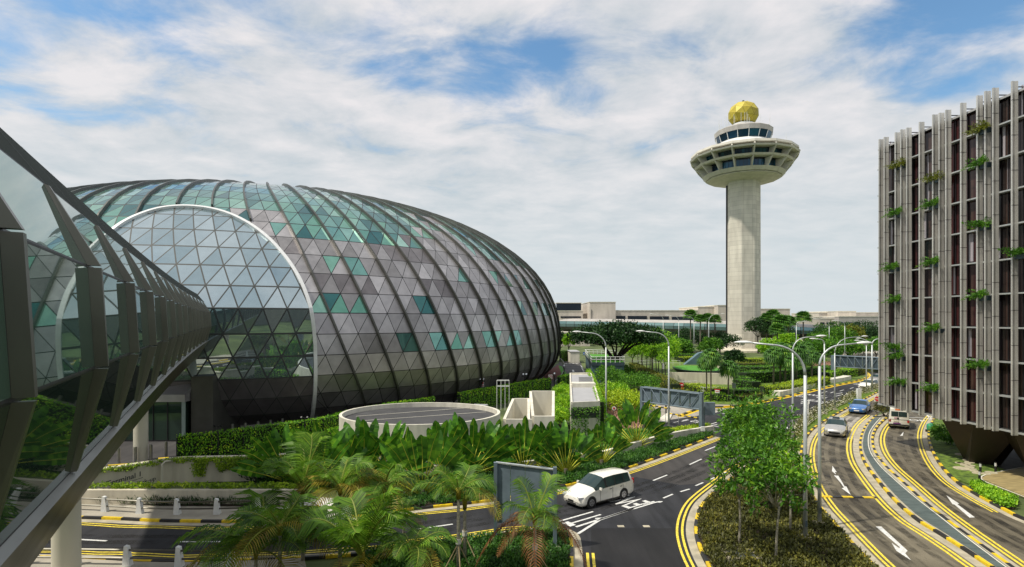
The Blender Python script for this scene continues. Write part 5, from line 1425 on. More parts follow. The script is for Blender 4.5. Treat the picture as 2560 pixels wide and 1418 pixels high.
# taller retaining wall with the lettering
up=[D(u,1200,Y) for u,Y in [(150,34.3),(255,35.2),(335,36.3),(398,37.3),(440,37.9),(520,38.2),(620,38.4),(700,38.8),(760,39.5)]]
tw_,UP=wall('retaining_wall','curved cream retaining wall with terminal lettering and hanging vines',up,1.6,.35,'cream_wall',tops=None,cap='cream_wall')
mb=MB(); p=D(404,1190,37.2); mb.tube([D(431,1152,37.6),D(412,1154,37.2),D(405,1162,37.0),D(404,1200,36.95),D(402,1208,36.9),D(392,1214,36.8)],.07,8); mb.build('pipe_trim','column_paint',tw_)
o1=D(273,1213,35.05);r1=(D(327,1197,35.85)-o1).normalized(); 
lt_=MB(); text_into(lt_,'Terminal 1',.44,o1+Vector((0,-.28,0)),r1,Vector((0,0,1)),0,bold=.008)
text_into(lt_,'Arrival Pick-up',.36,D(298,1227,35.0)+Vector((0,-.28,0)),r1,Vector((0,0,1)),0,bold=.006)
a=D(285,1218,34.9);b=D(357,1194.5,36.0); lt_.hexa([a,b,b+Vector((0,.01,0)),a+Vector((0,.01,0))],[x+Vector((0,0,.03)) for x in (a,b,b+Vector((0,.01,0)),a+Vector((0,.01,0)))])
lt_.build('lettering','text_dark',tw_)
# roadside wall of the planting bed
rw=GP([(1782,1084),(1745,1090),(1690,1100),(1640,1112),(1580,1130),(1540,1142),(1490,1156),(1440,1160),(1380,1166)])
wall('roadside_wall','long low white wall rising from the left to the gantry foot',rw,.75,.28,'white_wall')
rw=[G(u,v) for u,v in [(1380,1172),(1320,1178),(1250,1186),(1180,1188),(1080,1190),(960,1196),(880,1205)]]
wall('garden_wall','low white garden wall half hidden behind the traveller palms',rw,.75,.3,'white_wall')
rw=GP([(1940,990),(1960,986),(2050,962),(2100,953),(2120,948)]); wall('planter_wall','bright white planter wall along the far side of the main road',rw,.7,1.3,'white_wall')
rw=GP([(1500,1040),(1512,1062),(1526,1085)]); wall('edge_wall','short white wall curving beside the pale path',rw,.4,.5,'white_wall')
rw=GP([(1672,958),(1755,960),(1838,962)],0); wall('terrace_wall','long beige terrace wall below the bright green lawn disc',rw,1.9,.4,'cream_wall')
rw=GP([(1795,925),(1850,930),(1925,925)],0); wall('terrace_wall','pale terrace wall under the control tower base',rw,.9,.5,'cream_wall')
# oval roof structure
n_=G(1062,1062,3.2);f_=G(1050,1006,3.2); oc=Vector(((n_.x+f_.x)/2-.1,(n_.y+f_.y)/2,0)); ey=(f_.y-n_.y)/2; ex=192.5*oc.y*1.0/F*1.03
t=thing('oval_ventilation_building','low oval white-walled building with a dark flat roof','building',tuple(oc))
def oval(mb,prof,m=0): mb.ring(oc.x,oc.y,prof,72,m,0,None,ex,ey)
mb=MB(); oval(mb,[(1.0,0),(1.0,3.2),(.965,3.2),(.965,2.75)]); mb.build('wall','white_wall',t)
mb=MB(); oval(mb,[(.97,2.8),(.01,2.82)]); mb.build('roof','roof_dark',t)
mb=MB(); 
for (u0,v0,u1,v1) in [(890,1041,1180,1019),(905,1052,1215,1030)]:
    mb.cyl(G(u0,v0,2.88),G(u1,v1,2.88),.02,n=6)
mb.build('roof_pipes','white_wall',t); c=G(1200,1021,2.8); mb=MB(); mb.box((c.x,c.y,2.98),(1.3,.9,.3),rz=-.2); mb.build('roof_hatch','roof_grey',t)
# white frame cage behind it
c=G(1242,1026); t=thing('pipe_cage','small white tubular ladder cage behind the oval building','railing',tuple(c)); mb=MB()
for x in (0,.5,1.0,1.5):
    for y in (0,.8):
        mb.cyl((c.x+x,c.y+y,0),(c.x+x,c.y+y,3.6),.03,n=6)
for z in (2.9,3.6):
    for y in (0,.8): mb.cyl((c.x,c.y+y,z),(c.x+1.5,c.y+y,z),.03,n=6)
mb.build('cage','white_paint',t)
# angular white stair walls
def prism_wall(t,pts,Y,th,dep,m='white_wall'):
    P=[D(u,v,Y) for u,v in pts]; mb=MB(); mb.hexa([Vector((p.x,Y,p.z)) for p in P],[Vector((p.x,Y+th,p.z)) for p in P]); mb.build('wall',m,t)
g=G(1265,1075); t=thing('stairwell','angular white open stairwell walls right of the oval building','stairwell',(D(1300,0,50).x,50,0))
for Yk in (49.0,):
    mb=MB(); z=0
    def Q(u,v,Y): return D(u,v,Y)
    Yf=49.0;Yb=54.5
    # front, left, back and right walls of the lower enclosure
    def panel(a,b,za,zb,th=.25):
        d=(b-a).normalized(); n=Vector((-d.y,d.x,0))*th; mbp=MB(); mbp.hexa([Vector((a.x,a.y,0)),Vector((b.x,b.y,0)),Vector((b.x+n.x,b.y+n.y,0)),Vector((a.x+n.x,a.y+n.y,0))],[Vector((a.x,a.y,za)),Vector((b.x,b.y,zb)),Vector((b.x+n.x,b.y+n.y,zb)),Vector((a.x+n.x,a.y+n.y,za))]); mbp.build('wall','white_wall',t)
    A0=Vector((-.55,Yf,0));B0=Vector((1.75,Yf,0));C1=Vector((1.9,Yb,0));D1=Vector((.25,Yb,0))
    panel(A0,B0,2.3,2.3); panel(D1,C1,3.35,3.35); panel(Vector((-.55,Yf+.25,0)),D1,2.3,3.35); panel(Vector((1.6,Yf+.3,0)),Vector((1.75,Yb,0)),2.3,3.35)
    E0=Vector((1.95,Yf+.4,0));F0=Vector((3.75,Yf+.4,0)); G1=Vector((4.2,Yb+.6,0)); H1=Vector((1.95,Yb+.6,0))
    panel(H1,G1,4.0,4.0); panel(Vector((1.98,Yf+.7,0)),H1,2.5,4.0); panel(F0,G1,2.5,4.0); panel(E0,F0,2.5,2.5)
# long grey-roofed box
t=thing('grey_roof_building','long narrow white building with flat grey roof and louvred end','building',tuple(G(1465,1060)))
zr=3.4
R4c=[G(1427,1012,zr),G(1500,1009,zr),G(1478,935,zr),G(1424,936,zr)]
mb=MB(); mb.slab(R4c,0,zr-.02); mb.build('wall','white_wall',t)
mb=MB(); c_=sum(R4c,Vector())/4; ins=[c_+(p-c_)*.93 for p in R4c]; mb.slab(ins,zr-.01,zr+.02); mb.build('roof','roof_grey',t)
mb=MB()
for a,b in zip(R4c,R4c[1:]+R4c[:1]):
    d=(b-a).normalized(); n=Vector((-d.y,d.x,0))*.16; mb.hexa([a+Vector((0,0,-.02)),b+Vector((0,0,-.02)),b+n+Vector((0,0,-.02)),a+n+Vector((0,0,-.02))],[x+Vector((0,0,.22)) for x in (a,b,b+n,a+n)])
mb.build('parapet','white_wall',t)
a,b=R4c[0],R4c[1]
for k in range(6):
    mb=MB(); z=3.05-k*.16; mb.hexa([Vector((a.x+.12,a.y-.06,z-.10)),Vector((b.x-.12,b.y-.06,z-.10)),Vector((b.x-.12,b.y-.003,z-.10)),Vector((a.x+.12,a.y-.003,z-.10))],[Vector((a.x+.12,a.y-.09,z)),Vector((b.x-.12,b.y-.09,z)),Vector((b.x-.12,b.y-.003,z+.02)),Vector((a.x+.12,a.y-.003,z+.02))]); mb.build('louvre_slat','louvre',t)
m1=a.lerp(b,.5); mb=MB(); mb.hexa([a+(b-a)*.02+Vector((0,-.035,-1.25)),b-(b-a)*.02+Vector((0,-.035,-1.25)),b-(b-a)*.02+Vector((0,-.005,-1.25)),a+(b-a)*.02+Vector((0,-.005,-1.25))],[a+(b-a)*.02+Vector((0,-.035,-.28)),b-(b-a)*.02+Vector((0,-.035,-.28)),b-(b-a)*.02+Vector((0,-.005,-.28)),a+(b-a)*.02+Vector((0,-.005,-.28))]); mb.build('louvre_backing','joint_dark',t)
for (u,v,w,d,h,mm_) in [(1458,967,2.6,1.6,.45,'white_wall'),(1464,958,1.6,.5,.75,'roof_grey')]:
    p=G(u,v,zr); mb=MB(); mb.box((p.x,p.y,zr+h/2+.02),(w,d,h)); mb.build('roof_box',mm_,t)
# teal kiosk with a turfed roof
t=thing('turf_roof_kiosk','blue-grey flat-sided building with bright green turf roof and glass rail','building',tuple(G(1480,957)))
K=[G(1480,957),G(1560,957),Vector((21.5,118,0)),Vector((15.9,121,0))]
mb=MB(); mb.slab(K,0,3.0); mb.build('wall','teal_wall',t); mb=MB(); c_=sum(K,Vector())/4; K2=[c_+(p-c_)*1.03 for p in K]; mb.slab(K2,3.0,3.55); mb.build('fascia','gantry_dark',t); mb=MB(); mb.slab([c_+(p-c_)*.98 for p in K],3.55,3.66); mb.build('turf_roof','lawn_bright',t)
for a,b in zip(K2,K2[1:]+K2[:1]):
    mb=MB(); mb.poly([(a.x,a.y,3.56),(b.x,b.y,3.56),(b.x,b.y,4.5),(a.x,a.y,4.5)])
    for z in (4.1,4.55): mb.cyl((a.x,a.y,z),(b.x,b.y,z),.05,n=6)
    for k in range(8): p=a.lerp(b,k/7); mb.cyl((p.x,p.y,3.5),(p.x,p.y,4.55),.05,n=6)
    mb.v=mb.v[4:]; mb.f=[tuple(i-4 for i in f) for f in mb.f[1:]]; mb.m=mb.m[1:]
    mb.build('railing','white_paint',t)
# small white block by the street
for (u0,u1,v0,v1,lab) in [(1426,1449,881,908,'pale concrete vent box at the end of the side street')]:
    a=G(u0,v1);Yk=a.y;h=11+(800-v0)*Yk/F; w=(u1-u0)*Yk/F; t=thing('vent_box',lab,'building',tuple(a)); mb=MB(); mb.box((a.x+w/2,Yk+4,h/2),(w,8,h)); mb.build('wall','white_wall',t); mb=MB(); mb.box((a.x+w/2,Yk+4,h+.1),(w+.2,8.2,.2)); mb.build('roof','roof_grey',t)
# green discs of lawn on dark drums
for (u,v,rx,lab) in [(1742,921,4.2,'bright green turf disc on a sloping dark drum beside the slim trees')]:
    c=G(u,v,1.9); t=thing('turf_disc',lab,'garden feature',(c.x,c.y,0)); mb=MB(); mb.ring(c.x,c.y,[(.55,0),(.98,1.7),(1.0,1.9),(.93,1.9)],36,0,0,None,rx,rx*1.5); mb.build('drum','gantry_dark',t); mb=MB(); mb.ring(c.x,c.y,[(.94,1.86),(.94,1.96),(.01,2.0)],36,0,0,None,rx,rx*1.5); mb.build('turf','lawn_bright',t)
c=G(1750,902); t=thing('dark_ramp_wall','dark grey sloping wall rising behind the turf disc','wall',(c.x,c.y,0)); P=[D(u,v,132) for u,v in [(1712,912),(1760,912),(1760,880),(1748,883)]]; mb=MB(); mb.hexa([Vector((p.x,132,p.z)) for p in P],[Vector((p.x,133.5,p.z)) for p in P]); mb.build('wall_body','teal_wall',t)

# ================================================================== railings
def guard(name,label,P,h,post,n,rails,pm='white_paint',rm='bamboo',prad=.03,cat='railing'):
    t=thing(name,label,cat,(P[0].x,P[0].y,0))
    L=sum((b-a).length for a,b in zip(P,P[1:])); Q=resample(P,L/(n-1)*.9999)
    for q in Q[:n]:
        mb=MB(); post(mb,q); mb.build('post',pm,t)
    for z in rails:
        mb=MB(); mb.tube([Vector((p.x,p.y,z)) for p in P],prad,6); mb.build('rail',rm,t)
    return t
def fatpost(mb,q): mb.hexa([(q.x-.19,q.y-.13,0.08),(q.x+.16,q.y-.13,0.08),(q.x+.16,q.y+.13,0.08),(q.x-.19,q.y+.13,0.08)],[(q.x-.13,q.y-.1,.98),(q.x+.02,q.y-.1,.95),(q.x+.02,q.y+.1,.95),(q.x-.13,q.y+.1,.98)])
pp=catmull(GP([(84,1278),(175,1280),(270,1284),(364,1289),(458,1291),(552,1290),(646,1287)]),4)
guard('rail_guard','two brown rails on chunky white posts beyond the left road',pp,.95,fatpost,7,(.42,.80),rm='bridge_metal',prad=.05)
pp=GP([(62,1416),(190,1417),(318,1419),(448,1421),(580,1423)])
guard('rail_guard','two brown rails on chunky white posts along the bottom edge',pp,.95,fatpost,5,(.42,.78),rm='bridge_metal',prad=.05)
def thin(h):
    return lambda mb,q: mb.cyl((q.x,q.y,0),(q.x,q.y,h),.03,n=6)
guard('white_railing','white tubular railing across the garden path behind the gantry',GP([(1690,972),(1693,974),(1726,974),(1742,972)]),1.3,thin(1.3),6,(.7,1.3),rm='white_paint')
guard('white_railing','white tubular railing before the paired fan palms',GP([(1752,985),(1760,988),(1797,986)]),1.1,thin(1.1),5,(.6,1.1),rm='white_paint')
guard('white_railing','long far white railing behind the slim tree row',GP([(1580,916),(1640,913),(1700,914)]),1.2,thin(1.2),9,(.6,1.2),rm='white_paint')
guard('path_fence','dense grey picket fence curving beside the side street',catmull(GP([(1391,905),(1404,911),(1411,925),(1409,942),(1400,958),(1388,972)]),6),1.2,thin(1.2),40,(1.2,),pm='steel',rm='steel')
guard('verge_rail','low pale rail threaded through the verge flowers',catmull(GP([(2005,1082),(2040,1052),(2080,1028),(2130,1004)]),5),.45,thin(.45),16,(.25,.45),pm='bamboo',rm='hanger_cream',prad=.03)
# ================================================================== vehicles
def auto_smooth(o,deg=35):
    me=o.data; me.polygons.foreach_set('use_smooth',[True]*len(me.polygons)); me.set_sharp_from_angle(angle=math.radians(deg)); me.update()
def car(name,label,cat,c,h,L,Wd,style,paint,extra=None,group=None,wheel=.31,wb=None,signbox=None,cs=1.0):
    """body lofted nose to tail; +x is forward"""
    t=thing(name,label,cat,(c[0],c[1],.005),math.atan2(h[1],h[0]),group)
    S_=STY[style]; hw=Wd/2
    secs=[]
    for (x,w,zb,zt,ztop,wr) in S_['st']:
        X=x*L; W_=w*hw; wt=wr*hw
        half=[(W_*.88,zb),(W_,zb+.12),(W_*1.0,(zb+zt)/2),(W_*.975,zt),(wt,ztop-.05 if ztop-zt>.25 else ztop-.03),(wt*.84,ztop),(0,ztop+.025)]
        ring=[(X,y,z) for y,z in half]+[(X,-y,z) for y,z in reversed(half[:-1])]
        secs.append(ring)
    n=len(secs[0]); body=MB();gl=MB();gr=MB();ws=MB();wr_=MB();pil=MB()
    for i in range(len(secs)-1):
        for k in range(n-1):
            q=[secs[i][k],secs[i+1][k],secs[i+1][k+1],secs[i][k+1]]
            seg=k if k<6 else 11-k
            if seg==3 and i in S_['side']: (gl if k<6 else gr).poly(q)
            elif seg==3 and min(S_['side'])<i<max(S_['side']) and style!='van': pil.poly(q)
            elif seg in (4,5) and i in S_['screen']: (ws if i==min(S_['screen']) else wr_).poly(q)
            elif seg==3 and i in S_['screen'] and i in S_.get('cornerglass',()): ws.poly(q)
            else: body.poly(q)
        body.poly([secs[i][0],secs[i][n-1],secs[i+1][n-1],secs[i+1][0]])
    body.poly(secs[0]); body.poly(list(reversed(secs[-1])))
    def weld(mb):
        bm=bmesh.new(); me=bpy.data.meshes.new('x'); me.from_pydata(mb.v,[],mb.f); bm.from_mesh(me); bmesh.ops.remove_doubles(bm,verts=bm.verts,dist=1e-4); bmesh.ops.recalc_face_normals(bm,faces=bm.faces)
        mb.v=[tuple(v.co) for v in bm.verts]; bm.verts.index_update(); mb.f=[tuple(v.index for v in f.verts) for f in bm.faces]; mb.m=[0]*len(mb.f); bm.free(); bpy.data.meshes.remove(me)
    weld(body); o=body.build('body',paint,t,world=False); auto_smooth(o,38)
    for q_ in (gl,gr): weld(q_); auto_smooth(q_.build('side_window','car_glass',t,world=False),30)
    if pil.f: weld(pil); pil.build('door_pillar_trim','plastic_black',t,world=False)
    if wr_.f: weld(wr_); auto_smooth(wr_.build('rear_screen','car_glass',t,world=False),30)
    if ws.f: weld(ws); g=ws.build('windscreen','car_glass',t,world=False); auto_smooth(g,30)
    wbx=wb or L*.6; fx=L/2-S_['fo']*L; 
    for X in (fx,fx-wbx):
        for s_ in (1,-1):
            ar=MB(); ar.cyl((X,s_*(hw-.25),wheel),(X,s_*(hw+.004),wheel),wheel*1.17,n=22); ar.build('wheel_arch','plastic_black',t,world=False)
            w=MB(); w.cyl((X,s_*(hw-.2),wheel),(X,s_*(hw+.02),wheel),wheel,wheel*.97,20); wo=w.build('wheel','rubber',t,world=False)
            r=MB(); r.cyl((X,s_*(hw+.0),wheel),(X,s_*(hw+.028),wheel),wheel*.66,wheel*.6,20); r.build('rim','alloy',wo,world=False)
            sp_=MB()
            for k in range(5):
                a=2*math.pi*k/5+.3; p=(X+math.cos(a)*wheel*.36,s_*(hw+.03),wheel+math.sin(a)*wheel*.36); sp_.box(p,(.06,.008,.06))
            sp_.build('rim_openings','plastic_black',wo,world=False)
    fx0=L/2
    for s_ in (1,-1):
        for nm,X,y,z,d,mt in S_['lights']:
            mb=MB(); mb.box((X*L,s_*y*hw,z),d,0,rz=s_*(-.35 if X>0 else .35)); auto_smooth(mb.build(nm,mt,t,world=False))
        mx_,my_,mz_=S_['mirror']; mb=MB(); mb.box((mx_*L,s_*(hw+.09),mz_),(.1,.2,.13),taper=.85); mb.build('wing_mirror',S_.get('mmat',paint) or paint,t,world=False)
        mb=MB()
        for X in S_['doors']: mb.box((X*L,s_*(hw+.0015),(S_['zb']+S_['belt'])/2),(.018,.006,(S_['belt']-S_['zb'])*.92))
        for X in S_['handles']: mb.box((X*L,s_*(hw+.008),S_['belt']-.12),(.17,.025,.03))
        if S_['doors']: mb.build('door_lines','joint_dark',t,world=False)
    for nm,p,d,mt in S_['bits']:
        mb=MB(); mb.box((p[0]*L,p[1]*hw,p[2]),(d[0],d[1]*Wd,d[2])); mb.build(nm,mt,t,world=False)
    if signbox:
        mb=MB(); mb.box((signbox*L,0,S_['roof']+.09),(.18,.62,.16),taper=.85); mb.build('roof_sign','gantry_dark' if paint!='car_blue' else 'car_dark',t,world=False)
    return t
STY={
'mpv':dict(st=[(.5,.62,.30,.48,.60,.45),(.487,.80,.22,.52,.68,.60),(.45,.94,.18,.60,.80,.70),(.38,.99,.18,.78,.92,.78),(.27,1.0,.18,.93,1.04,.82),(.245,1.0,.18,.945,1.09,.82),(.06,1.0,.18,.98,1.56,.74),(.03,1.0,.18,.985,1.585,.74),(-.12,1.0,.18,1.0,1.62,.75),(-.14,1.0,.18,1.0,1.62,.75),(-.29,1.0,.18,1.02,1.60,.74),(-.305,1.0,.18,1.02,1.60,.74),(-.42,.99,.18,1.04,1.565,.71),(-.445,.98,.20,1.05,1.54,.70),(-.485,.96,.24,.98,1.16,.74),(-.50,.90,.28,.84,.95,.66)],
  side={5,7,9,11},screen={5,13},fo=.185,lights=[('headlight',.462,.70,.66,(.30,.30,.11),'lamp_lens'),('tail_light',-.488,.86,.98,(.10,.16,.30),'tail_red')],mirror=(.17,0,1.03),doors=(.16,-.07,-.27),handles=(-.03,-.23),zb=.25,belt=.98,roof=1.6,
  bits=[('grille',(.494,0,.60),(.05,.42,.04),'plastic_black'),('front_plate',(.5,0,.42),(.03,.26,.11),'plastic_black'),('bumper_intake',(.497,0,.30),(.05,.5,.07),'plastic_black'),('rear_plate',(-.5,0,.72),(.03,.26,.11),'plastic_black'),('sill',(-.05,0,.2),(2.3,1.0,.05),'plastic_black')]),
'hatch':dict(st=[(.5,.60,.28,.46,.58,.42),(.485,.80,.20,.55,.68,.60),(.44,.95,.17,.64,.80,.70),(.33,1.0,.17,.80,.90,.80),(.22,1.0,.17,.88,.98,.82),(.20,1.0,.17,.89,1.01,.82),(.03,1.0,.17,.93,1.40,.74),(.0,1.0,.17,.935,1.43,.74),(-.13,1.0,.17,.94,1.46,.74),(-.145,1.0,.17,.94,1.46,.74),(-.33,1.0,.17,.97,1.42,.71),(-.36,.99,.18,.98,1.40,.70),(-.46,.97,.22,.95,1.08,.72),(-.5,.88,.28,.78,.88,.62)],
  side={5,7,9},screen={5,11},fo=.2,lights=[('headlight',.455,.72,.62,(.34,.28,.13),'lamp_lens'),('tail_light',-.48,.82,.84,(.12,.24,.2),'tail_red')],mirror=(.14,0,.97),doors=(.14,-.12),handles=(-.07,-.28),zb=.22,belt=.9,roof=1.46,
  bits=[('grille',(.497,0,.44),(.05,.50,.17),'plastic_black'),('front_plate',(.508,0,.45),(.03,.27,.10),'plastic_black'),('bumper_intake',(.495,0,.26),(.05,.62,.06),'plastic_black'),('rear_plate',(-.5,0,.66),(.03,.26,.11),'plastic_black')]),
'sedan':dict(st=[(.5,.62,.28,.46,.56,.44),(.487,.80,.20,.55,.66,.60),(.45,.94,.17,.64,.76,.70),(.33,1.0,.17,.80,.89,.80),(.22,1.0,.17,.88,.95,.82),(.20,1.0,.17,.89,.98,.82),(.05,1.0,.17,.93,1.38,.73),(.02,1.0,.17,.935,1.41,.73),(-.09,1.0,.17,.94,1.44,.73),(-.105,1.0,.17,.94,1.44,.73),(-.21,1.0,.17,.95,1.40,.71),(-.23,.99,.17,.955,1.38,.70),(-.35,.98,.18,.96,1.04,.76),(-.37,.97,.18,.96,1.02,.76),(-.48,.94,.22,.92,.98,.72),(-.5,.86,.28,.74,.84,.6)],
  side={5,7,9},screen={5,11},fo=.19,lights=[('headlight',.468,.72,.60,(.28,.28,.14),'lamp_lens'),('tail_light',-.485,.78,.80,(.1,.3,.16),'tail_red')],mirror=(.15,0,.97),doors=(.15,-.08),handles=(-.04,-.19),zb=.22,belt=.9,roof=1.44,
  bits=[('grille',(.494,0,.56),(.05,.34,.10),'plastic_black'),('front_plate',(.505,0,.42),(.03,.30,.13),'sign_white'),('bumper_intake',(.492,0,.25),(.05,.6,.06),'plastic_black'),('rear_plate',(-.5,0,.66),(.03,.26,.11),'plastic_black')]),
'van':dict(st=[(.5,.74,.34,.60,.86,.66),(.485,.90,.28,.80,1.0,.74),(.44,.98,.26,.98,1.16,.82),(.36,1.0,.26,1.14,2.02,.82),(.33,1.0,.26,1.16,2.10,.84),(.16,1.0,.26,1.18,2.17,.86),(.145,1.0,.26,1.18,2.17,.86),(-.10,1.0,.26,1.18,2.19,.86),(-.115,1.0,.26,1.18,2.19,.86),(-.44,1.0,.26,1.18,2.16,.86),(-.47,1.0,.28,1.18,2.12,.85),(-.495,.985,.30,1.14,2.02,.83),(-.5,.96,.34,1.10,1.9,.80)],
  side={3,4,6,8},screen={2},fo=.17,lights=[('headlight',.475,.74,.74,(.12,.22,.16),'lamp_lens'),('tail_light',-.500,.86,.80,(.05,.2,.22),'tail_red')],mirror=(.40,0,1.45),mmat='plastic_black',doors=(.33,.15,-.11),handles=(.2,0),zb=.35,belt=1.1,roof=2.15,
  bits=[('rear_window',(-.502,.42,1.50),(.03,.34,.50),'car_glass'),('rear_window',(-.502,-.36,1.50),(.03,.40,.50),'car_glass'),('rear_door_line',(-.503,.03,1.1),(.01,.012,1.3),'joint_dark'),('rear_seam',(-.503,0,.95),(.012,.92,.02),'joint_dark'),('rear_plate',(-.505,.28,.78),(.03,.26,.13),'hanger_cream'),('rear_bumper',(-.505,0,.42),(.10,.97,.12),'plastic_black'),('bumper_decal',(-.506,.22,.56),(.02,.36,.10),'purple'),('roof_logo',(-.497,.12,1.93),(.05,.26,.13),'orange'),('roof_logo_wing',(-.497,-.22,1.93),(.05,.14,.12),'purple'),('door_badge',(-.505,.28,1.1),(.02,.2,.14),'leaf_pinkcar'),('black_dot',(-.506,-.02+.14,1.08),(.02,.09,.14),'plastic_black')]),
}
mat('leaf_pinkcar',(.60,.36,.42),.4,var=.1)
car('minivan','white people carrier turning at the junction, the largest car in view','car',(5.29,34.24),(-.80,-.60),4.60,1.75,'mpv','car_white',wheel=.325,wb=2.75)
car('hatchback_taxi','silver hatchback with a small roof sign coming down the centre road','car',(31.3,54.1),(-.55,-.83),4.3,1.78,'hatch','car_silver',signbox=-.02)
car('taxi','blue saloon taxi with a dark roof sign on the centre road','taxi',(41.7,67.1),(-.65,-.76),4.6,1.78,'sedan','car_blue',signbox=0.0)
car('van','white minibus with purple and orange marks stopping under the hotel edge','van',(40.3,58.4),(.55,.835),4.7,1.72,'van','car_white',wheel=.32)
def carat(u,v): g=G(u,v); return (g.x,g.y)
car('car','white car farther up the main road near the white lamp post','car',carat(2172,972),(-.80,-.60),4.3,1.8,'hatch','car_white')
car('car','silver-white saloon at the hotel corner, farthest of the white cars','car',carat(2196,956),(-.85,-.52),4.5,1.8,'sedan','car_silver')
car('car','dark car passing below the far gantry','car',carat(2168,922),(-1,-.1),4.5,1.8,'sedan','car_dark')
car('car','white car half hidden behind the palm fronds on the left road','car',(-10.9,29.6),(-.99,.05),4.4,1.76,'hatch','car_white')
# green bin by the hotel lawn
c=G(2327,1080); t=thing('green_drum','round green drum at the edge of the hotel lawn','bin',tuple(c)); mb=MB(); mb.cyl((c.x,c.y,.0),(c.x,c.y,.2),.45,n=16); mb.build('base','dark_metal',t); mb=MB(); mb.ring(c.x,c.y,[(.32,.2),(.36,.5),(.3,.75),(.12,.85),(.01,.87)],16); mb.build('drum','sign_green',t,smooth=True)
# traffic cone near the stairwell
c=Vector((3.95,48.6,2.4)); 
c=G(1367,1050); t=thing('traffic_cone','small orange cone by the white stairwell','cone',tuple(c)); mb=MB(); mb.cyl(c,c+Vector((0,0,.06)),.3,n=8); mb.build('base','dark_metal',t); mb=MB(); mb.cyl(c+Vector((0,0,.06)),c+Vector((0,0,.8)),.2,.03,12); mb.build('cone','orange',t)
# ================================================================== vegetation
random.seed(21)
def frond_mesh(L,rise,droop,nl=30,lw=.045,ll=.42,m='leaf_palm',twist=.0):
    """one feather leaf growing along +x from the origin"""
    mb=MB(); rc=[]
    N=nl
    for k in range(N+1):
        f=k/N; x=L*(f*math.cos(rise)*(1-.18*f)); z=L*(f*math.sin(rise)-droop*f*f*.9)
        rc.append(Vector((x,math.sin(f*2.2)*twist,z)))
    rm=MB(); rm.tube(rc[::3]+([rc[-1]] if N%3 else []),.013,5,r1=.004)
    for k in range(3,N+1):
        f=k/N; p=rc[k]; tg=(rc[k]-rc[k-1]).normalized(); sd=Vector((-tg.y,tg.x,0)).normalized(); up=sd.cross(tg)*-1
        l=ll*(math.sin(math.pi*min(1,f*.86+.12))**.55)*U(.85,1.1)
        for s_ in (1,-1):
            d=(sd*s_*1.0+tg*(.45+.5*f)+Vector((0,0,.18))).normalized()
            q1=p+d*l*.5; q2=p+(d+Vector((0,0,-.28-.16*U(0,1)))).normalized()*l
            wv=tg*lw*.5
            i=len(mb.v); mb.v.extend([tuple(p-wv*.5),tuple(p+wv*.5),tuple(q1+wv),tuple(q1-wv),tuple(q2)])
            mb.f.append((i,i+1,i+2,i+3)); mb.m.append(0); mb.f.append((i+3,i+2,i+4)); mb.m.append(0)
    return mb,rm
FR={}
for nm,m_,args in [('a','leaf_palm',(1.0,1.0,.55)),('b','leaf_palm',(1.0,.65,.55)),('c','leaf_palm',(1.0,1.25,.45)),('d','leaf_palm_old',(1.0,.45,.75)),('e','leaf_palm_dead',(1.0,.2,.85)),('f','leaf_palm',(1.0,.8,.75))]:
    a,b=frond_mesh(args[0],args[1],args[2],nl=30,lw=.0175,ll=.31,m=m_,twist=U(-.1,.1))
    # merge rachis and leaflets into one frond mesh with two materials
    i=len(a.v); a.v+=b.v; a.f+=[tuple(k+i for k in f) for f in b.f]; a.m+=[1]*len(b.f)
    o=a.build('frond',[m_,'palm_rachis' if nm not in 'e' else 'leaf_palm_dead']); FR[nm]=o.data; bpy.data.objects.remove(o)
def bamboo(t,x,y,z,r,n,a0):
    for k in range(n):
        a=a0+2*math.pi*k/n; mb=MB(); mb.cyl((x+math.cos(a)*r,y+math.sin(a)*r,0),(x-math.cos(a)*.12,y-math.sin(a)*.12,z+.15),.025,n=6); mb.build('prop_stake','bamboo',t)
    mb=MB(); mb.cyl((x,y,z-.1),(x,y,z+.12),.12,n=8); mb.build('binding','rope_wrap',t)
def coconut(x,y,zc,L,label,n=12,mix='aabbcf',old='d',nold=2,trunk=.075,stakes=True,lean=0.0,a0=None):
    t=thing('coconut_palm',label,'palm',(x,y,.05),group='young coconut palms in the near bed')
    mb=MB(); mb.tube([Vector((0,0,0)),Vector((lean*.4,0,zc*.5)),Vector((lean,0,zc))],trunk*1.25,9,r1=trunk*.8); mb.build('trunk','bark_pale',t,world=False,smooth=True)
    mb=MB(); mb.tube([Vector((lean,0,zc-.25)),Vector((lean,0,zc+.2))],trunk*1.2,8,r1=trunk*1.6); mb.build('crownshaft','leaf_palm_old',t,world=False,smooth=True)
    a0=U(0,6) if a0 is None else a0
    for k in range(n+nold):
        key=random.choice(mix) if k<n else old
        o=bpy.data.objects.new('frond',FR[key]); COL.objects.link(o); o.parent=t
        s=L*U(.85,1.12); o.location=(lean,0,zc+U(-.05,.15)); o.scale=(s,s,s*U(.9,1.1)); o.rotation_euler=(U(-.25,.25),U(-.12,.12),a0+k*2.39996)
    if stakes: bamboo(t,0,0,min(1.5,zc*.5),.75,3,U(0,6))
    for ch in t.children:
        if ch.name.startswith(('prop','bind')): ch.location=(0,0,0)
    return t
def bpos(u,v,Y): p=D(u,v,Y); return p.x,p.y,p.z
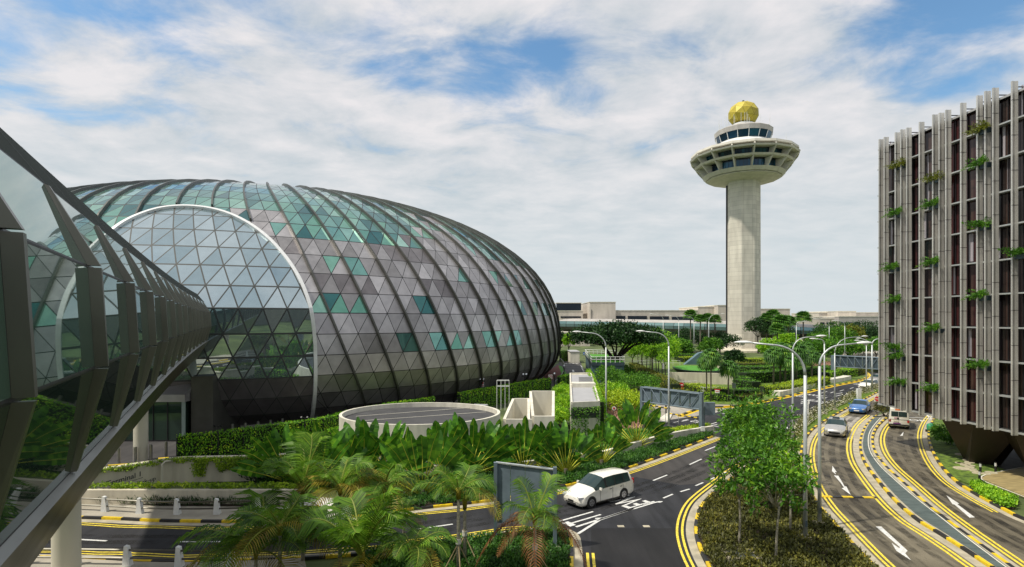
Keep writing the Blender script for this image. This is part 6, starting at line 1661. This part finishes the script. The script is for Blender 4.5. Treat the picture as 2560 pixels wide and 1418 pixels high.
for (u,v,Y,L,lab,kw) in [
 (1146,1236,23.9,2.6,'slender staked coconut palm with a tall bare trunk, left of the big sign back',dict(n=10,mix='abf',nold=2)),
 (1162,1262,25.2,1.5,'small coconut palm just behind the slender staked one',dict(n=7,mix='ab',nold=1)),
 (1337,1300,24.0,2.7,'coconut palm with brown drooping fronds in front of the big sign back',dict(n=9,mix='acf',old='e',nold=7)),
 (905,1395,21.2,4.0,'largest lush coconut palm at the bottom, left of centre',dict(n=13,mix='aacf',nold=1,stakes=False)),
 (640,1385,22.6,4.2,'low spreading coconut palm nearest the left rail guard',dict(n=13,mix='abff',nold=2,stakes=False)),
 (757,1225,25.4,3.5,'coconut palm with upright green fronds behind the low spreading one',dict(n=12,mix='aacb',nold=1,stakes=False)),
 (850,1225,24.4,3.2,'yellowing coconut palm in the middle of the near cluster',dict(n=8,mix='ad',nold=6,stakes=False)),
 (960,1225,25.2,3.1,'coconut palm with arching fronds right of the yellowing one',dict(n=12,mix='abf',nold=3,stakes=False)),
 (1030,1385,20.6,2.3,'coconut palm low at the bottom edge, left of the slender staked one',dict(n=9,mix='bff',nold=2,stakes=False)),
 (700,1325,21.9,3.0,'coconut palm drooping over the left road beside the largest one',dict(n=10,mix='abf',nold=3,stakes=False)),
 (1010,1300,27.0,1.6,'small coconut palm at the road edge right of the cluster',dict(n=8,mix='ab',nold=1,stakes=False)),
]:
    x,y,z=bpos(u,v,Y); coconut(x,y,z,L,lab,**kw)

# ---- traveller's palms: leaves held in one flat fan
def paddle(mb,p,d,n,L,W,seg=9):
    side=d.cross(n).normalized(); pts=[]
    for k in range(seg+1):
        f=k/seg; w=W*.5*(math.sin(math.pi*min(1,f*.93+.06))**.6)
        c=p+d*L*f+n*(.22*L*f*f)*PADK+Vector((0,0,-.14*L*f*f))
        pts.append((c,w*U(.86,1.08)))
    for s_ in (1,-1):
        for k in range(seg):
            (c0,w0),(c1,w1)=pts[k],pts[k+1]
            g=.012 if R()<.5 else .05
            i=len(mb.v)
            lift=n*(-.18)
            mb.v.extend([tuple(c0),tuple(c1),tuple(c1.lerp(c0,g)+side*s_*w1+lift*w1),tuple(c0.lerp(c1,g*.6)+side*s_*w0+lift*w0+Vector((0,0,-.03*R())))])
            mb.f.append((i,i+1,i+2,i+3) if s_>0 else (i+3,i+2,i+1,i)); mb.m.append(0)
PADK=1.0
def traveller(u,v,H,yaw,label,n=14,spread=1.15,stem=.45,Yo=0):
    H*=U(.80,1.08)
    g=G(u,v); t=thing('traveller_palm',label,'palm',(g.x,g.y+Yo,.08),yaw,group='traveller palms along the planting bed')
    st=MB();lf=MB();rb=MB()
    for k in range(n):
        f=(k/(n-1)*2-1); a=f*spread+U(-.05,.05); 
        up=Vector((math.sin(a),U(-.07,.07),math.cos(a))).normalized()
        pl=H*stem*U(.88,1.08)*(1-.18*abs(f)); b=Vector((f*.16,U(-.04,.04),.12+.25*(1-abs(f))))
        e=b+up*pl
        st.tube([b,b+up*pl*.5+Vector((0,0,.03)),e],.055,5,r1=.022)
        nn=Vector((0,-1 if R()<.7 else 1,0))+Vector((U(-.5,.5),0,U(-.1,.3)))
        nn=(nn-up*nn.dot(up)).normalized()
        d=(up+Vector((0,U(-.18,.12),0))).normalized()
        l=H*(1-stem)*U(.82,1.2)
        paddle(lf,e,d,nn,l,H*.155*U(.8,1.2))
        rb.tube([e+nn*.012,e+d*l*.5+nn*(.022+.055*l)+Vector((0,0,-.035*l)),e+d*l*.97+nn*(.015+.205*l)+Vector((0,0,-.132*l))],.02,4,r1=.006)
    mb=MB(); mb.cyl((0,0,0),(0,0,.5),.17,.14,10); mb.build('trunk','bark',t,world=False)
    st.build('leaf_stalks','stem_travel',t,world=False,smooth=True); lf.build('leaves','leaf_travel',t,world=False); rb.build('midribs','stem_travel',t,world=False)
    return t
for a in [(722,1212,4.3,.25,'traveller palm farthest left, above the retaining wall'),(790,1222,4.6,-.2,'second traveller palm from the left, in front of the vine fence'),(850,1215,3.9,.5,'third traveller palm from the left, left of the oval building'),
 (905,1208,4.4,.1,'traveller palm at the left end of the oval building'),(975,1206,3.9,-.35,'fifth traveller palm from the left, under the oval wall'),(1056,1246,4.3,.1,'traveller palm with a bare golden stalk fan nearest the left road',13,1.0,.5),(1105,1200,4.2,.3,'traveller palm before the middle of the oval building'),(1175,1195,4.3,-.15,'traveller palm before the right part of the oval building'),
 (1232,1190,3.7,.4,'traveller palm between the oval building and the stairwell'),(1307,1190,4.9,.05,'tallest traveller palm, in front of the white stairwell'),(1366,1180,4.2,-.4,'traveller palm just right of the tallest one'),(1414,1191,4.3,.1,'traveller palm with a broad golden base left of the louvred building',15,1.0,.5),
 (1504,1168,3.7,-.1,'narrow traveller palm alone before the louvred building',13,.75,.5),(1591,1124,3.9,.05,'traveller palm farthest right, by the low white wall',17,1.25,.48)]:
    traveller(*a)

# ---- fan-leaf palms
def fanleaf(mb,p,d,r,droop=.5,n=13,w=.10):
    s=d.cross(Vector((0,0,1))); 
    if s.length<.1: s=Vector((1,0,0))
    s.normalize(); up=s.cross(d).normalized()
    for k in range(n):
        a=(k/(n-1)-.5)*3.9; dd=(d*math.cos(a)+s*math.sin(a)).normalized()
        q=p+dd*r*.55+up*.06*r; e=p+dd*r*.98+Vector((0,0,-droop*r*.55)); wv=dd.cross(up).normalized()*r*w
        i=len(mb.v); mb.v.extend([tuple(p),tuple(q+wv),tuple(e),tuple(q-wv)]); mb.f.append((i,i+1,i+2,i+3)); mb.m.append(0)
def fan_proto(r,n,droop,lower):
    mb=MB()
    for k in range(n):
        a=k*2.39996; e=1.35-(k/n)*(1.35+lower); d=Vector((math.cos(a)*math.cos(e),math.sin(a)*math.cos(e),math.sin(e)))
        p=d*r*.42+Vector((0,0,.05)); fanleaf(mb,p,(d+Vector((0,0,-.25))).normalized(),r*.62,droop)
    return mb
fpro=[]
for (n,dr,lw) in [(34,.9,.9),(30,.35,.35),(30,.6,.7)]:
    o=fan_proto(1.0,n,dr,lw).build('crown','leaf_fan'); fpro.append(o.data); bpy.data.objects.remove(o)
def fanpalm(u,v,zc,r,label,k=0,group='fan palms of the tower garden',tr=.11,bark='bark'):
    g=G(u,v); t=thing('fan_palm',label,'palm',(g.x,g.y,0),group=group)
    mb=MB(); mb.tube([Vector((0,0,0)),Vector((U(-.1,.1),0,zc*.5)),Vector((0,0,zc))],tr,8,r1=tr*.8); mb.build('trunk',bark,t,world=False,smooth=True)
    o=bpy.data.objects.new('crown',fpro[k]); COL.objects.link(o); o.parent=t; o.location=(0,0,zc); o.scale=(r,r,r*.92); o.rotation_euler=(0,0,U(0,6)); return t
fanpalm(1777,1003,5.9,1.75,'taller of the paired fan palms beside the near gantry'); fanpalm(1766,994,5.0,1.6,'shorter fan palm behind the taller one beside the gantry'); fanpalm(1822,1001,4.3,1.65,'single drooping fan palm left of the clipped bright hedge')
for (u,v,z,r,lab) in [(1934,962,4.9,2.0,'leftmost fan palm of the garden clump right of the tower'),(1950,960,5.6,2.2,'second fan palm of the garden clump'),(1963,961,4.6,2.1,'third fan palm of the garden clump'),(1991,958,5.4,2.5,'broadest fan palm of the garden clump, in line with the lamp posts'),(2030,952,4.2,1.9,'low fan palm right of the garden clump'),(1978,964,4.0,1.8,'shortest fan palm of the garden clump'),(2012,948,5.6,2.0,'fan palm at the back right of the garden clump')]: fanpalm(u,v,z,r,lab,tr=.16)
for (u,v,z,r,lab) in [(1726,884,12.2,2.9,'tall fan palm standing alone at the left of the row behind'),(1751,886,10.9,2.5,'second tall fan palm from the left behind the garden'),(1768,886,11.2,2.6,'third tall fan palm from the left behind the garden'),(1787,885,10.7,2.8,'tall fan palm nearest the left side of the tower'),(1932,884,12.0,3.2,'tall fan palm immediately right of the tower'),(1953,892,10.1,3.3,'second tall fan palm right of the tower'),(1971,888,10.0,3.2,'third tall fan palm right of the tower'),(2008,886,11.3,3.3,'tall fan palm standing free at the right of the group'),(1943,898,7.9,2.8,'yellowish lower fan palm beside the tower shaft'),(1916,884,11.4,2.6,'tall fan palm half hidden by the tower shaft')]: fanpalm(u,v,z,r,lab,k=1,group='tall fan palms behind the tower',tr=.22)

# ---- broad trees
def limb(mb,a,b,r0,r1,bend=.12,n=5):
    m=[];L=(b-a).length
    o=Vector((U(-1,1),U(-1,1),U(-.2,.6)))*bend*L
    for k in range(n+1):
        f=k/n; m.append(a.lerp(b,f)+o*math.sin(math.pi*f))
    mb.tube(m,r0,7,r1=r1)
    return m
def tree(name,label,x,y,trunk_h,c,rx,ry,rz,clumps,per,L,Wl,leafm,bark,tr,nl=6,cr=.3,cat='tree',group=None,flatten=False,lower=-.5,stakes=0,shell=.75):
    t=thing(name,label,cat,(x,y,.05),group=group)
    mb=MB(); limb(mb,Vector((0,0,0)),Vector((U(-.05,.05)*trunk_h,U(-.05,.05)*trunk_h,trunk_h)),tr,tr*.75,.03); mb.build('trunk',bark,t,world=False,smooth=True)
    mb=MB(); top=Vector((0,0,trunk_h*.96))
    for k in range(nl):
        a=2*math.pi*k/nl+U(-.3,.3); e=Vector((c[0]+math.cos(a)*rx*U(.45,.8),c[1]+math.sin(a)*ry*U(.45,.8),c[2]+rz*U(-.35,.45)))
        m=limb(mb,top,e,tr*.5,tr*.12,.10)
        for q in range(2):
            s0=m[3]; limb(mb,s0,s0+Vector((math.cos(a+U(-1,1))*rx*.4,math.sin(a+U(-1,1))*ry*.4,rz*U(.1,.5))),tr*.2,tr*.06,.1,3)
    mb.build('limbs',bark,t,world=False,smooth=True)
    mb=MB(); crown(mb,Vector(c),rx,ry,rz,clumps,per,L,Wl,cr=cr,lower=lower,shell=shell); mb.build('crown',leafm,t,world=False)
    if stakes: bamboo(t,0,0,1.25,.9,stakes,U(0,6)); 
    return t
g=G(1537,948); tree('rain_tree','wide dark umbrella-shaped rain tree with bare spreading limbs',g.x,g.y,3.4,(.6,0,7.6),8.6,6.5,2.5,300,60,.46,.25,'leaf_rain','bark_dark',.5,nl=10,cr=.20,lower=-.12,shell=.62)
g=G(1655,935); tree('round_tree','rounded light yellow-green tree right of the dark umbrella tree',g.x-.5,g.y+6,3.0,(0,0,5.4),5.6,4.9,3.7,190,60,.36,.2,'leaf_bright','bark',.2,nl=6,cr=.22)
g=G(1620,930); tree('round_tree','medium green tree between the dark umbrella tree and the light one',g.x-1.5,g.y+8,2.4,(0,0,4.6),3.2,3.5,2.4,60,55,.3,.16,'leaf_schef','bark',.16,nl=5,cr=.24)
sl=[(1596,912),(1607,918),(1616,925),(1624,930),(1632,938),(1640,945),(1646,948),(1654,957),(1664,962),(1603,914)]
lw=['first (farthest)','second','third','fourth','fifth','sixth','seventh','eighth','ninth (nearest)','tenth, at the far end']
for i,(u,v) in enumerate(sl):
    g=G(u,v); tree('slim_tree','slim dark-stemmed young tree, %s in the row behind the clipped hedge'%lw[i],g.x,g.y,3.3,(0,0,4.6),1.3,1.3,1.5,16,40,.26,.14,'leaf_schef' if i%2 else 'leaf_bright','bark_dark',.1,nl=3,cr=.35,group='slim trees in a row behind the hedge')
# island trees
def px2(u,v,Y): p=D(u,v,Y); return p
isl_t=[(1847,1368,3.75,1.75,1.7,1.75,'leaf_schef','bark_pale','staked tree at the left of the island with foliage reaching over the road',3,90),
 (1940,1405,3.65,1.5,1.5,1.5,'leaf_schef','bark_pale','staked slim pale-barked tree at the front of the island',4,80),
 (1884,1300,3.9,1.5,1.6,1.3,'leaf_schef','bark','island tree in the middle behind the staked pair',0,80),
 (1900,1215,4.4,2.3,2.0,1.75,'leaf_mid','bark','big dark green umbrella-leaved tree at the back of the island',0,120),
 (1855,1195,3.6,1.7,1.6,1.4,'leaf_mid','bark','rounded dark tree at the left back of the island',0,80),
 (1975,1340,3.4,1.0,1.0,.9,'leaf_bright','bark_pale','small bright tree near the foot of the tall street lamps',0,36),
 (1925,1260,4.0,1.4,1.4,1.2,'leaf_mid','bark','drooping-leaved tree right of centre in the island',0,70)]
for (u,v,zc,rx,ry,rz,lm,bk,lab,stk,cl) in isl_t:
    g=G(u,v); tree('island_tree',lab,g.x,g.y,zc-rz*.75,(0,0,zc),rx,ry,rz,int(cl*(.68 if lm=='leaf_mid' else .52)),30,.28,.11,lm,bk,.06,nl=8,cr=.20,group='young trees in the teardrop island',stakes=stk,lower=-.8,shell=.55)
def px_shrub(name,label,u,v,rx,ry,rz,zc,cl,per,L,Wl,lm,group=None,cat='shrub',cr=.3,lower=-.3):
    g=G(u,v); t=thing(name,label,cat,(g.x,g.y,.03),group=group)
    mb=MB(); 
    for k in range(5): limb(mb,Vector((U(-.2,.2)*rx,U(-.2,.2)*ry,0)),Vector((U(-.6,.6)*rx,U(-.6,.6)*ry,zc)),.05,.02,.1,3)
    mb.build('stems','bark_dark',t,world=False)
    mb=MB(); crown(mb,Vector((0,0,zc)),rx,ry,rz,cl,per,L,Wl,cr=cr,lower=lower,shell=.7); mb.build('foliage',lm,t,world=False); return t
px_shrub('shrub','large glowing yellow-green shrub mass behind the gantry',1562,1025,3.2,4.6,1.1,1.0,130,55,.26,.13,'leaf_yellow',cr=.2)
px_shrub('shrub','second yellow-green shrub mass left of the gantry post',1530,1000,2.4,4.0,1.2,1.1,80,50,.26,.13,'leaf_bright',cr=.22)
px_shrub('shrub','dark leafy shrub below the teal kiosk',1520,966,2.6,4.2,1.6,1.5,80,50,.3,.16,'leaf_mid',cr=.24)
px_shrub('shrub','dark green shrub at the right of the glowing mass',1592,975,3.4,4.6,1.3,1.2,90,50,.3,.15,'leaf_mid',cr=.22)
px_shrub('shrub','small round shrub at the corner of the teal kiosk',1560,950,2.4,3.0,1.4,1.2,50,50,.3,.15,'leaf_schef',cr=.28)
for (u,v,r,lab) in [(1405,1035,1.6,'bright green bush between the stairwell and the grey-roofed building'),(1412,1000,1.9,'bright bush farther back beside the grey-roofed building'),(1398,1065,1.3,'green bush at the near corner of the louvred end')]: px_shrub('shrub',lab,u,v,r*.75,r*1.6,1.1,1.0,60,50,.22,.11,'leaf_bright',cr=.28)
px_shrub('shrub','dark bushy plants behind the stop sign',2212,1043,1.1,1.6,.9,.9,36,40,.2,.09,'leaf_island')
px_shrub('shrub','glossy bush at the left edge of the hotel lawn',2348,1094,1.0,1.2,.5,.5,26,36,.2,.09,'leaf_mid')
px_shrub('shrub','low glossy bush farther under the hotel',2372,1112,.8,1.2,.5,.5,22,36,.2,.09,'leaf_mid')
px_shrub('flower_bush','pink flowering bush by the far gantry post',2065,935,2.2,2.6,1.2,1.2,40,40,.3,.16,'leaf_pink')
# background trees
for (u,v,zc,rx,rz,lm,lab) in [(2060,905,3.6,4.2,3.0,'leaf_mid','dark green tree left of the far gantry'),(2098,893,4.6,5.5,3.8,'leaf_schef','mid green tree above the far gantry'),(2125,890,5.2,4.5,4.0,'leaf_hedge_olive','olive brown tree behind the far gantry'),(2160,886,5.4,8.5,4.6,'leaf_rain','dark tree mass beside the hotel corner'),(2200,888,5.4,8.0,4.4,'leaf_rain','dark tree mass reaching behind the hotel'),(2190,897,3.4,3.6,2.3,'leaf_mid','lower rounded tree in front of the dark mass'),(2120,900,3.0,3.6,2.2,'leaf_mid','low clipped tree under the far lamps'),(1927,900,3.2,3.2,2.4,'leaf_bright','round bright tree at the right foot of the tower'),(1895,884,8.5,4.0,3.0,'leaf_rain','dark tree showing behind the tower shaft'),(1422,885,4.4,1.8,2.6,'leaf_bright','thin pale tree at the end of the side street'),(1400,884,4.6,2.2,3.2,'leaf_rain','dark tree against the dome edge'),(1940,878,8.0,5.5,3.4,'leaf_rain','dark tree behind the tall fan palms'),(1716,880,4.6,6,2.8,'leaf_rain','dark trees below the walkway left of the tower'),(1800,885,4.0,6,2.4,'leaf_rain','dark tree below the walkway beside the tower'),(1660,882,4.0,7,2.6,'leaf_rain','dark tree behind the round light tree'),(2090,876,5.8,8,4.2,'leaf_mid','far tree line piece left of the gantry'),(1702,897,3.2,3.2,2.3,'leaf_mid','small dark tree at the left end of the tall palm row'),(1776,893,3.2,3.4,2.4,'leaf_schef','small green tree beside the left foot of the tower'),(1965,893,4.2,3.6,2.8,'leaf_bright','light green tree between the tall palm trunks right of the tower'),(2045,890,4.0,4.0,2.8,'leaf_mid','dark green tree right of the tall palm group'),(1835,912,2.0,2.2,1.5,'leaf_rain','low dark bush-like tree before the tower plinth')]:
    g=G(u,v); tree('background_tree',lab,g.x,g.y,max(1.2,zc-rz),(0,0,zc),rx,rx*.9,rz,int(34+rx*11),50,.5,.28,lm,'bark_dark',.22,nl=4,cr=.26,group='trees at the back of the garden')

# ---- hedges
H=lambda pts,z=0:[G(u,v,z) for u,v in pts]
hp=catmull(H([(443,1092),(560,1081),(700,1061),(800,1048),(870,1031),(960,1013),(1040,1001),(1091,994)],2.2),6)
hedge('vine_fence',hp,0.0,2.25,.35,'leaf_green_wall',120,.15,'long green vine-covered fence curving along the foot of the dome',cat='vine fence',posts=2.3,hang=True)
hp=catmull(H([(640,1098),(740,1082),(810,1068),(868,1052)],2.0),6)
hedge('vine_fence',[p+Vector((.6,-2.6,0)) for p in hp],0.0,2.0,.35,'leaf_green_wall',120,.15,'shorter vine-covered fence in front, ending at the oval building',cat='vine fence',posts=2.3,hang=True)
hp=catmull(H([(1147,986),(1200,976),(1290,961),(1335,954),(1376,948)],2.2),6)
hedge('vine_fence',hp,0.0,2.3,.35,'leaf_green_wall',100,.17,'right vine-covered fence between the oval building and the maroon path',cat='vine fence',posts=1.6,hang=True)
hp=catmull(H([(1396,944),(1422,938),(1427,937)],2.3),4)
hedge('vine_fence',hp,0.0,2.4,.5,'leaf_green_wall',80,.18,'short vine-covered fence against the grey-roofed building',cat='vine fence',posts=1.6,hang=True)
hp=catmull(H([(1400,880),(1425,878)],2.6),4)
hedge('vine_fence',hp,0.0,2.8,.6,'leaf_mid',40,.25,'far clipped green hedge at the end of the side street',cat='hedge',hang=True)
hp=catmull([G(1471,932,3.0),G(1484,962,3.0),G(1497,1000,3.0),G(1506,1020,3.0)],6)
hedge('climber_strip',hp,1.0,3.5,.5,'leaf_bright',90,.17,'strip of bright climber trailing down the edge of the grey roof',cat='climber')
for (pts,z,w,lm,lab) in [
 ([(1583,925),(1605,938),(1635,953),(1662,968),(1690,985)],1.5,1.6,'leaf_hedge_olive','long clipped olive hedge running under the slim trees'),
 ([(1688,990),(1712,996),(1728,999)],1.0,1.6,'leaf_hedge_olive','short rounded hedge block before the gantry'),
 ([(1905,985),(1950,984),(2000,972),(2062,958)],1.15,2.2,'leaf_yellow','glowing yellow-green clipped hedge along the white planter wall'),
 ([(1855,958),(1900,956),(1960,950),(2040,944),(2080,938)],1.9,2.4,'leaf_mid','dark clipped hedge behind the glowing one'),
 ([(1840,968),(1875,972),(1900,976)],1.3,1.8,'leaf_mid','rounded dark hedge by the green board'),
 ([(1838,936),(1880,938),(1930,936),(1970,931)],1.7,2.6,'leaf_mid','upper dark hedge terrace under the tower'),
 ([(1800,918),(1850,921),(1890,921),(1925,918)],1.2,2.2,'leaf_hedge_olive','low brownish hedge just below the tower plinth'),
 ([(1725,975),(1770,984),(1800,990)],1.0,2.8,'leaf_yellow','bright yellow-green hedge mound beside the garden path'),
 ([(1775,998),(1800,1002),(1815,1001)],.9,2.2,'leaf_bright','bright rounded hedge at the feet of the paired fan palms'),
 ([(1745,958),(1790,952),(1840,955),(1870,964)],1.2,1.6,'leaf_mid','curved dark hedge ring around the circular lawn'),
 ([(1830,992),(1862,996),(1885,990)],1.2,2.0,'leaf_mid','dark hedge wedge by the blank green board'),
 ([(1840,1003),(1870,1000),(1895,994)],.7,1.6,'leaf_hedge_olive','low olive hedge at the tip of the garden'),
 ([(2060,950),(2100,944),(2130,940)],1.4,2.0,'leaf_bright','green hedge curving round the bend of the main road'),
 ([(2120,941),(2145,936),(2150,930)],1.3,2.0,'leaf_hedge_olive','reddish brown hedge at the end of the bend'),
 ([(2050,915),(2100,917),(2140,922),(2200,932)],1.0,2.0,'leaf_hedge_olive','thin far hedge beyond the bend'),
 ([(1700,905),(1760,902)],1.2,2.2,'leaf_yellow','far yellow-green hedge left of the tower'),
 ([(1925,880),(1990,880),(2010,882)],2.6,2.5,'leaf_yellow','far yellow-green hedge behind the fan palm trunks'),
 ([(1690,899),(1740,901),(1790,901)],1.6,2.6,'leaf_mid','dark clipped hedge below the tall palms left of the tower'),
 ([(1620,892),(1680,890),(1730,889)],2.2,3.0,'leaf_rain','dark far hedge behind the round light green tree'),
 ([(1930,904),(1990,902),(2045,899)],1.7,2.6,'leaf_mid','dark hedge right of the tower plinth'),
 ([(1930,918),(1990,916),(2060,912)],1.5,2.4,'leaf_bright','bright hedge terrace behind the garden fan palms'),
 ([(1850,907),(1890,908),(1925,908)],1.1,2.0,'leaf_yellow','narrow yellow-green hedge at the foot of the plinth'),
 ([(1700,945),(1740,943),(1790,946),(1830,950)],1.0,2.0,'leaf_mid','dark hedge on the terrace behind the beige wall'),
 ([(1780,940),(1810,945)],1.3,2.0,'leaf_yellow','small yellow hedge behind the single drooping palm'),
]:
    P=catmull(H(pts),5); far=P[0].y
    hedge('hedge',P,0,z,w,lm,26 if far>90 else 42,.24 if far>90 else .2,lab)
# small wall climbers
def vines(name,label,pts,lm,n,L,spread,hang,cat='climber'):
    mb=MB()
    P=resample(pts,.12)
    for _ in range(n):
        p=random.choice(P); q=p+Vector((U(-.15,.15),U(-.22,.06),U(-spread,.12)))
        k=mnoise.noise(Vector((q.x*1.4,q.y,4)))
        if (p.z-q.z)>spread*max(.15,.62+k*1.2): continue
        leaf(mb,q,(Vector((0,-.4,-hang))+rdir()).normalized(),(Vector((0,-1,.3))+rdir()*.5).normalized(),L*U(.7,1.3),L*.8)
    return tag(recenter(mb.build(name,lm)),label,cat)
uz=[Vector((p.x,p.y-.2,1.62)) for p in UP]
vines('hanging_vine','yellow-green vines spilling over the cream retaining wall',[p for p in uz if p.x>-21.6],'leaf_vine',5200,.13,1.15,.6)
vines('hanging_vine','orange-tinged creeper along the top of the lettered wall',[p for p in uz if p.x<-21.0],'leaf_vine',1600,.12,.25,.2)
vines('border_plants','bright leafy row growing behind the low parapet',[Vector((p.x,p.y+.35,1.12)) for p in resample(catmull(par,6),.3)],'leaf_vine',3800,.15,.25,-.3)
vines('hanging_vine','green trails hanging on the front of the oval building wall',[Vector((oc.x+ex*1.01*math.cos(a),oc.y+ey*1.02*math.sin(a),1.9)) for a in [math.pi+k*math.pi/80 for k in range(81)]],'leaf_vine',2400,.12,1.5,.8)
vines('hanging_vine','sparse leaves dotted over the louvred end wall',[R4c[0].lerp(R4c[1],k/20)+Vector((0,-.12,-.3)) for k in range(21)],'leaf_mid',900,.13,2.8,.6)
# verge flowers
mb=MB();mf=MB()
VP=resample(offset(verge,.9),.35)
for p in VP:
    for _ in range(3):
        c=p+Vector((U(-.5,.5),U(-.5,.5),.12+U(.2,.7)))
        puff(mb,c,U(.18,.35),16,.14,.07)
        for _ in range(4): leaf(mf,c+rdir()*.28,rdir(),(rdir()+Vector((0,0,1))).normalized(),.13,.12)
tag(mb.build('flowering_plants','leaf_island'),'thin flowering plants running along the grass verge between the roads','plants',kind='stuff')
tag(mf.build('flowers','leaf_flower'),'small cream blossoms on the verge plants','flowers',kind='stuff')
gv=MB()
for p in scatter(VG,5200): leaf(gv,Vector((p.x,p.y,.12)),(Vector((0,0,1))+rdir()*.6).normalized(),rdir(),U(.10,.2),.03)
tag(gv.build('verge_grass','leaf_vine'),'yellow-green grass blades on the narrow verge','grass',kind='stuff')
# pink and tan ground cover beside the pale path
cover('ground_cover',GP([(1500,1010),(1545,1005),(1600,1015),(1608,1045),(1600,1075),(1560,1080),(1528,1060)]),'leaf_pink',900,8,.3,.2,.1,.05,'pinkish tan ground cover around the small round sign')
cover('ground_cover',GP([(1640,1090),(1700,1078),(1760,1068),(1775,1072),(1745,1086),(1690,1096),(1640,1106)]),'leaf_yellow',1100,9,.35,.2,.1,.05,'yellow-green low shrubs behind the long white wall')
cover('ground_cover',GP([(1480,1100),(1540,1085),(1600,1085),(1640,1092),(1640,1106),(1580,1122),(1500,1146),(1460,1140)]),'leaf_mid',1500,9,.5,.22,.1,.05,'mixed green planting between the palms and the white wall')
cover('ground_cover',GP([(880,1190),(900,1130),(1000,1120),(1250,1110),(1400,1090),(1450,1110),(1440,1155),(1300,1178),(1100,1186)]),'leaf_dark',2600,9,.6,.3,.12,.05,'dark tangled undergrowth beneath the traveller palms')
cover('ground_cover',GP([(560,1180),(700,1165),(860,1130),(880,1190),(850,1225),(700,1215),(620,1205)]),'leaf_dark',1500,9,.6,.3,.12,.05,'dark undergrowth above the retaining wall')
